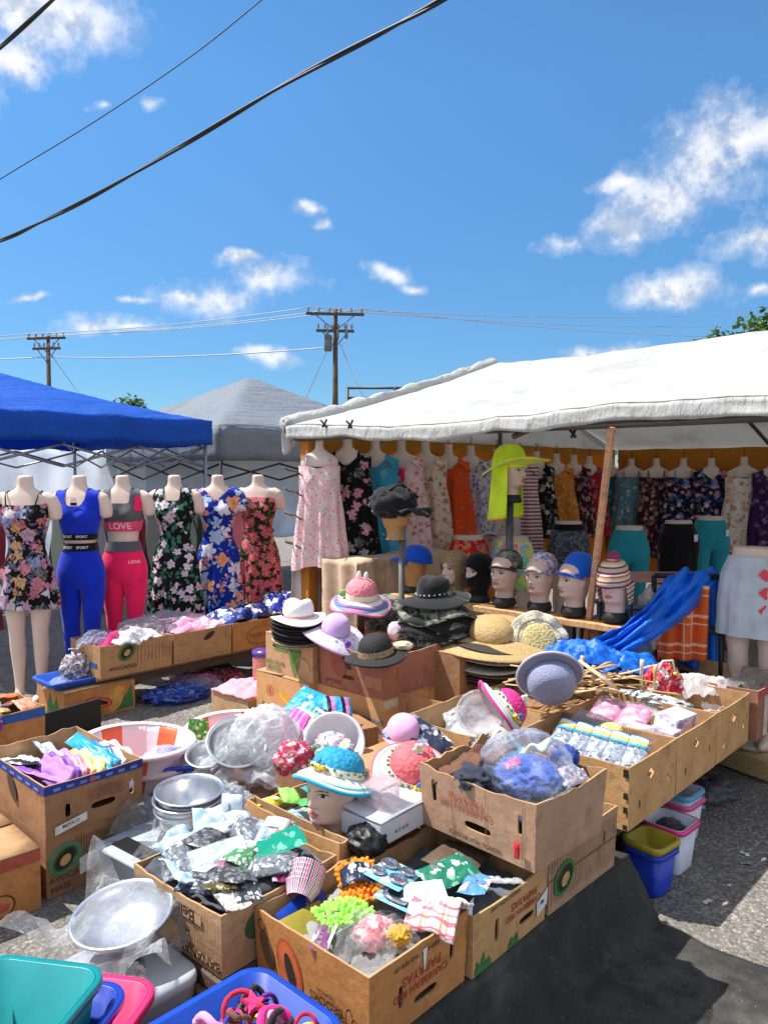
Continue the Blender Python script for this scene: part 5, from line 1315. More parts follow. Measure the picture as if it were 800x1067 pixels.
def bee(parent, M):
    b_ = MB(); b_.blob((0, 0, 0), (.017, .013, .012), .05, 2, 1, 3, 0, M); b_.blob((.021, 0, .003), (.009, .009, .009), .05, 2, 1, 2, 0, M)
    for x in (-.008, .002): b_.tube([(x, 0, -.0125), (x, -.0135, 0), (x, 0, .0125)], .0025, 5, 1, M); 
    o = b_.build('bee', [glossy((240, 200, 50), .5), glossy((24, 22, 22), .5)], parent)
    MB().blob((-.004, -.002, .016), (.009, .006, .012), .05, 2, 1, 2, 0, M @ Matrix.Rotation(.3, 4, 'Y')).blob((.008, -.002, .016), (.008, .006, .011), .05, 2, 1, 2, 0, M @ Matrix.Rotation(.6, 4, 'Y')).build('wing', glossy((60, 120, 190), .5), o)
def beehat(label, loc, rz, colr, tilt, brimc, cr=.082, h=.085, br=.142, under=None):
    m_ = weave(colr, 70, .7)
    t = hat('bee_hat', label, loc, rz, cr, h, br, m_, fabric(brimc), .03, .006, 3, fabric((238, 232, 214)), .72, 0, tilt, 1.05, 'childrens bee hats', rough=.02, edge=fabric(colr), bandh=.022, ring=(fabric((176, 222, 214)), .62, .8))
    flower(t, (.005, .0, h + .012), .022, (238, 240, 238), (240, 214, 90))
    bee(t, Matrix.Translation((-.0, -cr * 1.12, .022))); 
    gm = MB(); 
    for i in range(26):
        a_ = i / 26 * 2 * pi; gm.blob((cr * 1.06 * cos(a_), cr * 1.1 * sin(a_), .02 + .006 * sin(i * 2.1)), (.006, .006, .005), .1, 2, i, 1)
    gm.build('garland', fabric((96, 120, 60)), t); return t
# stack on the green carton: white fedora over dark brims
def stack(label_fn, loc, n, dz, mk, seed=0, jit=.008):
    rg = random.Random(seed); base = None; cols = {}
    for i in range(n):
        key, lab, grp = label_fn(i)
        p_ = V(loc) + V((rg.uniform(-jit, jit), rg.uniform(-jit, jit), i * dz)); rz = rg.uniform(-.2, .2); rot = (R(rg.uniform(-2, 2)), R(rg.uniform(-2, 2)), rz + R(-30))
        if key in cols: dup(cols[key], p_, rot=rot, label=lab, group=grp)
        else:
            o = mk(key, lab, grp, p_); o.rotation_euler = rot; cols[key] = o
q = atz(311, 668, .712)
CM = dict(black=BKH, tan=weave((196, 172, 132), 150), white=WHH, brown=weave((110, 84, 62), 150), dark=weave((64, 56, 52), 150), cream=CREAM)
stack(lambda i: (('tan', 'tan brimmed hat at the bottom of the fedora stack', 'hats stacked under the white fedora') if i < 2 else ('black', 'black brimmed hat in the stack under the white fedora', 'hats stacked under the white fedora')), q, 9, .0135,
      lambda k, l, g_, p_: hat('fedora', l, p_, 0, .075, .09, .135, CM[k], None, .01, .008, 2, None, .5, .02, group=g_))
hat('fedora', 'white cloth fedora on top of the dark hat stack', q + V((0, 0, .127)), R(-20), .08, .098, .142, WHH, None, .012, .016, 2, plain((214, 150, 150), .7), .42, .03, bandh=.012)
q = atz(349, 664, .745)
t = hat('sun_hat', 'lilac and white satin sun hat tilted on the fedora stack', q + V((0, 0, .03)), R(10), .078, .09, .165, LILAC, floral('lilacbrim', (236, 228, 240), [(206, 172, 222), (150, 110, 180), (236, 228, 240)], 30, .34, None, 1, 1, .02), .035, .016, 2, None, .75, tilt=(14, 14), edge=LILAC)
flower(t, (.06, -.12, .0), .018, (150, 90, 190), (120, 60, 160))
q = atz(392, 682, .712)
t = hat('bowler_hat', 'black woven hat with a leopard band on the red brown carton', q, R(-15), .086, .098, .15, BKH, None, .012, .01, 2, LEO, .62, 0, (5, -6), edge=fabric((26, 25, 26)))
MB().blob((.12, .06, .02), (.05, .03, .02), .3, 2, 2, 3).build('ribbon', fabric((206, 186, 160)), t)
# pink hat with ears standing high on a stand
q = aty(376, 628, 4.25)
st = thing('hat_stand', 'slim post holding up the pink eared hat', 'stand', (q.x, q.y, .0)); MB().tube([(0, 0, .7), (0, 0, q.z + .05)], .02, 8).build('post', DWD, st); MB().box((0, 0, .59), (.3, .3, .22), bev=.004).build('base', CB['kraft'], st); MB().box((0, 0, .375), (.34, .34, .20), bev=.004).build('plinth', CB['tan'], st)
MB().box((0, 0, .135), (.34, .34, .27), bev=.004).build('foot_block', DWD, st)
t = hat('sun_hat', 'childs pink sun hat with white ears and striped brim', q + V((0, 0, .03)), R(-10), .095, .105, .165, weave((238, 138, 150), 60, .75), stripes('brimst', [(240, 180, 190), (238, 232, 224), (110, 150, 190), (236, 120, 170), (240, 226, 216)], .062, 'Z', warp=0), .05, .012, 3, fabric((226, 222, 190)), .72, tilt=(8, 6), edge=fabric((238, 110, 170)), ring=(fabric((120, 120, 170)), .5, .72))
for s in (-1, 1): MB().blob((s * .02, 0, .125), (.012, .01, .026), .1, 2, 1, 3).build('ear', fabric((240, 236, 232)), t)
MB().blob((-.09, -.06, .03), (.02, .012, .02), .2, 3, 2, 3).build('ornament', fabric((120, 180, 90)), t)
# camo and black hats heap on cartons behind
c_ = Carton('carton under the heap of camouflage hats', 3.06, 3.5, 2.36, 2.8, .306, .36, 'brown', {}, 4, 0, True)
table('narrow low table under the camouflage hats carton', 3.24, 3.6, 2.5, 3.1, .30)
q = atz(454, 667, .672)
DRK = fabric((30, 30, 31), bmp=.4)
stack(lambda i: (('camo', 'camouflage boonie hat in the drooping heap under the black studded hat', 'camouflage hats heaped in the middle') if i % 2 == 0 else ('blk', 'dark cloth boonie hat in the drooping camouflage heap', 'camouflage hats heaped in the middle')), q, 9, .026,
      lambda k, l, g_, p_: hat('boonie_hat', l, p_, 0, .085, .1, .22, CAMO if k == 'camo' else DRK, None, .075, .026, 3, None, .5, 0, ell=1.15, group=g_, seed=3 if k == 'camo' else 1, th=.004), 5, .014)
t = hat('wide_hat', 'wide black hat with a silver studded band crowning the camouflage heap', q + V((-.01, 0, .245)), R(-24), .095, .115, .2, fabric((24, 24, 26), bmp=.2), None, .03, .014, 2, fabric((34, 34, 36)), .5, .015, (3, -4))
sm = MB()
for i in range(22):
    a_ = i / 22 * 2 * pi; sm.blob((.0985 * cos(a_), .0985 * 1.12 * sin(a_), .022), (.006, .006, .006), 0, 1, 0, 1)
sm.build('stud_band', metal((200, 196, 190), .3), t)
q = atz(402, 654, .69); cbag = clear((225, 232, 230), .16)
tag(MB().blob((0, 0, .07), (.13, .12, .085), .35, 2.4, 5, 4, floor=0).build('bagged_hat', CAMO, None, q), 'camouflage hats bundled in a clear bag left of the studded hat', 'hat')
tag(MB().blob((0, 0, .075), (.15, .14, .1), .3, 2.8, 6, 4, floor=-.005).build('plastic_bag', cbag, None, q), 'clear bag round the bundled camouflage hats', 'bag')
t = thing('shirt_packet', 'grey pink packet tucked left of the camouflage heap', 'packet', atz(413, 664, .7), R(-20)); MB().blob((0, 0, .03), (.05, .045, .05), .25, 2, 8, 3, floor=-.03).build('cloth', fabric((206, 186, 196)), t)
tag(MB().box((0, 0, .17), (.46, .44, .34), bev=.005).build('cardboard_box', CB['kraft'], None, atz(404, 662, .70) * 1 - V((0, -.06, .36)), ROT), 'plain carton hidden under the bagged camouflage hats', 'box')
# straw hats
q = atz(512, 700, .53)
stack(lambda i: [('dark', 'dark brown straw hat in the stack under the big straw hat', 'straw hats stacked on their carton'), ('cream', 'cream hat in the stack under the big straw hat', 'straw hats stacked on their carton'), ('brown', 'brown straw hat in the stack under the big straw hat', 'straw hats stacked on their carton')][(0, 2, 0, 2, 1, 0, 1, 2, 0, 0)[i]], q + V((0, .0, 0)), 10, .019,
      lambda k, l, g_, p_: hat('straw_hat', l, p_, 0, .085, .08, .225, CM[k], None, .02, .012, 2, None, .55, group=g_), 8, .016)
hat('straw_hat', 'big natural straw sun hat on top of its stack', q + V((-.0, .0, .2)), R(20), .125, .095, .3, STRAW, None, .03, .02, 2, None, .78, 0, (10, -6), group=None, th=.004)
q = aty(561, 668, 3.98)
t = hat('straw_hat', 'cream openwork straw hat with a wavy brim standing on edge', q, 0, .095, .02, .165, weave((226, 206, 140), 90), CREAM, .006, .01, 9, None, .8, 0, (76, 8), 1.0, ring=(weave((210, 190, 150), 90), .3, .45))
t.rotation_euler = (R(62), 0, R(8))
q = aty(575, 704, 3.25)
GRYL = weave((150, 154, 182), 210, .8)
t = hat('sun_hat', 'grey lavender woven sun hat lying tipped on the carton edge', q + V((0, .05, -.012)), R(5), .105, .105, .142, GRYL, fabric((128, 130, 152)), .004, .006, 2, None, .42, 0, (124, 8), 1.0, edge=fabric((196, 198, 212)))
for s in (-1, 1): MB().tube([(s * .045, -.1, .01), (s * .035, -.085, .055), (s * .02, -.03, .094)], .008, 6, flat=.5).build('seam_tape', fabric((196, 200, 216)), t)
# bee hats
q = aty(524, 741, 3.0); beehat('magenta bee hat propped on edge in the carton with the blue seal', q, R(30), (232, 50, 140), (0, 0), (240, 232, 226)).rotation_euler = (R(10), R(62), R(20))
q = aty(437, 806, 2.85); q = aty(430, 802, 2.62)
beehat('coral pink bee hat resting on the goods by the white carton', q + V((0, 0, -.0)), R(10), (238, 112, 120), (28, 4), (242, 190, 196), .086, .088, .142)
q = aty(347, 826, 2.45)
hq = V((q.x, q.y, q.z - .165))
head('shaded head on a wooden stake under the turquoise bee hat', hq, R(-40), base=False)
beehat('turquoise bee hat on the head upon a wooden stake', hq + V((.012, .012, .218)), R(-40), (34, 160, 200), (-20, 0), (222, 232, 226), .09, .085, .135)
tag(MB().tube([(hq.x + .014, hq.y + .01, ZF), (hq.x + .012, hq.y + .01, hq.z + .06)], .014, 6).build('wooden_stake', wood((140, 84, 50))), 'brown wooden stake holding the head with the turquoise hat', 'stake')
# neon hat on a pole
q = aty(531, 521, 4.85); nm = stripes('neon', [(206, 240, 30), (196, 236, 24)], .2, 'Z', .6)
tag(MB().tube([(q.x, q.y, 0), (q.x, q.y, q.z - .02)], .024, 12).build('stand_pole', plain((96, 100, 108), .5, metal=.3)), 'grey pole carrying the head in the neon hat', 'pole')
head('head in the neon yellow hat high on a grey pole', q, R(52), tilt=0)
NEON = fabric((222, 248, 50), bmp=.4, bs=14); ORE = fabric((250, 150, 40))
t = thing('neck_flap_hat', 'neon yellow sun hat with a wide brim and orange edged neck flap', 'hat', q, R(52))
capdome(MB(), 1.12, .205, .355).build('crown', NEON, t)
MB().slab(lambda u, v: V((sin(lerp(-2.0, 2.0, u)) * (.092 + .085 * v), -cos(lerp(-2, 2, u)) * (.108 + .15 * v), .222 - .03 * v + .03 * v * sin(u * 9) + .085 * v * cos(lerp(-2, 2, u)))), 30, 6, .005).build('brim', NEON, t)
MB().tube([(sin(lerp(-2.0, 2.0, u / 30)) * .178, -cos(lerp(-2, 2, u / 30)) * .259, .222 - .03 + .03 * sin(u / 30 * 9) + .085 * cos(lerp(-2, 2, u / 30))) for u in range(31)], .005, 5).build('edge_piping', fabric((234, 244, 110)), t)
MB().slab(lambda u, v: V((sin(lerp(1.3, 5.0, u)) * (.094 + .02 * v + .01 * sin(u * 20) * v), -cos(lerp(1.3, 5.0, u)) * (.112 + .035 * v), .225 - .33 * v - .03 * v * sin(u * 3.1))) + V((1, .6, 0)) * v * (.03 * sin(u * 17 + v * 2) + .03 * fbm((u * 5, v * 3, 1), 4)), 50, 16, .004).build('neck_flap', NEON, t)
MB().tube([V((sin(lerp(1.3, 5.0, u / 30)) * (.114 + .01 * sin(u / 30 * 20)), -cos(lerp(1.3, 5.0, u / 30)) * .147, -.105 - .03 * sin(u / 30 * 3.1))) + V((1, .6, 0)) * (.03 * sin(u / 30 * 17 + 2) + .03 * fbm((u / 30 * 5, 3, 1), 4)) for u in range(31)], .006, 5).build('flap_edge', ORE, t)
# black crumpled hat on a pole in front of the dresses
q = aty(412, 562, 5.0)
tag(MB().tube([(q.x + .04, q.y, 0), (q.x + .04, q.y, q.z)], .02, 10).build('stand_pole', plain((110, 104, 104), .5)), 'dull pole carrying the head in the crumpled black hat', 'pole')
t = head('brown head under the crumpled black hat', q, R(70), base=False)
for ch in t.children: ch.data = bh.children[0].data if bh.children[0].name.startswith('head') else bh.children[1].data
t = thing('crumpled_hat', 'crumpled black hat with a pointed brim in front of the blue dress', 'hat', q + V((0, -.01, .2)), R(70)); bk = fabric((30, 30, 35), bmp=.5)
MB().blob((0, .02, .04), (.12, .145, .105), .2, 2.2, 4, 4, floor=-.06).build('crown', bk, t)
MB().slab(lambda u, v: V((sin(lerp(-1.2, 1.2, u)) * (.11 + .04 * v), -cos(lerp(-1.2, 1.2, u)) * (.12 + .12 * v), .0 - .02 * v + .03 * sin(u * 12) * v)), 24, 6, .006).build('brim', bk, t)
for s in range(3): MB().tube([(-.1 + .05 * s, .1, .06), (-.03 + .05 * s, -.02, .155), (.03 + .04 * s, -.12, .07)], .012, 6).build('fold', bk, t)
# ------------------------------------------------------------------ goods
def E(rx, ry, rz): return (R(rx), R(ry), R(rz))
def packet(label, loc, rot, size, mat, cat='packet', name='plastic_packet', card=None, seed=1, crink=.006, group=None, shell=None, cardpos=(.0, .3, .9, .34)):
    o = tag(MB().pillow(size[0], size[1], size[2], seed, crink, n=18, bend=.011 * (seed % 3 - 1) if crink > .002 else 0).build(name, mat, None, loc, 0, rot), label, cat, group)
    if card:
        x0, y0, w_, h_ = cardpos
        MB().slab(lambda u, v: V(((x0 + (u - .5) * w_) * size[0], (y0 + (v - .5) * h_) * size[1], size[2] * .72 + .002 - .006 * (2 * u - 1) ** 2)), 6, 3, .0015).build('paper_label', card, o)
    if shell: MB().pillow(size[0] * 1.12, size[1] * 1.1, size[2] * 1.25, seed + 3, crink * 1.6, n=16).build('wrapper', shell, o)
    return o
def film(mb, size, seed, n=44):        # a crumpled sheet of film standing over its own folds, edges ragged
    for lay in range(2):
        ph = seed * 1.7 + lay * 2.1; k = 1 - .22 * lay
        def f(u, v):
            x, y = u * 2 - 1, v * 2 - 1; r = math.hypot(x, y); th = math.atan2(y, x)
            ex = 1 + .22 * nz((x * 1.6, y * 1.6, ph)) + .16 * max(0, r - .8)
            z = max(0, 1 - .75 * r * r) ** .8
            rd = 0; q = V((x * 2.2, y * 2.2, ph)); a_ = 1
            for _ in range(3):
                rd += a_ * (1 - 2.6 * abs(noise.noise(q))); q = q * 2.1; a_ *= .5
            z = z * (.82 + .2 * nz((x * 1.5, y * 1.5, ph + 3))) + .16 * rd * (.5 + .5 * min(1, r)) + (.16 * nz((th * 2.2, r * 2, ph)) * r)
            z += .35 * max(0, r - .95) * (nz((th * 1.5, 1, ph)) * 2.5)
            return V((x * size[0] * ex * k + .12 * size[0] * rd * x * .4, y * size[1] * ex * k, max(-.005, z * size[2] * 1.5 * k)))
        mb.grid(f, n, n, 0)
    return mb
def heap(label, loc, size, mat, cat, name, seed=1, amp=.3, freq=2.4, sub=4, floor=-.01, rz=0, group=None, ridge=True, rot=None):
    if name == 'tarp_bundle' or mat.name.startswith('clear_plastic') and not label.startswith(('large puffy', 'upright')):
        return tag(film(MB(), size, seed).build(name, mat, None, loc, rz, rot), label, cat, group)
    return tag(MB().blob((0, 0, size[2] * .6), size, amp, freq, seed, sub, ridge=ridge, floor=floor).build(name, mat, None, loc, rz, rot), label, cat, group)
CLR = clear((236, 240, 244), .24); CLR2 = clear((230, 236, 242), .14, bscale=14); CLRH = clear((240, 243, 247), .5, bscale=22)
SILV = floral('silv', (112, 120, 130), [(160, 168, 176), (64, 70, 78), (196, 200, 206), (90, 98, 108)], 90, .5, (50, 54, 60), 80, .3, .01, .2)
PALEB = plain((176, 204, 226), .4, .1, 20, .3, 30); 
def clump(loc, n, r, cols, seed, label, cat, name, mat_fn, sz=(.05, .09), group=None):   # loose small packets filling a carton
    rg = random.Random(seed)
    for i in range(n):
        c_ = cols[i % len(cols)]; a_ = rg.uniform(0, 6.28); k = math.sqrt(rg.random())
        packet(label % c_[0], V(loc) + V((cos(a_) * r * k, sin(a_) * r * k, rg.uniform(-.02, .012))), E(rg.uniform(-25, 25), rg.uniform(-25, 25), rg.uniform(0, 360)), (rg.uniform(*sz), rg.uniform(*sz) * 1.3, .018), mat_fn(c_[1]), cat, name, seed=i + seed, group=(group % c_[0]) if group else None)
# fill under the goods of each carton: crumpled packing paper
def fill(c, frac, mat, label, name='packing_paper', cat='packing', seed=1, amp=.02):
    z = c.h * frac
    mb = MB(); mb.slab(lambda u, v: V((lerp(-c.L / 2 + .01, c.L / 2 - .01, u), lerp(-c.W / 2 + .01, c.W / 2 - .01, v), z + amp * fbm((u * 5, v * 5, seed), seed, 4))), 30, 30, .006)
    o = mb.build(name, mat, None, c.o.location, c.o.rotation_euler.z); return tag(o, label, cat)

# --- front papaya carton
c = B['papaya']; W = c.w; H0 = c.h
fill(c, .68, fabric((150, 150, 150)), 'grey cloth bundle lining the front papaya carton', 'cloth_bundle', 'cloth', 2, .03)
packet('royal blue plastic tray on edge inside the front papaya carton', W(-.06, .155, .12), E(50, 0, 60), (.2, .1, .012), glossy((28, 70, 180)), 'tray', 'plastic_tray', crink=.001)
packet('dark yellow flat board leaning inside the front papaya carton', W(-.10, .10, .125), E(30, 0, 45), (.16, .1, .01), plain((150, 136, 40), .5), 'board', 'flat_board', crink=.001)
t = thing('baking_cups', 'leaning stack of pink and silver striped baking cups in the front papaya carton', 'baking cups', W(-.075, .165, .165), rot=E(-50, 34, 10))
PST = stripes('cups', [(236, 60, 140), (250, 244, 248), (60, 50, 60), (250, 244, 248), (236, 90, 160), (240, 236, 240)], 1 / 14, radial=True, rough=.3)
for i in range(5): MB().lathe([(.034, i * .014), (.05, .036 + i * .014), (.052, .037 + i * .014), (.047, .034 + i * .014), (.031, .003 + i * .014)], 36, 0, fn=lambda p_, th, k: V((p_.x * (1 + .025 * sin(th * 18)), p_.y * (1 + .025 * sin(th * 18)), p_.z))).build('cup', [PST, metal()][0], t)
MB().lathe([(.001, .058), (.032, .058), (.046, .098), (.047, .098)], 30).build('foil_lining', metal((190, 192, 196), .3), t)
def noodle(label, loc, rot, size, col, seed, n=200, card=None, r=.007):
    rg = random.Random(seed); t = thing('chenille_mitt', label, 'duster', loc, rot=rot); mb = MB()
    for i in range(n):
        x, y = rg.uniform(-1, 1), rg.uniform(-1, 1); z = size[2] * math.sqrt(max(.02, 1 - .7 * x * x * x * x - .5 * y ** 4))
        d = V((x * .8 + rg.uniform(-.5, .5), y * .8 + rg.uniform(-.5, .5), 1)).normalized(); p_ = V((x * size[0] / 2, y * size[1] / 2, z * .6))
        L = rg.uniform(.018, .03); mb.tube([p_ - d * .004, p_ + d * L * .6, p_ + d * L + V((0, 0, -.002))], [r, r * 1.05, r * .5], 6)
    mb.blob((0, 0, size[2] * .4), (size[0] * .5, size[1] * .5, size[2] * .5), .08, 2, seed, 3)
    mb.build('pile', fabric(col, rough=.9), t)
    if card: MB().slab(lambda u, v: V(((u - .5) * size[0] * 1.06, (v - .5) * size[1] * .5, size[2] * .8 + .03 - .02 * (2 * u - 1) ** 2)), 8, 4, .003).build('card_sleeve', card, t)
    return t
noodle('orange chenille duster with a dark card sleeve in the front papaya carton', W(.075, .085, .165), E(12, -6, 8), (.085, .15, .035), (246, 140, 30), 3, 170, floral('sleeve', (44, 52, 70), [(120, 150, 190), (44, 52, 70), (210, 210, 220)], 40, .45, None, 1, 1, .02, .3))
noodle('lime green chenille mitt in the middle of the front papaya carton', W(-.045, .02, .155), E(0, 0, 30), (.12, .09, .02), (160, 236, 90), 4, 170)
def strainer_card(label, loc, rot, big=True):
    t = packet(label, loc, rot, (.12, .15, .006), floral('scard', (120, 190, 220), [(250, 250, 250), (120, 190, 220), (240, 220, 90)], 24, .4, None, 1, 1, .02, .3), 'card pack', 'strainer_card', crink=.001)
    sp_ = [((0, -.015), .045), ((.0, .055), .02)] if big else [((-.03, .03), .028), ((.03, .03), .022), ((-.03, -.035), .02), ((.03, -.03), .026)]
    for (x, y), r in sp_: MB().lathe([(r, .006), (r * 1.0, .012), (r * .75, .014), (r * .62, .006), (r * .4, .002 + .006), (.001, .009)], 28, 0, TM((x, y, .002))).build('strainer', metal((206, 208, 212), .18), t)
    return t
strainer_card('pale blue card with one large steel sink strainer in the front papaya carton', W(.09, -.055, .18), E(-18, 14, -20))
strainer_card('yellow and blue card with four small sink strainers behind the large one', W(.15, .02, .2), E(-8, 10, -30), False)
q = W(-.035, -.09, .135); heap('pink wrapped flowers inside a clear bag at the corner of the front papaya carton', q, (.05, .045, .035), floral('pkf', (230, 150, 160), [(226, 90, 110), (240, 200, 200), (190, 60, 80)], 40, .6, None, 1, 1, .05), 'wrapped item', 'wrapped_flowers', 3, .3)
heap('crinkled clear bag at the corner of the front papaya carton', q, (.1, .085, .05), clear((240, 240, 242), .1), 'bag', 'clear_bag', 4, .2, 2.6)
packet('purple picture packet lying by the near rim of the front papaya carton', W(-.125, .0, .168), E(4, -8, 75), (.15, .05, .01), floral('purp', (130, 80, 120), [(180, 130, 160), (90, 50, 80), (200, 190, 200)], 30, .5, None, 1, 1, .05, .25), 'packet', card=plain((214, 210, 214), .5), cardpos=(0, -.45, .9, .16))
PLD = plaid('plaidtowel', (240, 234, 226), [(220, 60, 110), (222, 130, 60), (220, 60, 110)], .055)
o = MB().slab(lambda u, v: V((lerp(-.07, .09, u), lerp(-.09, .05, v), .012 * sin(u * 7) + .02 * fbm((u * 3, v * 3, 1), 2) + .05 * (u > .0) * (1 - (2 * u - 1) ** 2) * (1 - .3 * v))), 24, 24, .006).build('tea_towel', PLD, None, W(.105, -.155, .168), ROT + .3); tag(o, 'white tea towel with pink plaid lines over the front papaya carton rim', 'towel')
heap('gold crinkled ribbon bow near the plaid tea towel', W(-.02, -.155, .162), (.026, .026, .018), fabric((214, 160, 50)), 'bow', 'ribbon_bow', 7, .5, 4, 4)
packet('white blue edged packet behind the strainer cards', W(.15, -.1, .18), E(20, 0, 10), (.12, .1, .02), plain((214, 224, 232), .3, .2, 30), crink=.008)

# --- second carton
c = B['second']; W = c.w
fill(c, .6, fabric((90, 100, 110)), 'grey cloth bundle lining the second papaya carton', 'cloth_bundle', 'cloth', 4, .03)
packet('green printed packet at the top of the second carton', W(-.05, -.02, .165), E(10, -6, 30), (.17, .11, .016), floral('grnpk', (40, 120, 96), [(90, 170, 140), (230, 240, 230), (30, 80, 70)], 30, .45, None, 1, 1, .04, .25))
packet('blue and white packet on the rim of the second carton', W(-.06, -.125, .17), E(-6, 4, 70), (.13, .08, .016), floral('bwpk', (90, 150, 210), [(240, 244, 250), (40, 90, 170), (250, 250, 250)], 26, .5, None, 1, 1, .05, .25))
packet('white cellophane packet poking over the right rim of the second carton', W(.0, -.185, .175), E(-30, 8, 12), (.11, .07, .012), CLRH, crink=.01)
packet('brown covered album under the big scuffed carton', W(.06, .03, .15), E(4, 4, 60), (.2, .16, .02), plain((96, 80, 66), .5))

# --- big scuffed carton
c = B['grey']; W = c.w
fill(c, .62, fabric((64, 74, 96)), 'dark clothes filling the big scuffed carton', 'clothes_bundle', 'clothes', 6, .05)
BRK = stripes('brk', [(120, 84, 66), (96, 64, 50)], .012, 'N', .9, warp=.02)
for k, (x, y, z, rz) in enumerate(((-.09, .125, .205, 20), (-.02, .1, .222, 70))):
    o = MB().slab(lambda u, v: V((lerp(-.08, .08, u), lerp(-.075, .075, v), .03 * sin(u * 5 + k) * (1 - v * .4) + .028 * fbm((u * 3, v * 3, k), k + 2) - .05 * v * v)), 26, 26, .012).build('knit_garment', BRK, None, W(x, y, z), ROT + R(rz)); tag(o, ['brown ribbed knit garment folded over the left rim of the scuffed carton', 'brown ribbed knit garment folded behind the first one in the scuffed carton'][k], 'garment')
heap('blue cloth inside the clear bag on the big scuffed carton', W(-.02, -.07, .17), (.09, .1, .045), fabric((66, 104, 196), bmp=.8, bs=14), 'cloth', 'blue_cloth', 3, .3, 2.2, 5)
packet('bright pink tag inside the clear bag on the big scuffed carton', W(-.08, -.06, .25), E(20, -20, 10), (.05, .03, .006), plain((240, 70, 140), .4), 'tag', 'pink_tag', crink=.001)
heap('large puffy clear bag of blue cloth on the big scuffed carton', W(-.02, -.07, .165), (.135, .145, .10), clear((226, 234, 248), .2, bscale=20), 'bag', 'clear_bag', 8, .16, 1.9, sub=5)
o = MB().slab(lambda u, v: V((lerp(-.13, .13, u), lerp(-.03, .03, v) * (1 + .3 * sin(u * 12)), .035 * sin(u * 8) + .03 * sin(u * 17) * v)), 40, 8, .01).build('scarf', stripes('scarf', [(236, 220, 150), (240, 236, 226), (64, 150, 190), (236, 220, 150), (240, 240, 236)], .14, 'X', warp=.03), None, W(.14, .03, .225), ROT + R(100)); tag(o, 'crumpled yellow white and blue scarf along the back rim of the scuffed carton', 'scarf')
heap('knotted royal blue cloth at the back corner of the scuffed carton', W(.15, -.1, .205), (.04, .035, .03), fabric((36, 70, 160)), 'cloth', 'blue_cloth', 9, .35)
heap('navy garment at the near left inside the scuffed carton', W(-.12, .05, .17), (.06, .08, .035), fabric((46, 50, 66)), 'garment', 'navy_garment', 10, .3)
packet('white and pink patterned cloth at the right of the scuffed carton', W(.08, -.16, .19), E(20, 0, 30), (.12, .08, .03), floral('wpk', (226, 220, 224), [(210, 120, 150), (120, 130, 170)], 40, .4, None, 1, 1, .03), 'cloth', 'patterned_cloth', crink=.014)
c = B['banana2']
fill(c, .75, fabric((60, 60, 70)), 'dark toys lining the weathered avocado carton', 'dark_bundle', 'bundle', 3, .05)
tag(MB().tube([c.w(.09, -.12, .12), c.w(.11, -.1, .2), c.w(.13, -.13, .235), c.w(.15, -.1, .2)], [.012, .016, .013, .006], 8).build('toy_horse_neck', plain((110, 70, 46), .6)), 'brown toy figure poking out of the weathered avocado carton', 'toy')
heap('magenta soft toy in the weathered avocado carton', c.w(.03, -.12, .16), (.03, .035, .035), fabric((220, 50, 130)), 'toy', 'soft_toy', 3, .2)

# --- sponge carton, paper box, dark scraps
c = B['sponge']; W = c.w
fill(c, .66, fabric((180, 190, 180)), 'pale packets lining the sponge carton', 'packet_lining', 'packets', 5, .02)
rg = random.Random(5)
SPC = [('yellow', (240, 214, 60)), ('lime green', (140, 206, 90)), ('teal', (40, 140, 140)), ('white', (236, 238, 232)), ('pale blue', (150, 196, 226)), ('green', (70, 160, 90)), ('yellow', (246, 226, 110)), ('white', (226, 232, 228)), ('deep blue', (40, 70, 170)), ('pink', (236, 130, 160)), ('lime green', (170, 220, 110)), ('pale blue', (180, 214, 230)), ('yellow', (236, 200, 60)), ('green', (60, 150, 110)), ('white', (240, 240, 236)), ('teal', (60, 150, 160))]
for i, (nm_, c_) in enumerate(SPC):
    x, y = -.15 + .1 * (i % 4) + rg.uniform(-.02, .02), .15 - .1 * (i // 4) + rg.uniform(-.02, .02)
    packet(nm_ + ' scouring sponge among the sponges behind the turquoise hat', W(x, y, .14 + rg.uniform(0, .03)), E(rg.uniform(-15, 15), rg.uniform(-15, 15), rg.uniform(0, 180)), (.07, .11, .03), plain(c_, .7, .2, 40), 'sponge', 'sponge', crink=.004, seed=i, group=nm_ + ' sponges in the shallow carton', card=plain((238, 240, 240), .5) if i % 3 == 0 else None, cardpos=(0, 0, .9, .3))
tag(MB().tube([W(-.19, .1, .15), W(-.2, .0, .17), W(-.18, -.12, .16), W(-.1, -.15, .15)], .004, 6).tube([W(-.19, .1, .15), W(-.12, .0, .19), W(-.1, -.15, .15)], .004, 6).build('wire_hanger', clear((230, 236, 236), .5)), 'clear plastic hanger across the shallow sponge carton', 'hanger')
t = thing('paper_carton', 'white paper carton with small black marks under the coral pink bee hat', 'box', ab(1.83, 1.655, .453), ROT + R(2))
WP = plain((206, 206, 214), .6, .1, 6)
MB().box((0, 0, .035), (.34, .17, .07), bev=.004).build('body', WP, t)
MB().slab(lambda u, v: V((lerp(-.172, .172, u), lerp(-.088, .095, v), .076 + .004 * sin(u * 4) + .015 * v * v)), 8, 4, .003).build('lid', WP, t)
o = MB()
for i, ch in enumerate('ACTS'): o.shapetext('AEHX'[i], .012, 0, TM((-.1 + i * .018, -.0875, .03), 90, 0, 0))
o.build('print', plain(BLKI, .7), t)
t = thing('clear_tub', 'clear plastic tub with a pinkish lid on the white paper carton', 'tub', ab(1.76, 1.665, .538), ROT)
MB().box((0, 0, .03), (.1, .1, .06), bev=.008).build('body', clear((236, 226, 230), .3), t); MB().box((0, 0, .065), (.108, .108, .012), bev=.004).build('lid', clear((240, 214, 220), .5), t)
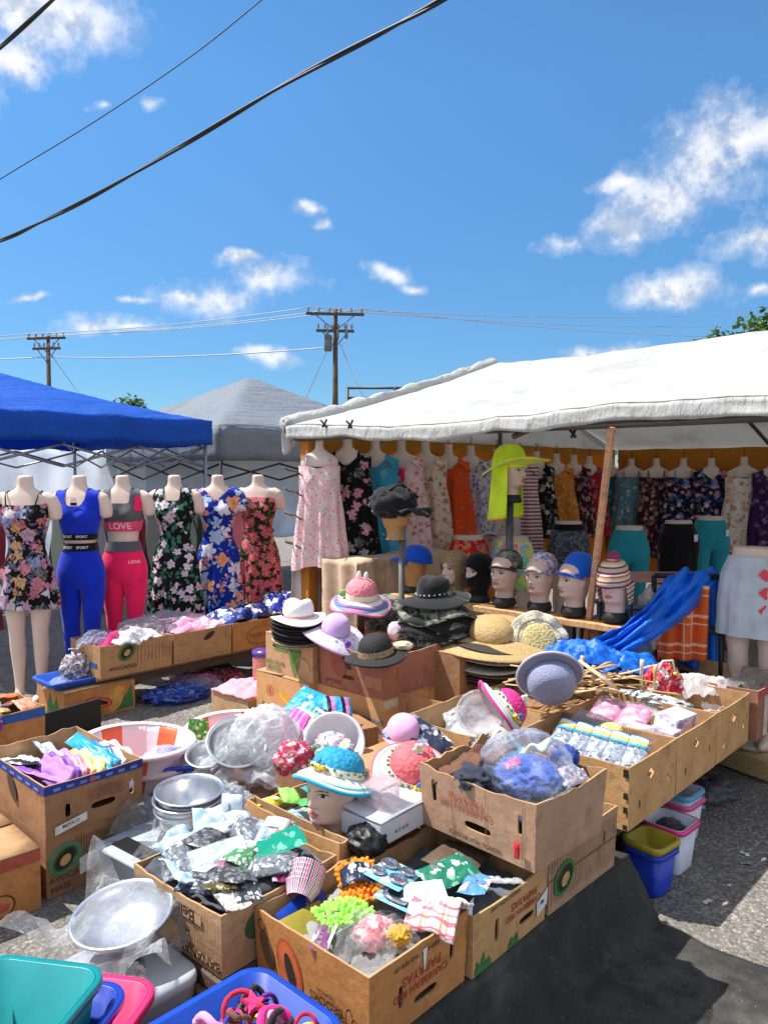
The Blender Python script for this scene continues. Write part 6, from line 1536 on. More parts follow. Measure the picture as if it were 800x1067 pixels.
heap('black plastic scrap bunched at the foot of the wooden stake', ab(1.66, 1.62, .44), (.06, .07, .045), plain((30, 30, 34), .3, bmp=.5), 'plastic scrap', 'black_plastic', 6, .22, 2.2)
NVF = floral('nvf', (44, 50, 70), [(226, 226, 236), (110, 120, 150), (44, 50, 70)], 18, .46, None, 1, 1, .08)
packet('navy and white flowered packet lying left of the coral pink hat', ab(2.32, 1.98, .52), E(18, -14, 40), (.2, .24, .03), NVF, crink=.015)
heap('navy and white flowered cloth right of the coral pink hat', ab(2.4, 1.68, .455), (.09, .12, .07), NVF, 'cloth', 'flowered_cloth', 12, .3)
tag(MB().box((0, 0, .12), (.4, .42, .24), bev=.004).build('cardboard_box', CB['kraft'], None, ab(2.24, 1.93, ZF + .006), ROT), 'plain carton under the navy flowered packets', 'box')
hat('sun_hat', 'small pale lilac cap hat behind the coral pink hat', aty(420, 764, 3.08), 0, .07, .07, .085, fabric((226, 170, 214)), None, .01, .004, 2, None, .7, 0, (16, 0))
heap('white plastic wrap beside the coral pink bee hat', ab(2.3, 1.78, .47), (.07, .07, .03), CLRH, 'wrap', 'plastic_wrap', 14, .35)

# --- banana carton
c = B['belina']; W = c.w
fill(c, .94, fabric((74, 80, 88)), 'dark packets lining the banana carton', 'packet_lining', 'packets', 7, .03)
PCB = floral('pcb', (34, 36, 42), [(70, 74, 84), (120, 126, 136), (24, 26, 30)], 60, .5, None, 1, 1, .02, .2); PCW = floral('pcw', (176, 190, 206), [(206, 216, 226), (120, 140, 166), (226, 230, 234)], 60, .5, None, 1, 1, .02, .22)
SP = [(-.13, .1, .19, 10, -8, 15, 'silver patterned pouch at the left of the banana carton'), (-.02, .11, .205, -10, 6, -20, 'black netted pouch with a white card on top of the banana carton'), (-.06, .0, .205, 6, 8, -65, 'pale blue patterned pouch lying crosswise in the banana carton'), (.09, .08, .2, 12, 0, 30, 'silver patterned pouch at the back of the banana carton'), (-.11, -.08, .19, -8, 10, 60, 'black netted pouch near the front corner of the banana carton'), (.12, -.02, .195, 10, 5, -10, 'pale blue patterned pouch beside the green card'), (.0, -.13, .19, -12, 0, 85, 'silver patterned pouch by the right rim of the banana carton')]
for i, (x, y, z, rx, ry, rz, lab) in enumerate(SP):
    packet(lab, W(x, y, z), E(rx, ry, rz), (.09, .17, .036), [SILV, PCB, PCW][i % 3], seed=i, crink=.005, card=plain((214, 222, 230), .4), shell=clear((236, 240, 244), .07), cardpos=(0, .3, .86, .3))
for i, (x, y, z, rz, lab) in enumerate(((-.08, .16, .19, 30, 'pale blue tissue sheet at the far left of the banana carton'), (.06, .17, .215, -30, 'pale blue tissue sheet standing at the back of the banana carton'), (-.15, .03, .18, 80, 'pale blue tissue sheet at the near left rim of the banana carton'))):
    o = MB().slab(lambda u, v: V((lerp(-.075, .075, u), lerp(-.055, .055, v), .02 * fbm((u * 3, v * 3, i), i + 3, 4) + .03 * v * v)), 24, 20, .003).build('tissue_sheet', PALEB, None, W(x, y, z), ROT + R(rz)); tag(o, lab, 'tissue')
packet('sea green card pack on the right of the banana carton', W(.06, -.09, .222), E(8, -10, 25), (.2, .1, .008), floral('seag', (24, 140, 116), [(60, 180, 140), (24, 120, 110), (230, 240, 220)], 24, .35, None, 1, 1, .04, .25), 'card pack', 'card_pack', crink=.003)
packet('pink and green card pack tucked below the silver pouches', W(-.1, -.03, .205), E(14, 8, -40), (.13, .07, .008), floral('pgc', (226, 110, 150), [(120, 190, 110), (250, 230, 236)], 30, .45, None, 1, 1, .04, .3), 'card pack', 'card_pack', crink=.003)
packet('red fruit sticker pack beside the sea green card', W(.13, -.06, .215), E(20, 0, 60), (.07, .06, .01), floral('rfs', (226, 226, 226), [(200, 50, 50), (80, 150, 70)], 40, .5, None, 1, 1, .02, .3), 'card pack', 'card_pack', crink=.003)
packet('gold patterned pack at the near corner of the banana carton', W(-.15, -.12, .195), E(-10, 12, 30), (.1, .06, .014), floral('gpp', (90, 80, 50), [(200, 170, 90), (60, 60, 50), (220, 220, 210)], 40, .5, None, 1, 1, .03, .3), crink=.005)
for i, (x, y, z, rz, c_, lab) in enumerate(((-.155, -.05, .178, 70, (52, 60, 84), 'navy patterned packet at the near rim of the banana carton'), (-.09, -.155, .178, 20, (60, 64, 70), 'black netted packet at the near right corner of the banana carton'), (.05, -.16, .185, 10, (196, 60, 120), 'magenta packet at the right rim of the banana carton'), (-.02, -.06, .215, -20, (80, 140, 90), 'green labelled packet in the middle of the banana carton'), (.15, .1, .19, 50, (150, 160, 176), 'pale grey packet at the back left of the banana carton'), (-.15, -.15, .18, 40, (206, 200, 190), 'cream packet in the front corner of the banana carton'))):
    packet(lab, W(x, y, z), E(6 * (i % 3 - 1), 8 * (i % 2), rz), (.08, .14, .02), floral('blp%d' % i, c_, [tuple(min(255, int(k * 1.4) + 20) for k in c_), tuple(int(k * .5) for k in c_), (214, 214, 214)], 50, .5, None, 1, 1, .02, .25), crink=.005, seed=i + 30, card=plain((220, 222, 224), .4) if i % 2 else None)
packet('tall clear bag with a white printed card standing behind the banana carton', aty(243, 848, 2.42) + V((0, 0, -.02)), E(80, 0, -10), (.07, .2, .03), SILV, 'bag', 'carded_bag', card=plain((206, 216, 228), .4), cardpos=(0, .2, 1.0, .45), shell=clear((236, 240, 246), .2), crink=.008)
c = Carton('empty tan carton flap board behind the banana carton', 1.56, 1.6, 1.64, 2.1, ZF + .004, .24, 'tan', {}, 0, 0)

# --- blue bin with hair ties, nested bins, cooler, wrapped bowl
def rrect(L, W_, r, z, n=6):
    out = []
    for cx, cy, a0 in ((1, 1, 0), (-1, 1, 90), (-1, -1, 180), (1, -1, 270)):
        for i in range(n + 1):
            a_ = R(a0 + 90 * i / n); out.append(V((cx * (L / 2 - r) + r * cos(a_), cy * (W_ / 2 - r) + r * sin(a_), z)))
    return out
def bin_(label, loc, rz, L, W_, h, mat, rim=None, taper=.82, r=.05, name='plastic_bin', rimw=.012, group=None, cat='bin'):
    t = thing(name, label, cat, loc, rz, group)
    mb = MB(); T = taper
    mb.loft([rrect(L * T * k, W_ * T * k, r * .8 * k, 0) for k in (.02, .5, .97)] + [rrect(L * T, W_ * T, r * .8, .008), rrect(L, W_, r, h), rrect(L - .008, W_ - .008, r, h), rrect((L - .008) * T, (W_ - .008) * T, r * .8, .012), rrect(L * T * .4, W_ * T * .4, r * .3, .012), rrect(L * T * .02, W_ * T * .02, .001, .012)], 0)
    mb.build('body', mat, t)
    mb = MB(); mb.loft([rrect(L - .004, W_ - .004, r, h - .001), rrect(L + rimw * 2, W_ + rimw * 2, r + rimw, h + .001), rrect(L + rimw * 2 + .004, W_ + rimw * 2 + .004, r + rimw, h - .004), rrect(L + rimw * 2 + .003, W_ + rimw * 2 + .003, r + rimw, h - .018), rrect(L + rimw * 2 - .002, W_ + rimw * 2 - .002, r + rimw, h - .019)], 0, caps=False)
    mb.build('rim', rim or mat, t); return t
bb_ = ab(.92, 1.275, ZP - .012)
bin_('royal blue plastic bin full of hair ties at the bottom edge', bb_, ROT, .33, .3, .165, glossy((14, 66, 170), .4))
HC = [('magenta', (226, 40, 130)), ('purple', (110, 50, 150)), ('deep blue', (40, 50, 150)), ('pale pink', (240, 160, 190)), ('brown', (110, 64, 44)), ('orange', (240, 140, 50)), ('black', (30, 28, 32)), ('crimson', (180, 30, 60)), ('lilac', (180, 140, 210)), ('yellow', (240, 210, 80))]
rg = random.Random(9); first = {}
for i in range(64):
    nm_, c_ = HC[i % len(HC)]; x, y = rg.uniform(-.115, .115), rg.uniform(-.1, .1); z = .09 + rg.random() ** .7 * .075 * (1 - (x / .2) ** 2); x += .02
    p_ = bb_ + AX * x + BX * y + V((0, 0, z)); rot = (rg.uniform(-.9, .9), rg.uniform(-.9, .9), rg.uniform(0, 6))
    if nm_ in first: dup(first[nm_], p_, rot=rot, scale=rg.uniform(.8, 1.25))
    else:
        r_ = rg.uniform(.02, .028)
        o = MB().tube([(r_ * cos(k / 20 * 2 * pi), r_ * sin(k / 20 * 2 * pi) * 1.15, .004 * sin(k * .9)) for k in range(21)], .0055 + .002 * (i % 3 == 0), 7).build('hair_tie', fabric(c_, rough=.7), None, p_, 0, rot)
        first[nm_] = tag(o, nm_ + ' hair tie tangled in the royal blue bin', 'hair tie', nm_ + ' hair ties in the blue bin')
for i, (x, y, c_, lab) in enumerate(((-.06, -.02, (240, 70, 150), 'pink star hair clip on the hair ties near the bin rim'), (.05, -.09, (250, 130, 170), 'pale pink star hair clip at the right of the blue bin'), (.08, .05, (230, 60, 120), 'deep pink bow hair clip at the back of the blue bin'))):
    mb = MB(); pts = [V((cos(k * pi / 5) * (.034 if k % 2 == 0 else .016), sin(k * pi / 5) * (.034 if k % 2 == 0 else .016), 0)) for k in range(10)]
    mb.loft([[q_ * .9 + V((0, 0, -.004)) for q_ in pts], [q_ + V((0, 0, 0)) for q_ in pts], [q_ * .8 + V((0, 0, .006)) for q_ in pts]], smooth=False)
    tag(mb.build('hair_clip', glossy(c_, .4), None, bb_ + AX * x + BX * y + V((0, 0, .165)), 0, (.3, -.3, i)), lab, 'hair clip')
heap('dark scrunchies filling the bottom of the royal blue bin', bb_ + V((0, 0, .02)), (.135, .12, .06), fabric((60, 34, 60)), 'scrunchies', 'scrunchie_heap', 2, .25, 5, floor=.0)
kz = (-.81, 1.625)
tag(MB().box((0, 0, .098), (.36, .3, .194), bev=.005).build('wooden_crate', DWD, None, (kz[0] - .01, kz[1], .003), R(-9)), 'wooden crate under the nested plastic bins', 'crate')
bin_('hot pink plastic bin holding the blue and teal bins at the bottom left', (kz[0] + .045, kz[1] + .005, .2), R(-10), .40, .33, .19, glossy((238, 50, 110), .35), group='nested plastic bins')
bin_('dark blue plastic bin nested between the pink and teal bins', (kz[0] + .016, kz[1], .215), R(-10), .34, .285, .18, glossy((24, 60, 170), .35), group='nested plastic bins')
bin_('teal plastic bin nested on top at the bottom left corner', (kz[0], kz[1] - .005, .235), R(-10), .29, .25, .215, glossy((14, 134, 138), .3), group='nested plastic bins')
cl = thing('storage_tub', 'cloudy white plastic tub under the wrapped metal bowl', 'tub', ab(.975, 1.84, .003), ROT)
FRO = clear((206, 212, 220), .8, bscale=5)
mb = MB(); mb.loft([rrect(.26 * k, .31 * k, .05, z) for k, z in ((.02, 0), (.86, .0), (.9, .01), (1, .255), (1.03, .26), (1.03, .275), (1.0, .285), (.9, .29), (.5, .292), (.02, .292))]); mb.build('body', plain((196, 202, 210), .35, .08, 3, sss=.15), cl)
def bowl(label, loc, rot, r, h, mat, name='metal_bowl', th=.004, flat=.5, rim=.012, cat='bowl', group=None, n=56):
    prof = [(.001, 0), (r * flat * .6, 0), (r * flat, .004)] + [(lerp(r * flat, r, sin(k / 8 * pi / 2)), .004 + (h - .004) * (1 - cos(k / 8 * pi / 2)) ** .9) for k in range(1, 9)] + [(r + rim, h + .002), (r + rim + .001, h + .006), (r + rim * .5, h + .008), (r - .003, h + .003)] + [(lerp(r * flat, r, sin(k / 8 * pi / 2)) - th, .004 + th + (h - .004) * (1 - cos(k / 8 * pi / 2)) ** .9) for k in range(7, -1, -1)] + [(r * flat * .5, .003 + th), (.001, .003 + th)]
    return tag(MB().lathe(prof, n).build(name, mat, None, loc, 0, rot), label, cat, group)
STL = metal((222, 224, 227), .3)
q = atz(130, 975, .345)
bowl('shiny metal bowl in a clear bag on the cloudy tub', q + V((0, .01, 0)), E(9, -4, 0), .125, .062, STL)
t = thing('clear_bag', 'torn clear bag with pointed corners round the metal bowl on the tub', 'bag', q, R(-14))
def bagf(u, v):
    x, y = u * 2 - 1, v * 2 - 1; r = max(abs(x), abs(y)); k = .16 * (1 + .38 * (abs(x * y)) ** 2)
    cr_ = sstep(.35, .95, abs(x * y)); z = .072 - .085 * max(0, r - .7) / .3 * (1 - cr_) + .07 * cr_ + .010 * fbm((x * 3, y * 3, 1), 5, 4) * (r > .1) + (.05 if r > .8 else 0) * nz((x * 2.2, y * 2.2, 5))
    return V((x * k * 1.05 + .012 * nz((y * 4, x, 2)), y * k * .92 + .012 * nz((x * 4, y, 4)), z + .02 * y))
MB().grid(bagf, 40, 40).build('film', clear((238, 242, 246), .2, bscale=26), t)
MB().blob((.06, -.15, -.01), (.08, .06, .03), .25, 2.4, 3, 4).build('film_tail', clear((238, 242, 246), .1, bscale=26), t)

# --- left stack contents
c = B['stacktop']; W = c.w
fill(c, .45, fabric((90, 80, 110)), 'dark lining of the hanger carton', 'cloth_bundle', 'cloth', 4, .02)
HG = [('lavender', (176, 130, 206)), ('violet', (140, 90, 190)), ('pale pink', (244, 186, 200)), ('rose', (236, 140, 180)), ('peach', (248, 190, 130)), ('cream yellow', (246, 226, 150)), ('pale green', (170, 220, 140)), ('mint', (140, 214, 180)), ('sky blue', (110, 180, 226)), ('deep blue', (60, 110, 200)), ('white', (240, 240, 244)), ('grey white', (214, 218, 226))]
for i, (nm_, c_) in enumerate(HG):
    p_ = W(-.085 + .0225 * i, -.04 - .012 * (i % 3) , .09)
    o = MB().slab(lambda u, v: V((.008 * sin(v * 9 + i) + .02 * v, lerp(-.13, .14, u), lerp(0, .115, v) - .02 * (2 * u - 1) ** 2 + .008 * sin(u * 14 + i))), 16, 8, .006).build('plastic_hanger', glossy(c_, .35), None, p_, ROT, (R(0), R(18), ROT)); tag(o, nm_ + ' plastic slat standing in the fan of the hanger carton', 'plastic slat', nm_ + ' slats in the hanger carton')
    dup(o, p_ + AX * .011 + BX * .008 + V((0, 0, -.004 + .003 * (i % 2))), rot=(R(2), R(16), ROT + .03))
packet('turquoise wrapped sheet along the back of the hanger carton', W(.12, -.02, .18), E(8, -30, 47), (.07, .34, .03), plain((30, 150, 206), .35, .2, 12), 'sheet', 'wrapped_sheet', crink=.01)
for i, (x, y, c_, lab) in enumerate(((-.06, .19, (214, 214, 222), 'white shiny packet at the left of the hanger carton'), (-.1, .14, (40, 38, 44), 'black packet lying in the hanger carton'), (.02, .2, (196, 200, 210), 'grey packet at the back left of the hanger carton'), (-.12, .22, (226, 226, 232), 'white folded packet against the left wall of the hanger carton'), (-.13, .03, (150, 100, 190), 'violet packet near the front corner of the hanger carton'), (-.12, -.1, (206, 140, 210), 'orchid packet at the near right corner of the hanger carton'))):
    packet(lab, W(x, y, .135 + .01 * (i % 3)), E(8 * (i % 3 - 1), 20, 47 + 30 * (i % 2)), (.09, .17, .02), plain(c_, .25, .12, 20), crink=.008, seed=i)
# purse carton
c = B['purse']; W = c.w
fill(c, .75, fabric((110, 90, 110)), 'lining of the purse carton', 'cloth_bundle', 'cloth', 4, .03)
PC = [('cream', (226, 206, 160)), ('purple', (120, 60, 160)), ('orange', (230, 120, 60)), ('pink', (236, 150, 170)), ('white', (236, 232, 228)), ('brown', (120, 80, 60)), ('lilac', (190, 150, 210)), ('gold', (206, 170, 90)), ('salmon', (240, 150, 120))]
rg = random.Random(4)
for i, (nm_, c_) in enumerate(PC):
    x, y = -.14 + .14 * (i % 3), .12 - .12 * (i // 3)
    packet(nm_ + ' small purse in the blue banded carton at the left edge', W(x, y, .22 + rg.uniform(0, .03)), E(rg.uniform(-25, 25), rg.uniform(-25, 25), rg.uniform(0, 180)), (.11, .13, .04), floral('purse%d' % i, c_, [tuple(min(255, int(k * 1.15)) for k in c_), tuple(int(k * .6) for k in c_)], 40, .4, None, 1, 1, .02, .4), 'purse', 'purse', seed=i, crink=.006)
packet('violet floral scarf hanging over the left wall of the purse carton', W(-.1, -.2, .22), E(60, 0, 30), (.16, .1, .03), floral('vfs', (120, 60, 160), [(240, 200, 220), (90, 40, 130), (230, 130, 60)], 30, .5, None, 1, 1, .06), 'scarf', 'scarf', crink=.015)
# black board standing on edge
pa, pb2 = atz(0, 790, .0), atz(105, 757, .0)
d = (pb2 - pa).normalized(); 
tag(MB().box((0, 0, .09), ((pb2 - pa).length + .5, .02, .18), bev=.004).build('black_board', plain((24, 24, 26), .6), None, (pa + pb2) / 2 - d * .25 + V((0, 0, .002)), math.atan2(d.y, d.x)), 'black board standing on edge behind the left carton stack', 'board')
# blue tray and dark bag on the ground papaya carton
c = B['papground']
bin_('shallow blue tray on the papaya carton below the mannequins', c.w(-.12, .0, .208), ROT, .34, .3, .05, glossy((36, 84, 190), .4), name='shallow_tray', r=.03, taper=.92, cat='tray')
heap('crinkled grey foil bag heaped in the shallow blue tray', c.w(-.06, .0, .225), (.1, .1, .1), floral('foilbag', (120, 116, 124), [(190, 186, 194), (60, 56, 64), (150, 120, 130)], 50, .6, (30, 28, 34), 60, .4, .04, .3), 'bag', 'foil_bag', 3, .3, 3)
heap('clear packets spread at the left of the shallow blue tray', c.w(-.2, -.05, .225), (.07, .09, .03), clear((190, 210, 240), .3), 'packets', 'clear_packets', 5, .4, 3)
# clothes on the mannequin table cartons
def cloth(label, loc, size, mat, seed, name='folded_clothes', cat='clothes', rz=0, amp=.05):
    return tag(MB().slab(lambda u, v: V(((u - .5) * size[0], (v - .5) * size[1], size[2] * (1 - (2 * u - 1) ** 4) * (1 - (2 * v - 1) ** 4) + amp * fbm((u * 4, v * 4, seed), seed, 4) * (.3 + .7 * (1 - (2 * u - 1) ** 2)))), 34, 30, .01).build(name, mat, None, loc, ROT + R(rz)), label, cat)
for i, m_ in enumerate(mr): fill(m_, .72, fabric([(70, 70, 90), (150, 90, 120), (60, 70, 130), (80, 80, 150)][i]), 'clothes filling ' + ['the left end', 'the second', 'the third', 'the last'][i] + ' carton of the mannequin table', 'clothes_bundle', 'clothes', i, .02)
z = .254 + .215
cloth('white top laid over the front rim of the left end carton', ab(2.62, 4.78, z - .01), (.34, .2, .05), fabric((236, 234, 240), bmp=.5), 1, rz=8)
cloth('magenta bagged clothes in the left end carton', ab(2.5, 4.88, z - .03), (.26, .3, .05), fabric((190, 50, 110)), 2)
heap('clear bag of dark clothes at the left rim of the mannequin table', ab(2.42, 4.9, z - .03), (.1, .12, .07), clear((190, 200, 226), .35), 'bag', 'clear_bag', 3, .4, 3)
heap('clear bag bulging between the first two cartons by the blue leggings', ab(2.8, 4.98, z - .01), (.16, .12, .075), clear((214, 204, 216), .4), 'bag', 'clear_bag', 6, .4, 3)
cloth('pale pink folded clothes on the second carton', ab(3.12, 4.85, z - .01), (.42, .3, .05), floral('ppf', (240, 160, 190), [(246, 200, 214), (230, 110, 160), (240, 226, 232)], 16, .5, None, 1, 1, .1), 3)
heap('clear bag of grey and pink clothes at the back of the second carton', ab(3.1, 5.0, z - .01), (.2, .1, .08), clear((200, 196, 210), .4), 'bag', 'clear_bag', 7, .4, 3)
cloth('navy and white flowered cloth over the third carton', ab(3.6, 4.86, z), (.52, .32, .07), floral('nwf', (36, 52, 120), [(236, 236, 236), (236, 230, 220), (80, 110, 180), (30, 30, 50)], 14, .5, None, 1, 1, .1), 4)
cloth('deep blue and white printed cloth on the last carton', ab(4.05, 4.92, z + .02), (.34, .3, .1), floral('dbw', (30, 40, 150), [(236, 236, 240), (30, 40, 150), (200, 206, 230)], 18, .44, None, 1, 1, .08), 5)
cloth('red and white printed cloth at the end of the mannequin table', ab(4.32, 4.9, z + .02), (.3, .3, .09), floral('rdw', (206, 50, 70), [(240, 232, 232), (206, 50, 70), (240, 200, 200)], 18, .45, None, 1, 1, .08), 6)
# bundles under that table
for i, (u, v, sx, c_, lab) in enumerate(((205, 712, .2, (206, 40, 130), 'magenta bagged clothes bundle under the mannequin table'), (185, 724, .2, (36, 70, 160), 'blue bagged clothes bundle under the mannequin table'), (232, 708, .14, (120, 40, 60), 'maroon bagged clothes bundle under the mannequin table'), (196, 706, .12, (226, 206, 180), 'cream bagged cap under the mannequin table'), (225, 700, .14, (50, 70, 40), 'green camouflage bundle at the back under the table'))):
    q = atz(u, v, .03); heap(lab, q + V((0, 0, -.03)), (sx, .14, .06), floral('bun%d' % i, c_, [tuple(min(255, int(k * 1.3) + 20) for k in c_), tuple(int(k * .5) for k in c_)], 20, .45, None, 1, 1, .1, .35), 'bundle', 'clothes_bundle', i, .35, 2.6, rz=R(30))
heap('clear wrap tied round the bundles under the mannequin table', atz(204, 722, .0), (.2, .13, .1), clear((206, 214, 230), .2), 'bag', 'clear_bag', 12, .35, 2.6)
# pink shirts and jar by the green carton
c = B['pinkbox']
cloth('rose pink shirts folded on the short carton', c.w(-.02, .0, .3), (.34, .34, .03), fabric((244, 160, 176), bmp=.6), 7, amp=.03)
t = thing('storage_jar', 'pinkish clear jar with a purple lid beside the rose pink shirts', 'jar', c.w(.1, .02, .33)); MB().lathe([(.001, 0), (.07, 0), (.075, .02), (.075, .13), (.066, .15)], 28).build('body', clear((240, 170, 160), .55), t); MB().lathe([(.07, .145), (.078, .146), (.078, .18), (.001, .182)], 28).build('lid', glossy((90, 60, 140)), t)

# --- basins and bowls on the left
BST = stripes('basin', [(250, 222, 228), (250, 222, 228), (248, 236, 240), (244, 112, 74), (244, 112, 74)], 1 / 5, radial=True, rough=.35, widths=[.3, .12, .2, .3, .08])
def basin(label, loc, r, h, rz, rot=(0, 0)):
    t = thing('basin', label, 'basin', loc, group='striped plastic basins', rot=(R(rot[0]), R(rot[1]), rz))
    MB().lathe([(.001, 0), (r * .7, 0), (r * .74, .01)] + [(lerp(r * .74, r, k / 6), lerp(.01, h, (k / 6) ** 1.2)) for k in range(1, 7)] + [(r - .006, h)] + [(lerp(r * .74, r, k / 6) - .006, lerp(.014, h, (k / 6) ** 1.2)) for k in range(5, -1, -1)] + [(.001, .01)], 72).build('body', BST, t)
    MB().lathe([(r - .008, h), (r + .0, h + .006), (r + .02, h + .004), (r + .026, h - .012), (r + .02, h - .014)], 72).build('rim', plain((246, 216, 222), .35, .05, sss=.1), t); return t
q = atz(152, 784, .29); basin('pink and orange striped basin, lower of the nested pair', (q.x, q.y, .08), .238, .21, .4, (4, 0))
q2 = atz(141, 771, .37); basin('pink and orange striped basin, upper of the nested pair', (q2.x, q2.y, .16), .238, .21, 1.9, (4, 0))
q = atz(247, 758, .29); basin('pink and orange striped basin half hidden behind the clear bag heap', (q.x, q.y, .08), .25, .21, .9, (3, 0))
packet('green seed packet card leaning in the far striped basin', aty(206, 763, 3.75), E(60, 10, 20), (.1, .13, .004), floral('seed', (80, 140, 60), [(200, 210, 120), (60, 110, 50)], 40, .4, None, 1, 1, .03, .3), 'card', 'card_pack', crink=.002)
t = bin_('blue tray of utensils in clear wrap between the basins and bowls', atz(196, 815, .2) + V((0, .08, 0)), R(12), .3, .24, .09, glossy((34, 80, 200), .35), name='utensil_tray', r=.02, taper=.9, cat='tray')
tl = t.location
for i, (x, y, rz) in enumerate(((-.05, .02, 20), (.0, -.02, 35), (.04, .03, 10), (-.02, .05, -15), (.07, -.03, 50))):
    tag(MB().tube([(-.11, 0, 0), (0, 0, .006), (.04, 0, .004)], .006, 6, flat=.6).blob((.075, 0, .004), (.035, .022, .008), .0, 1, 0, 2).build('utensil', metal() if i % 2 else wood((190, 150, 110)), None, tl + V((x, y, .085 + .006 * i)), R(rz)), ['wooden', 'steel', 'wooden', 'steel', 'wooden'][i] + ' spoon lying in the blue utensil tray', 'spoon', ['wooden', 'steel', 'wooden', 'steel', 'wooden'][i] + ' spoons in the utensil tray')
heap('clear wrap heaped over the left of the utensil tray', tl + V((-.1, -.03, .06)), (.12, .1, .06), CLR, 'wrap', 'clear_wrap', 3, .4, 3)
tag(MB().box((0, 0, .09), (.34, .3, .18), bev=.004).build('cardboard_box', CB['brown'], None, (tl.x, tl.y, .004), R(12)), 'brown carton hidden under the utensil tray', 'box')
q = aty(217, 795, 3.25); bowl('small steel bowl tipped in the utensil tray', q + V((0, 0, -.01)), E(20, 0, 0), .08, .06, STL)
q = atz(197, 874, .19); 
for i, (dz, r, lab) in enumerate(((0, .118, 'steel mixing bowl, lowest of the nested wrapped bowls'), (.035, .126, 'steel mixing bowl in the middle of the nested wrapped bowls'), (.06, .122, 'steel mixing bowl on top of the nest, its shiny inside showing'))):
    bowl(lab, q + V((-.0, .02, .02 + dz)), E(4, -3 + 2 * i, 0), r, .105, STL, group='nested steel bowls')
heap('torn clear wrap clinging round the nested steel bowls', q + V((0, -.01, -.0)), (.15, .14, .05), clear((236, 240, 244), .08), 'wrap', 'clear_wrap', 9, .15, 2.5)
heap('white crinkled wrap heaped behind the nested steel bowls', q + V((.08, .17, .05)), (.13, .07, .07), CLR, 'wrap', 'clear_wrap', 10, .4, 3)
heap('big crinkled clear bag left of the nested steel bowls', aty(146, 872, 3.05), (.1, .12, .13), CLR2, 'bag', 'clear_bag', 11, .16, 2.2, 5)
t = thing('storage_box', 'cloudy plastic storage box with a black strip under the steel bowls', 'storage box', (q.x - .1, q.y - .04, .004), R(-38))
MB().loft([rrect(.4 * k, .3 * k, .03, z) for k, z in ((.02, 0), (.9, 0), (1, .165), (1.04, .168), (1.04, .18), (.96, .184), (.02, .184))]).build('body', plain((176, 186, 198), .3, .08, 3, sss=.15), t)
MB().box((-.04, -.08, .187), (.2, .07, .004)).build('strip', plain((20, 20, 22), .4), t)
tag(MB().box((0, 0, .12), (.3, .3, .24), bev=.02).build('storage_box', glossy((26, 56, 150), .4), None, aty(262, 852, 2.95) * 1 - V((0, 0, aty(262, 852, 2.95).z - .004)), R(-20)), 'deep blue plastic box below the clear bag heap', 'box')
# heap of clear bags
q = atz(262, 815, .26)
for i, (dx, dy, dz, s, lab) in enumerate(((-.02, .02, 0, (.2, .15, .11), 'biggest crumpled clear bag at the base of the bag heap'), (.05, .06, .09, (.15, .13, .13), 'upright crumpled clear bag at the top right of the bag heap'), (-.08, .05, .09, (.13, .12, .09), 'rounded clear bag at the top left of the bag heap'), (.1, -.02, .0, (.11, .1, .1), 'low crumpled clear bag at the right of the bag heap'))):
    heap(lab, q + V((dx, dy, dz)), s, CLRH if i < 2 else CLR, 'bag', 'clear_bag', 20 + i, .2, 2.2 + i * .3, 5, rz=i, group='clear bags heaped in the middle')
bowl('wrapped metal bowl tilted in the heap of clear bags', q + V((-.07, .02, .13)), E(32, 14, 0), .12, .06, STL)
o = MB().slab(lambda u, v: V((lerp(-.16, .14, u), .03 * sin(u * 9) + .04 * v, lerp(0, .17, v) * (1 - .5 * abs(2 * u - 1.2)) + .02 * nz((u * 12, v * 4, 3)))), 40, 14, .002).build('plastic_film', CLRH, None, q + V((.06, .02, .13)), R(-15)); tag(o, 'torn flap of clear film standing up from the bag heap', 'film')
tag(MB().box((0, 0, .12), (.44, .4, .24), bev=.004).build('cardboard_box', CB['brown'], None, (q.x + .03, q.y + .06, .004), R(-30)), 'brown carton hidden under the heap of clear bags', 'box')
# pouches with blue spotted cloth, sieve with slings
q = atz(322, 752, .44)
BSP = floral('bsp', (40, 160, 220), [(236, 244, 250), (40, 160, 220), (20, 120, 190)], 26, .4, None, 1, 1, .03, .4)
packet('sky blue spotted pouch lying on the row of striped pouches', q + V((.0, .05, .06)), E(28, 12, -30), (.2, .17, .04), BSP, 'pouch', 'zip_pouch', crink=.01)
for i, (c_, nm_) in enumerate((((236, 80, 160), 'pink'), ((240, 170, 196), 'pale pink'), ((90, 170, 120), 'green'), ((60, 90, 180), 'blue'), ((230, 226, 236), 'white'), ((40, 40, 60), 'dark'))):
    packet(nm_ + ' striped pouch leaning in the row beneath the spotted one', q + V((-.075 + .028 * i, -.05 - .008 * i, .0)), E(55, 0, -58), (.2, .16, .018), stripes('pch%d' % i, [c_, tuple(min(255, k + 70) for k in c_), c_], .04, 'X', .4), 'pouch', 'zip_pouch', crink=.006, seed=i)
packet('turquoise pouch with dark straps beside the spotted one', q + V((.13, .02, .05)), E(40, 10, 20), (.14, .14, .03), stripes('tqs', [(60, 170, 226), (24, 30, 60), (236, 130, 190), (60, 170, 226)], .07, 'X', .4), 'pouch', 'zip_pouch', crink=.006)
tag(MB().box((0, 0, .2), (.4, .36, .4), bev=.004).build('cardboard_box', CB['brown'], None, (q.x + .06, q.y + .1, .004), R(30)), 'brown carton hidden under the striped pouches', 'box')
q = aty(347, 782, 3.0)
bowl('white plastic colander standing on edge filled with wrapped cups', q + V((0, .07, -.01)), E(58, 6, 0), .112, .07, glossy((226, 224, 230), .3), 'colander', rim=.01)
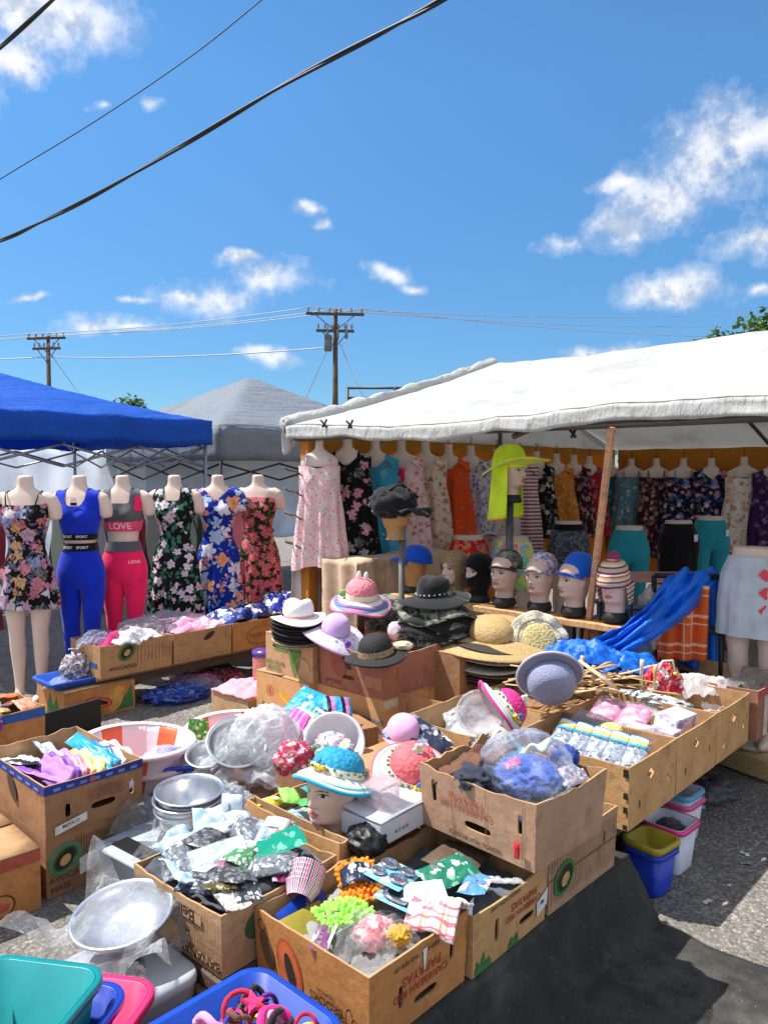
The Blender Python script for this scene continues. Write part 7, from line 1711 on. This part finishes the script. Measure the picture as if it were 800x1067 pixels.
heap('green and pink wrapped paper cups inside the white colander', q + V((0, .0, -.035)), (.075, .05, .06), floral('cupsw', (190, 200, 190), [(120, 170, 130), (236, 110, 170), (230, 236, 230), (90, 100, 100)], 40, .55, None, 1, 1, .04, .3), 'wrapped cups', 'wrapped_cups', 4, .3, 3)
tag(MB().tube([q + V((.1, .0, -.06)), q + V((.075, -.04, -.08)), q + V((.05, -.05, -.1))], .02, 8).build('pink_ribbon', glossy((240, 40, 130))), 'hot pink ribbon on the right of the white colander', 'ribbon')
heap('pink speckled bagged cloth left of the white colander', aty(306, 800, 2.95), (.07, .08, .06), floral('psb', (190, 60, 90), [(240, 180, 200), (120, 40, 60), (60, 140, 90)], 40, .5, None, 1, 1, .05, .35), 'bagged cloth', 'bagged_cloth', 5, .3)
tag(MB().box((0, 0, .2), (.36, .34, .4), bev=.004).build('cardboard_box', CB['brown'], None, (q.x - .01, q.y + .16, .004), R(46)), 'brown carton hidden under the white colander', 'box')

# --- tray row goods
c = tr[0]; W = c.w
fill(c, .42, CB['kraft'], 'folded cardboard sheet in the bottom of the nearest tray', 'cardboard_sheet', 'cardboard', 3, .006)
PCH = floral('pouch', (176, 186, 200), [(220, 226, 236), (90, 100, 120), (236, 240, 246), (130, 140, 160)], 46, .55, (50, 56, 70), 60, .4, .04, .22)
nth = ['first', 'second', 'third', 'fourth', 'fifth']
for i in range(5):
    o = packet('silver blue card topped pouch, %s from the left in the nearest tray' % nth[i], W(.01, .15 - .08 * i, .165), E(8, -38, ROT * 57.3 + 90 * 0 - 4 + 2 * i), (.2, .085, .035), PCH, 'pouch', 'carded_pouch', seed=i, crink=.006, shell=clear((214, 226, 240), .16))
    MB().slab(lambda u, v: V((.06 + .05 * u, (v - .5) * .075, .03 - .008 * (2 * v - 1) ** 2)), 5, 6, .002).build('card_top', stripes('cardtop', [(70, 170, 220), (240, 220, 90), (230, 240, 240), (40, 110, 190)], .06, 'X', .4), o)
heap('yellow chick toy between the nearest tray and the pink packs', W(.17, -.0, .2), (.045, .05, .03), fabric((246, 214, 120)), 'toy', 'chick_toy', 2, .06, 2, ridge=False)
tag(MB().slab(lambda u, v: V(((u - .5) * .06, (v - .5) * .2, .02 * (1 - (2 * v - 1) ** 2))), 6, 20, .018).build('wooden_brush', wood((176, 110, 60)), None, W(.13, .17, .155), ROT), 'curved wooden brush at the back left of the nearest tray', 'brush')
packet('grey clear plastic tray behind the silver pouches', W(.18, .1, .225), E(10, -20, 47), (.12, .16, .03), clear((200, 204, 214), .4), 'tray', 'clear_tray', crink=.004)
c = tr[1]; W = c.w
fill(c, .5, CB['kraft'], 'folded cardboard sheet in the bottom of the second tray', 'cardboard_sheet', 'cardboard', 5, .006)
PNK = floral('pnk', (226, 150, 190), [(240, 190, 214), (206, 90, 150), (250, 226, 236), (150, 100, 130)], 22, .5, None, 1, 1, .06, .3)
for i, (y, lab) in enumerate(((.14, 'pink packaged garment at the left of the second tray'), (.01, 'pink packaged garment in the middle of the second tray'))):
    packet(lab, W(-.05, y, .2), E(4, -24, 47), (.22, .125, .035), PNK, 'packet', seed=i, crink=.006, card=plain((90, 80, 92), .4), cardpos=(-.38, 0, .2, .9), shell=clear((240, 220, 232), .12))
packet('mint green packet behind the pink garments', W(.09, .02, .21), E(0, -10, 47), (.06, .12, .02), plain((150, 226, 170), .4))
for i, (x, y, z, rz, lab) in enumerate(((.02, -.15, .2, 40, 'lilac carton with white sides lying on top in the second tray'), (-.1, -.16, .17, 52, 'white carton with lilac swirls near the front of the second tray'), (-.13, -.04, .16, 45, 'small white carton below the pink garments'))):
    t = packet.__call__(lab, W(x, y, z), E(0, 0, rz), (.01, .01, .004), plain((236, 232, 240), .4), 'small box', 'gift_box', crink=0) if False else tag(MB().box((0, 0, .03), (.1, .17, .06), bev=.003).build('gift_box', floral('gift', (214, 208, 226), [(150, 130, 200), (236, 234, 240), (110, 90, 170)], 16, .4, None, 1, 1, .1, .35), None, W(x, y, z), 0, E(6 * i, -8, rz + 90)), lab, 'small box')
c = tr[2]; W = c.w
packet('clear rolled film lying across the back of the tray beyond', W(.12, .05, .19), E(0, 10, 60), (.3, .07, .05), CLR, 'film', 'rolled_film', crink=.02)
heap('strip of pale blue and brown packaging on the near rim of that tray', W(-.17, .05, .2), (.05, .17, .03), floral('stp', (196, 206, 210), [(130, 190, 210), (150, 110, 80), (236, 236, 236)], 40, .5, None, 1, 1, .05, .3), 'packaging', 'packaging_strip', 4, .3, 4, rz=ROT)
c = B['redbox']; W = c.w
o = MB().slab(lambda u, v: V((lerp(-.2, .22, u), lerp(-.27, -.1, v), .25 + .02 * fbm((u * 6, v * 6, 1), 3, 4) - .05 * (1 - v) * (v < .4))), 40, 16, .002).build('plastic_film', CLR2, None, c.o.location, ROT); tag(o, 'clear crinkled film over the right rim of the taped carton', 'film')
WBAG = clear((244, 240, 240), .8, bscale=12)
heap('white thin plastic bag slumped over the trays by the red flowered bag', aty(728, 712, 3.85) + V((0, 0, -.06)), (.17, .12, .075), WBAG, 'bag', 'white_bag', 3, .3, 2.2, 5)
heap('white plastic bag tail spread over the empty tray', aty(755, 722, 3.8) + V((0, 0, -.06)), (.12, .09, .03), WBAG, 'bag', 'white_bag', 8, .4, 3)
RFB = floral('rfb', (206, 30, 60), [(240, 200, 80), (206, 30, 60), (250, 236, 236), (120, 140, 60), (206, 30, 60)], 22, .5, None, 1, 1, .08, .4)
t = thing('flowered_bag', 'red flowered drawstring bag between the sticks and the white bag', 'bag', aty(690, 722, 3.7) + V((0, 0, -.03)))
MB().blob((0, 0, .07), (.085, .07, .095), .24, 2.2, 4, 5, floor=-.02).build('body', RFB, t)
MB().tube([(-.04, -.03, .14), (-.02, -.05, .2), (.03, -.04, .2), (.05, -.02, .13)], .006, 6).build('drawstring', fabric((240, 236, 236)), t)
# hat carton and peg carton goods
c = B['hatbox']; W = c.w
fill(c, .5, fabric((190, 190, 196)), 'pale wrap lining the carton with the blue seal', 'packing_wrap', 'packing', 4, .03)
heap('clear wrap bunched beside the magenta bee hat', W(-.02, .02, .18), (.1, .1, .06), CLR, 'wrap', 'clear_wrap', 14, .35, 3)
bowl('clear plastic bowl tilted left of the magenta bee hat', aty(502, 745, 3.05) + V((0, .05, -.03)), E(50, -10, 0), .085, .06, clear((226, 226, 230), .4), 'clear_bowl')
c = B['pegbox']; W = c.w
fill(c, .8, wood((150, 110, 70)), 'bundle of thin canes filling the stick carton', 'cane_bundle', 'canes', 4, .02)
rg = random.Random(12); WDS = [wood((214, 180, 130)), wood((196, 156, 104)), wood((226, 200, 156))]
fst = None
for i in range(34):
    L = rg.uniform(.24, .4); a_ = rg.gauss(R(20), .55); p_ = aty(rg.uniform(560, 672), rg.uniform(700, 724), 3.55 + rg.uniform(-.1, .12)); p_.z = max(p_.z, .52) ; p_.z = min(p_.z, .68)
    rot = (rg.uniform(-.15, .15), rg.uniform(-.22, .22), a_)
    if i < 3:
        o = tag(MB().tube([(-.2, 0, 0), (.1, 0, .004), (.16, 0, .008), (.19, 0, .0)], [.006, .006, .009, .012], 6, flat=.6).build('wooden_stick', WDS[i], None, p_, 0, rot), 'pale wooden back scratcher in the jumble of sticks', 'back scratcher', 'wooden back scratchers')
        fst = fst or []; fst.append(o)
    else: dup(fst[i % 3], p_, rot=rot, scale=L / .39)
for i, (u, v) in enumerate(((606, 690), (618, 700), (668, 694), (682, 700))):
    q = aty(u, v, 3.6); tag(MB().tube([q + V((0, 0, -.12)), q, q + V((.004, 0, .03))], [.007, .008, .012], 6).build('wooden_stick', WDS[i % 3]), ['upright stick with a fat end at the left of the jumble', 'upright stick just right of the fat ended one', 'upright dark tipped stick near the red flowered bag', 'upright stick touching the red flowered bag'][i], 'back scratcher', 'wooden back scratchers')
tag(MB().tube([aty(603, 688, 3.5), aty(622, 702, 3.45), aty(640, 716, 3.4)], [.012, .018, .02], 8, flat=.4).build('bamboo_scoop', WDS[2]), 'broad curved bamboo scoop on top of the stick jumble', 'scoop')
# under the trays
bk = lambda lab, u, v, L, W_, h, m_, rm, rz, z=.003: bin_(lab, (atz(u, v, 0).x, atz(u, v, 0).y, z), R(rz), L, W_, h, m_, rm, .8, .03, 'bucket', .008, 'plastic buckets under the tray table', 'bucket')
b1 = atz(676, 918, 0); b2 = atz(698, 903, 0)
MILK = plain((214, 218, 230), .3, .06, 5, sss=.15)
bk('royal blue bucket with an olive inner bucket, nearest under the trays', 677, 926, .15, .15, .17, glossy((30, 66, 190), .35), None, 40)
bk('olive yellow bucket nested in the royal blue one', 677, 926, .155, .155, .15, glossy((176, 160, 50), .35), None, 40, .052)
bk('milky white bucket with a magenta rim beside the blue bucket', 697, 902, .17, .17, .19, MILK, glossy((230, 60, 140)), 44)
bk('milky white bucket with a pink rim deep under the tray table', 705, 872, .17, .17, .18, MILK, glossy((232, 90, 150)), 44)
bk('milky bucket with a sky blue rim stacked in the pink rimmed one', 705, 872, .165, .165, .15, MILK, glossy((90, 170, 220)), 44, .07)
bk('clear grey bucket behind the milky white one', 672, 890, .18, .18, .17, clear((214, 220, 230), .45), None, 44)
heap('dark grey cloth inside the magenta rimmed bucket', (atz(697, 902, 0).x, atz(697, 902, 0).y, .14), (.05, .05, .03), fabric((70, 66, 70)), 'cloth', 'dark_cloth', 3, .3)
heap('grey plastic bag crumpled on the asphalt beyond the buckets', atz(733, 832, 0), (.16, .1, .06), plain((70, 70, 74), .4, bmp=.6), 'bag', 'grey_bag', 4, .4, 3, rz=.5)
heap('pale rag on the asphalt under the tray table', atz(712, 838, 0), (.1, .07, .04), fabric((180, 176, 176)), 'rag', 'rag', 5, .4, 3)
# small litter on the ground
for i, (u, v, c_, lab) in enumerate(((736, 940, (206, 206, 206), 'scrap of white paper on the asphalt by the mat edge'), (775, 890, (226, 224, 220), 'scrap of white paper in the sun on the asphalt'), (776, 900, (150, 146, 140), 'grey scrap near the white paper on the asphalt'))):
    tag(MB().slab(lambda u_, v_: V(((u_ - .5) * .045, (v_ - .5) * .018, .004 + .004 * sin(u_ * 6))), 6, 4, .001).build('paper_scrap', plain(c_, .8), None, atz(u, v, .002), .8 + i), lab, 'litter')

# --- blue tarp, chair, plaid cloth, white bag, grey bin at the right
TARP = plain((12, 106, 220), .5, .2, 7, .7, 9, name='blue_tarp')
q = aty(612, 690, 3.9)
for i, (u, v, y, s, lab) in enumerate(((606, 686, 3.85, (.17, .12, .11), 'crumpled blue plastic bundle behind the cream hat'), (644, 690, 3.85, (.18, .12, .09), 'crumpled blue plastic bundle under the hanging beanie tassels'), (570, 690, 3.95, (.12, .1, .08), 'crumpled blue plastic bundle just showing behind the grey hat'))):
    heap(lab, aty(u, v, y) + V((0, 0, -.06)), s, TARP, 'tarp bundle', 'tarp_bundle', 30 + i, .2, 2.4, 5)
tag(MB().box((0, 0, .27), (.8, .26, .54), bev=.004).build('cardboard_box', CB['brown'], None, aty(620, 690, 4.0) * V((1, 1, 0)) if False else V((aty(620, 690, 4.02).x, 4.02, .003)), R(-14)), 'long brown carton under the crumpled blue plastic', 'box')
t = thing('folding_chair', 'dark metal chair draped with blue tarp at the right', 'chair', V((aty(722, 640, 4.15).x, 4.22, 0)), R(-8))
DM = plain((40, 42, 46), .45, metal=.4, name='chair_frame')
for s in (-1, 1):
    MB().tube([(s * .18, .0, 0), (s * .18, .0, .5), (s * .18, .03, 1.02)], .015, 8).build('leg', DM, t); MB().tube([(s * .18, .44, 0), (s * .18, .38, .44)], .014, 8).build('leg', DM, t)
MB().box((0, .2, .455), (.4, .4, .03), bev=.01).build('seat', DM, t); MB().box((0, .02, .72), (.38, .02, .04), bev=.005).build('rail', DM, t); MB().tube([(-.18, .03, 1.02), (.18, .03, 1.02)], .015, 8).build('top_rail', DM, t)
cq = t.location
LE = [aty(*k) for k in ((692, 602, 4.24), (676, 636, 4.16), (642, 664, 4.02), (588, 680, 3.88))]; RE = [aty(*k) for k in ((744, 606, 4.24), (716, 650, 4.12), (668, 678, 3.98), (604, 702, 3.82))]
def bez(P, t): return P[0] * (1 - t) ** 3 + P[1] * 3 * t * (1 - t) ** 2 + P[2] * 3 * t * t * (1 - t) + P[3] * t ** 3
def tarpf(u, v):       # from the chair top sweeping down to the left and the near goods
    p_ = bez(LE, u).lerp(bez(RE, u), v)
    fo = abs(sin(v * 11 + 1.2 * sin(u * 3) + .6)) * (.35 + .65 * u)
    return p_ + V((0, -.05, .03)) * fo + V((0, -.03, .03)) * fbm((u * 4, v * 6, 2), 4, 4) + V((0, -.02, .05)) * sin(pi * v) * (1 - u)
o = MB().slab(tarpf, 70, 44, .003).build('blue_tarp', TARP); tag(o, 'blue tarp sheet draped from the chair back down to the left', 'tarp')
o = MB().slab(lambda u, v: V((lerp(-.03, .2, u), .055 + .03 * sin(u * 14) * v, lerp(1.05, .5, v) - .04 * nz((u * 5, 1, 2)))), 30, 24, .003).build('blue_tarp', TARP, None, cq, R(-8)); tag(o, 'blue tarp sheet hanging straight down behind the chair', 'tarp')
o = MB().slab(lambda u, v: V((lerp(-.17, .09, u), .03 - .035 + .018 * sin(u * 18 + v), lerp(.98, .56, v))), 30, 24, .004).build('plaid_cloth', plaid('oplaid', (222, 96, 34), [(240, 200, 170), (206, 70, 30), (240, 200, 170)], .16), None, cq + V((0, -.03, 0)), R(-8)); tag(o, 'orange plaid cloth hanging over the dark chair', 'cloth')
o = heap('upright white plastic bag left of the blue tarp', V((aty(681, 650, 4.3).x, 4.3, .62)), (.1, .09, .21), WBAG, 'bag', 'white_bag', 5, .16, 2, 5)
t = bin_('slate blue plastic bin behind the beanie head', V((aty(655, 650, 4.32).x, 4.34, .3)), R(10), .3, .24, .56, plain((96, 112, 136), .4), name='tall_bin', r=.04, taper=.95)
tag(MB().box((0, 0, .15), (.6, .34, .29), bev=.005).build('wooden_crate', DWD, None, V((aty(665, 650, 4.34).x, 4.36, .003)), R(6)), 'low wooden crate supporting the slate bin and white bag', 'crate')
t = thing('shop_table', 'table with a pink edge behind the slate bin', 'table', V((aty(668, 600, 5.5).x, 5.6, 0)), R(-4))
MB().box((0, 0, .83), (.9, .4, .03), bev=.004).build('tabletop', plain((196, 140, 130), .6), t)
for sx in (-1, 1):
    for sy in (-1, 1): MB().box((sx * .42, sy * .17, .405), (.03, .03, .81)).build('leg', DM, t)
# beige sheet over the bench below the dresses, pale cloth at the corner post
BEI = fabric((196, 168, 140), bmp=.7, bs=9)
def beige(u, v):
    a = lerp(3.68, 4.72, u); s = v * 1.15; w_ = .02 * sin(u * 30) * min(1, max(0, s - .3) * 4) + .03 * fbm((u * 9, v * 3, 2), 3)
    return ab(a, 3.98 - s, .985 + .015 * fbm((u * 8, v * 3, 1), 2)) if s < .3 else ab(a, 3.68 - .05 * (s - .3) + w_, .985 - (s - .3))
tag(MB().slab(beige, 90, 40, .004).build('beige_sheet', BEI), 'creased beige sheet draped over the bench below the dresses', 'sheet')
o = MB().slab(lambda u, v: ab(3.655 + .02 * sin(u * 13 + v * 3) - .03 * v, lerp(3.66, 4.02, u), lerp(.99, .12, v) + .01 * nz((u * 4, v, 1))), 24, 24, .004).build('beige_sheet', BEI); tag(o, 'creased beige sheet hanging over the near end of the dress bench', 'sheet')
t = thing('bench', 'bench under the beige sheet below the dresses', 'bench', ab(4.2, 3.83, 0), ROT); MB().box((0, 0, .945), (.98, .26, .03)).build('seat', DWD, t)
for sx in (-1, 1): MB().box((sx * .44, 0, .464), (.05, .22, .926)).build('leg', DWD, t)
o = MB().slab(lambda u, v: ab(3.62 + .2 * u, 4.3 - .12 * u + .03 * sin(u * 9), lerp(.95, .1, v) ) + V((-.08 * v + .02 * sin(v * 7 + u * 5), 0, 0)), 20, 24, .004).build('pale_cloth', fabric((206, 200, 200), bmp=.7, bs=12)); tag(o, 'pale cloth hanging at the foot of the mustard corner post', 'cloth')
# dark clothes seen between the mannequins
rk = thing('clothes_rack', 'rack of dark red and black clothes behind the left mannequins', 'rack', ab(3.0, 6.0, 0), ROT)
MB().tube([(-1.0, 0, 1.42), (1.6, 0, 1.42)], .015, 8).build('rail', DFRAME, rk)
for x in (-.98, 1.58): MB().tube([(x, 0, 0), (x, 0, 1.42)], .016, 8).build('post', DFRAME, rk)
for i in range(9):
    x = -.85 + i * .28
    MB().slab(lambda u, v: V((x + .02 * sin(v * 6), lerp(-.2, .2, u) * (.55 + .45 * min(1, v * 5)), lerp(1.36, .45 + .1 * (i % 3), v) - .05 * abs(2 * u - 1) * (v < .1))), 14, 14, .05).build('garment', [fabric((120, 30, 50)), fabric((26, 26, 30)), fabric((40, 60, 44)), fabric((36, 40, 70))][i % 4], rk)
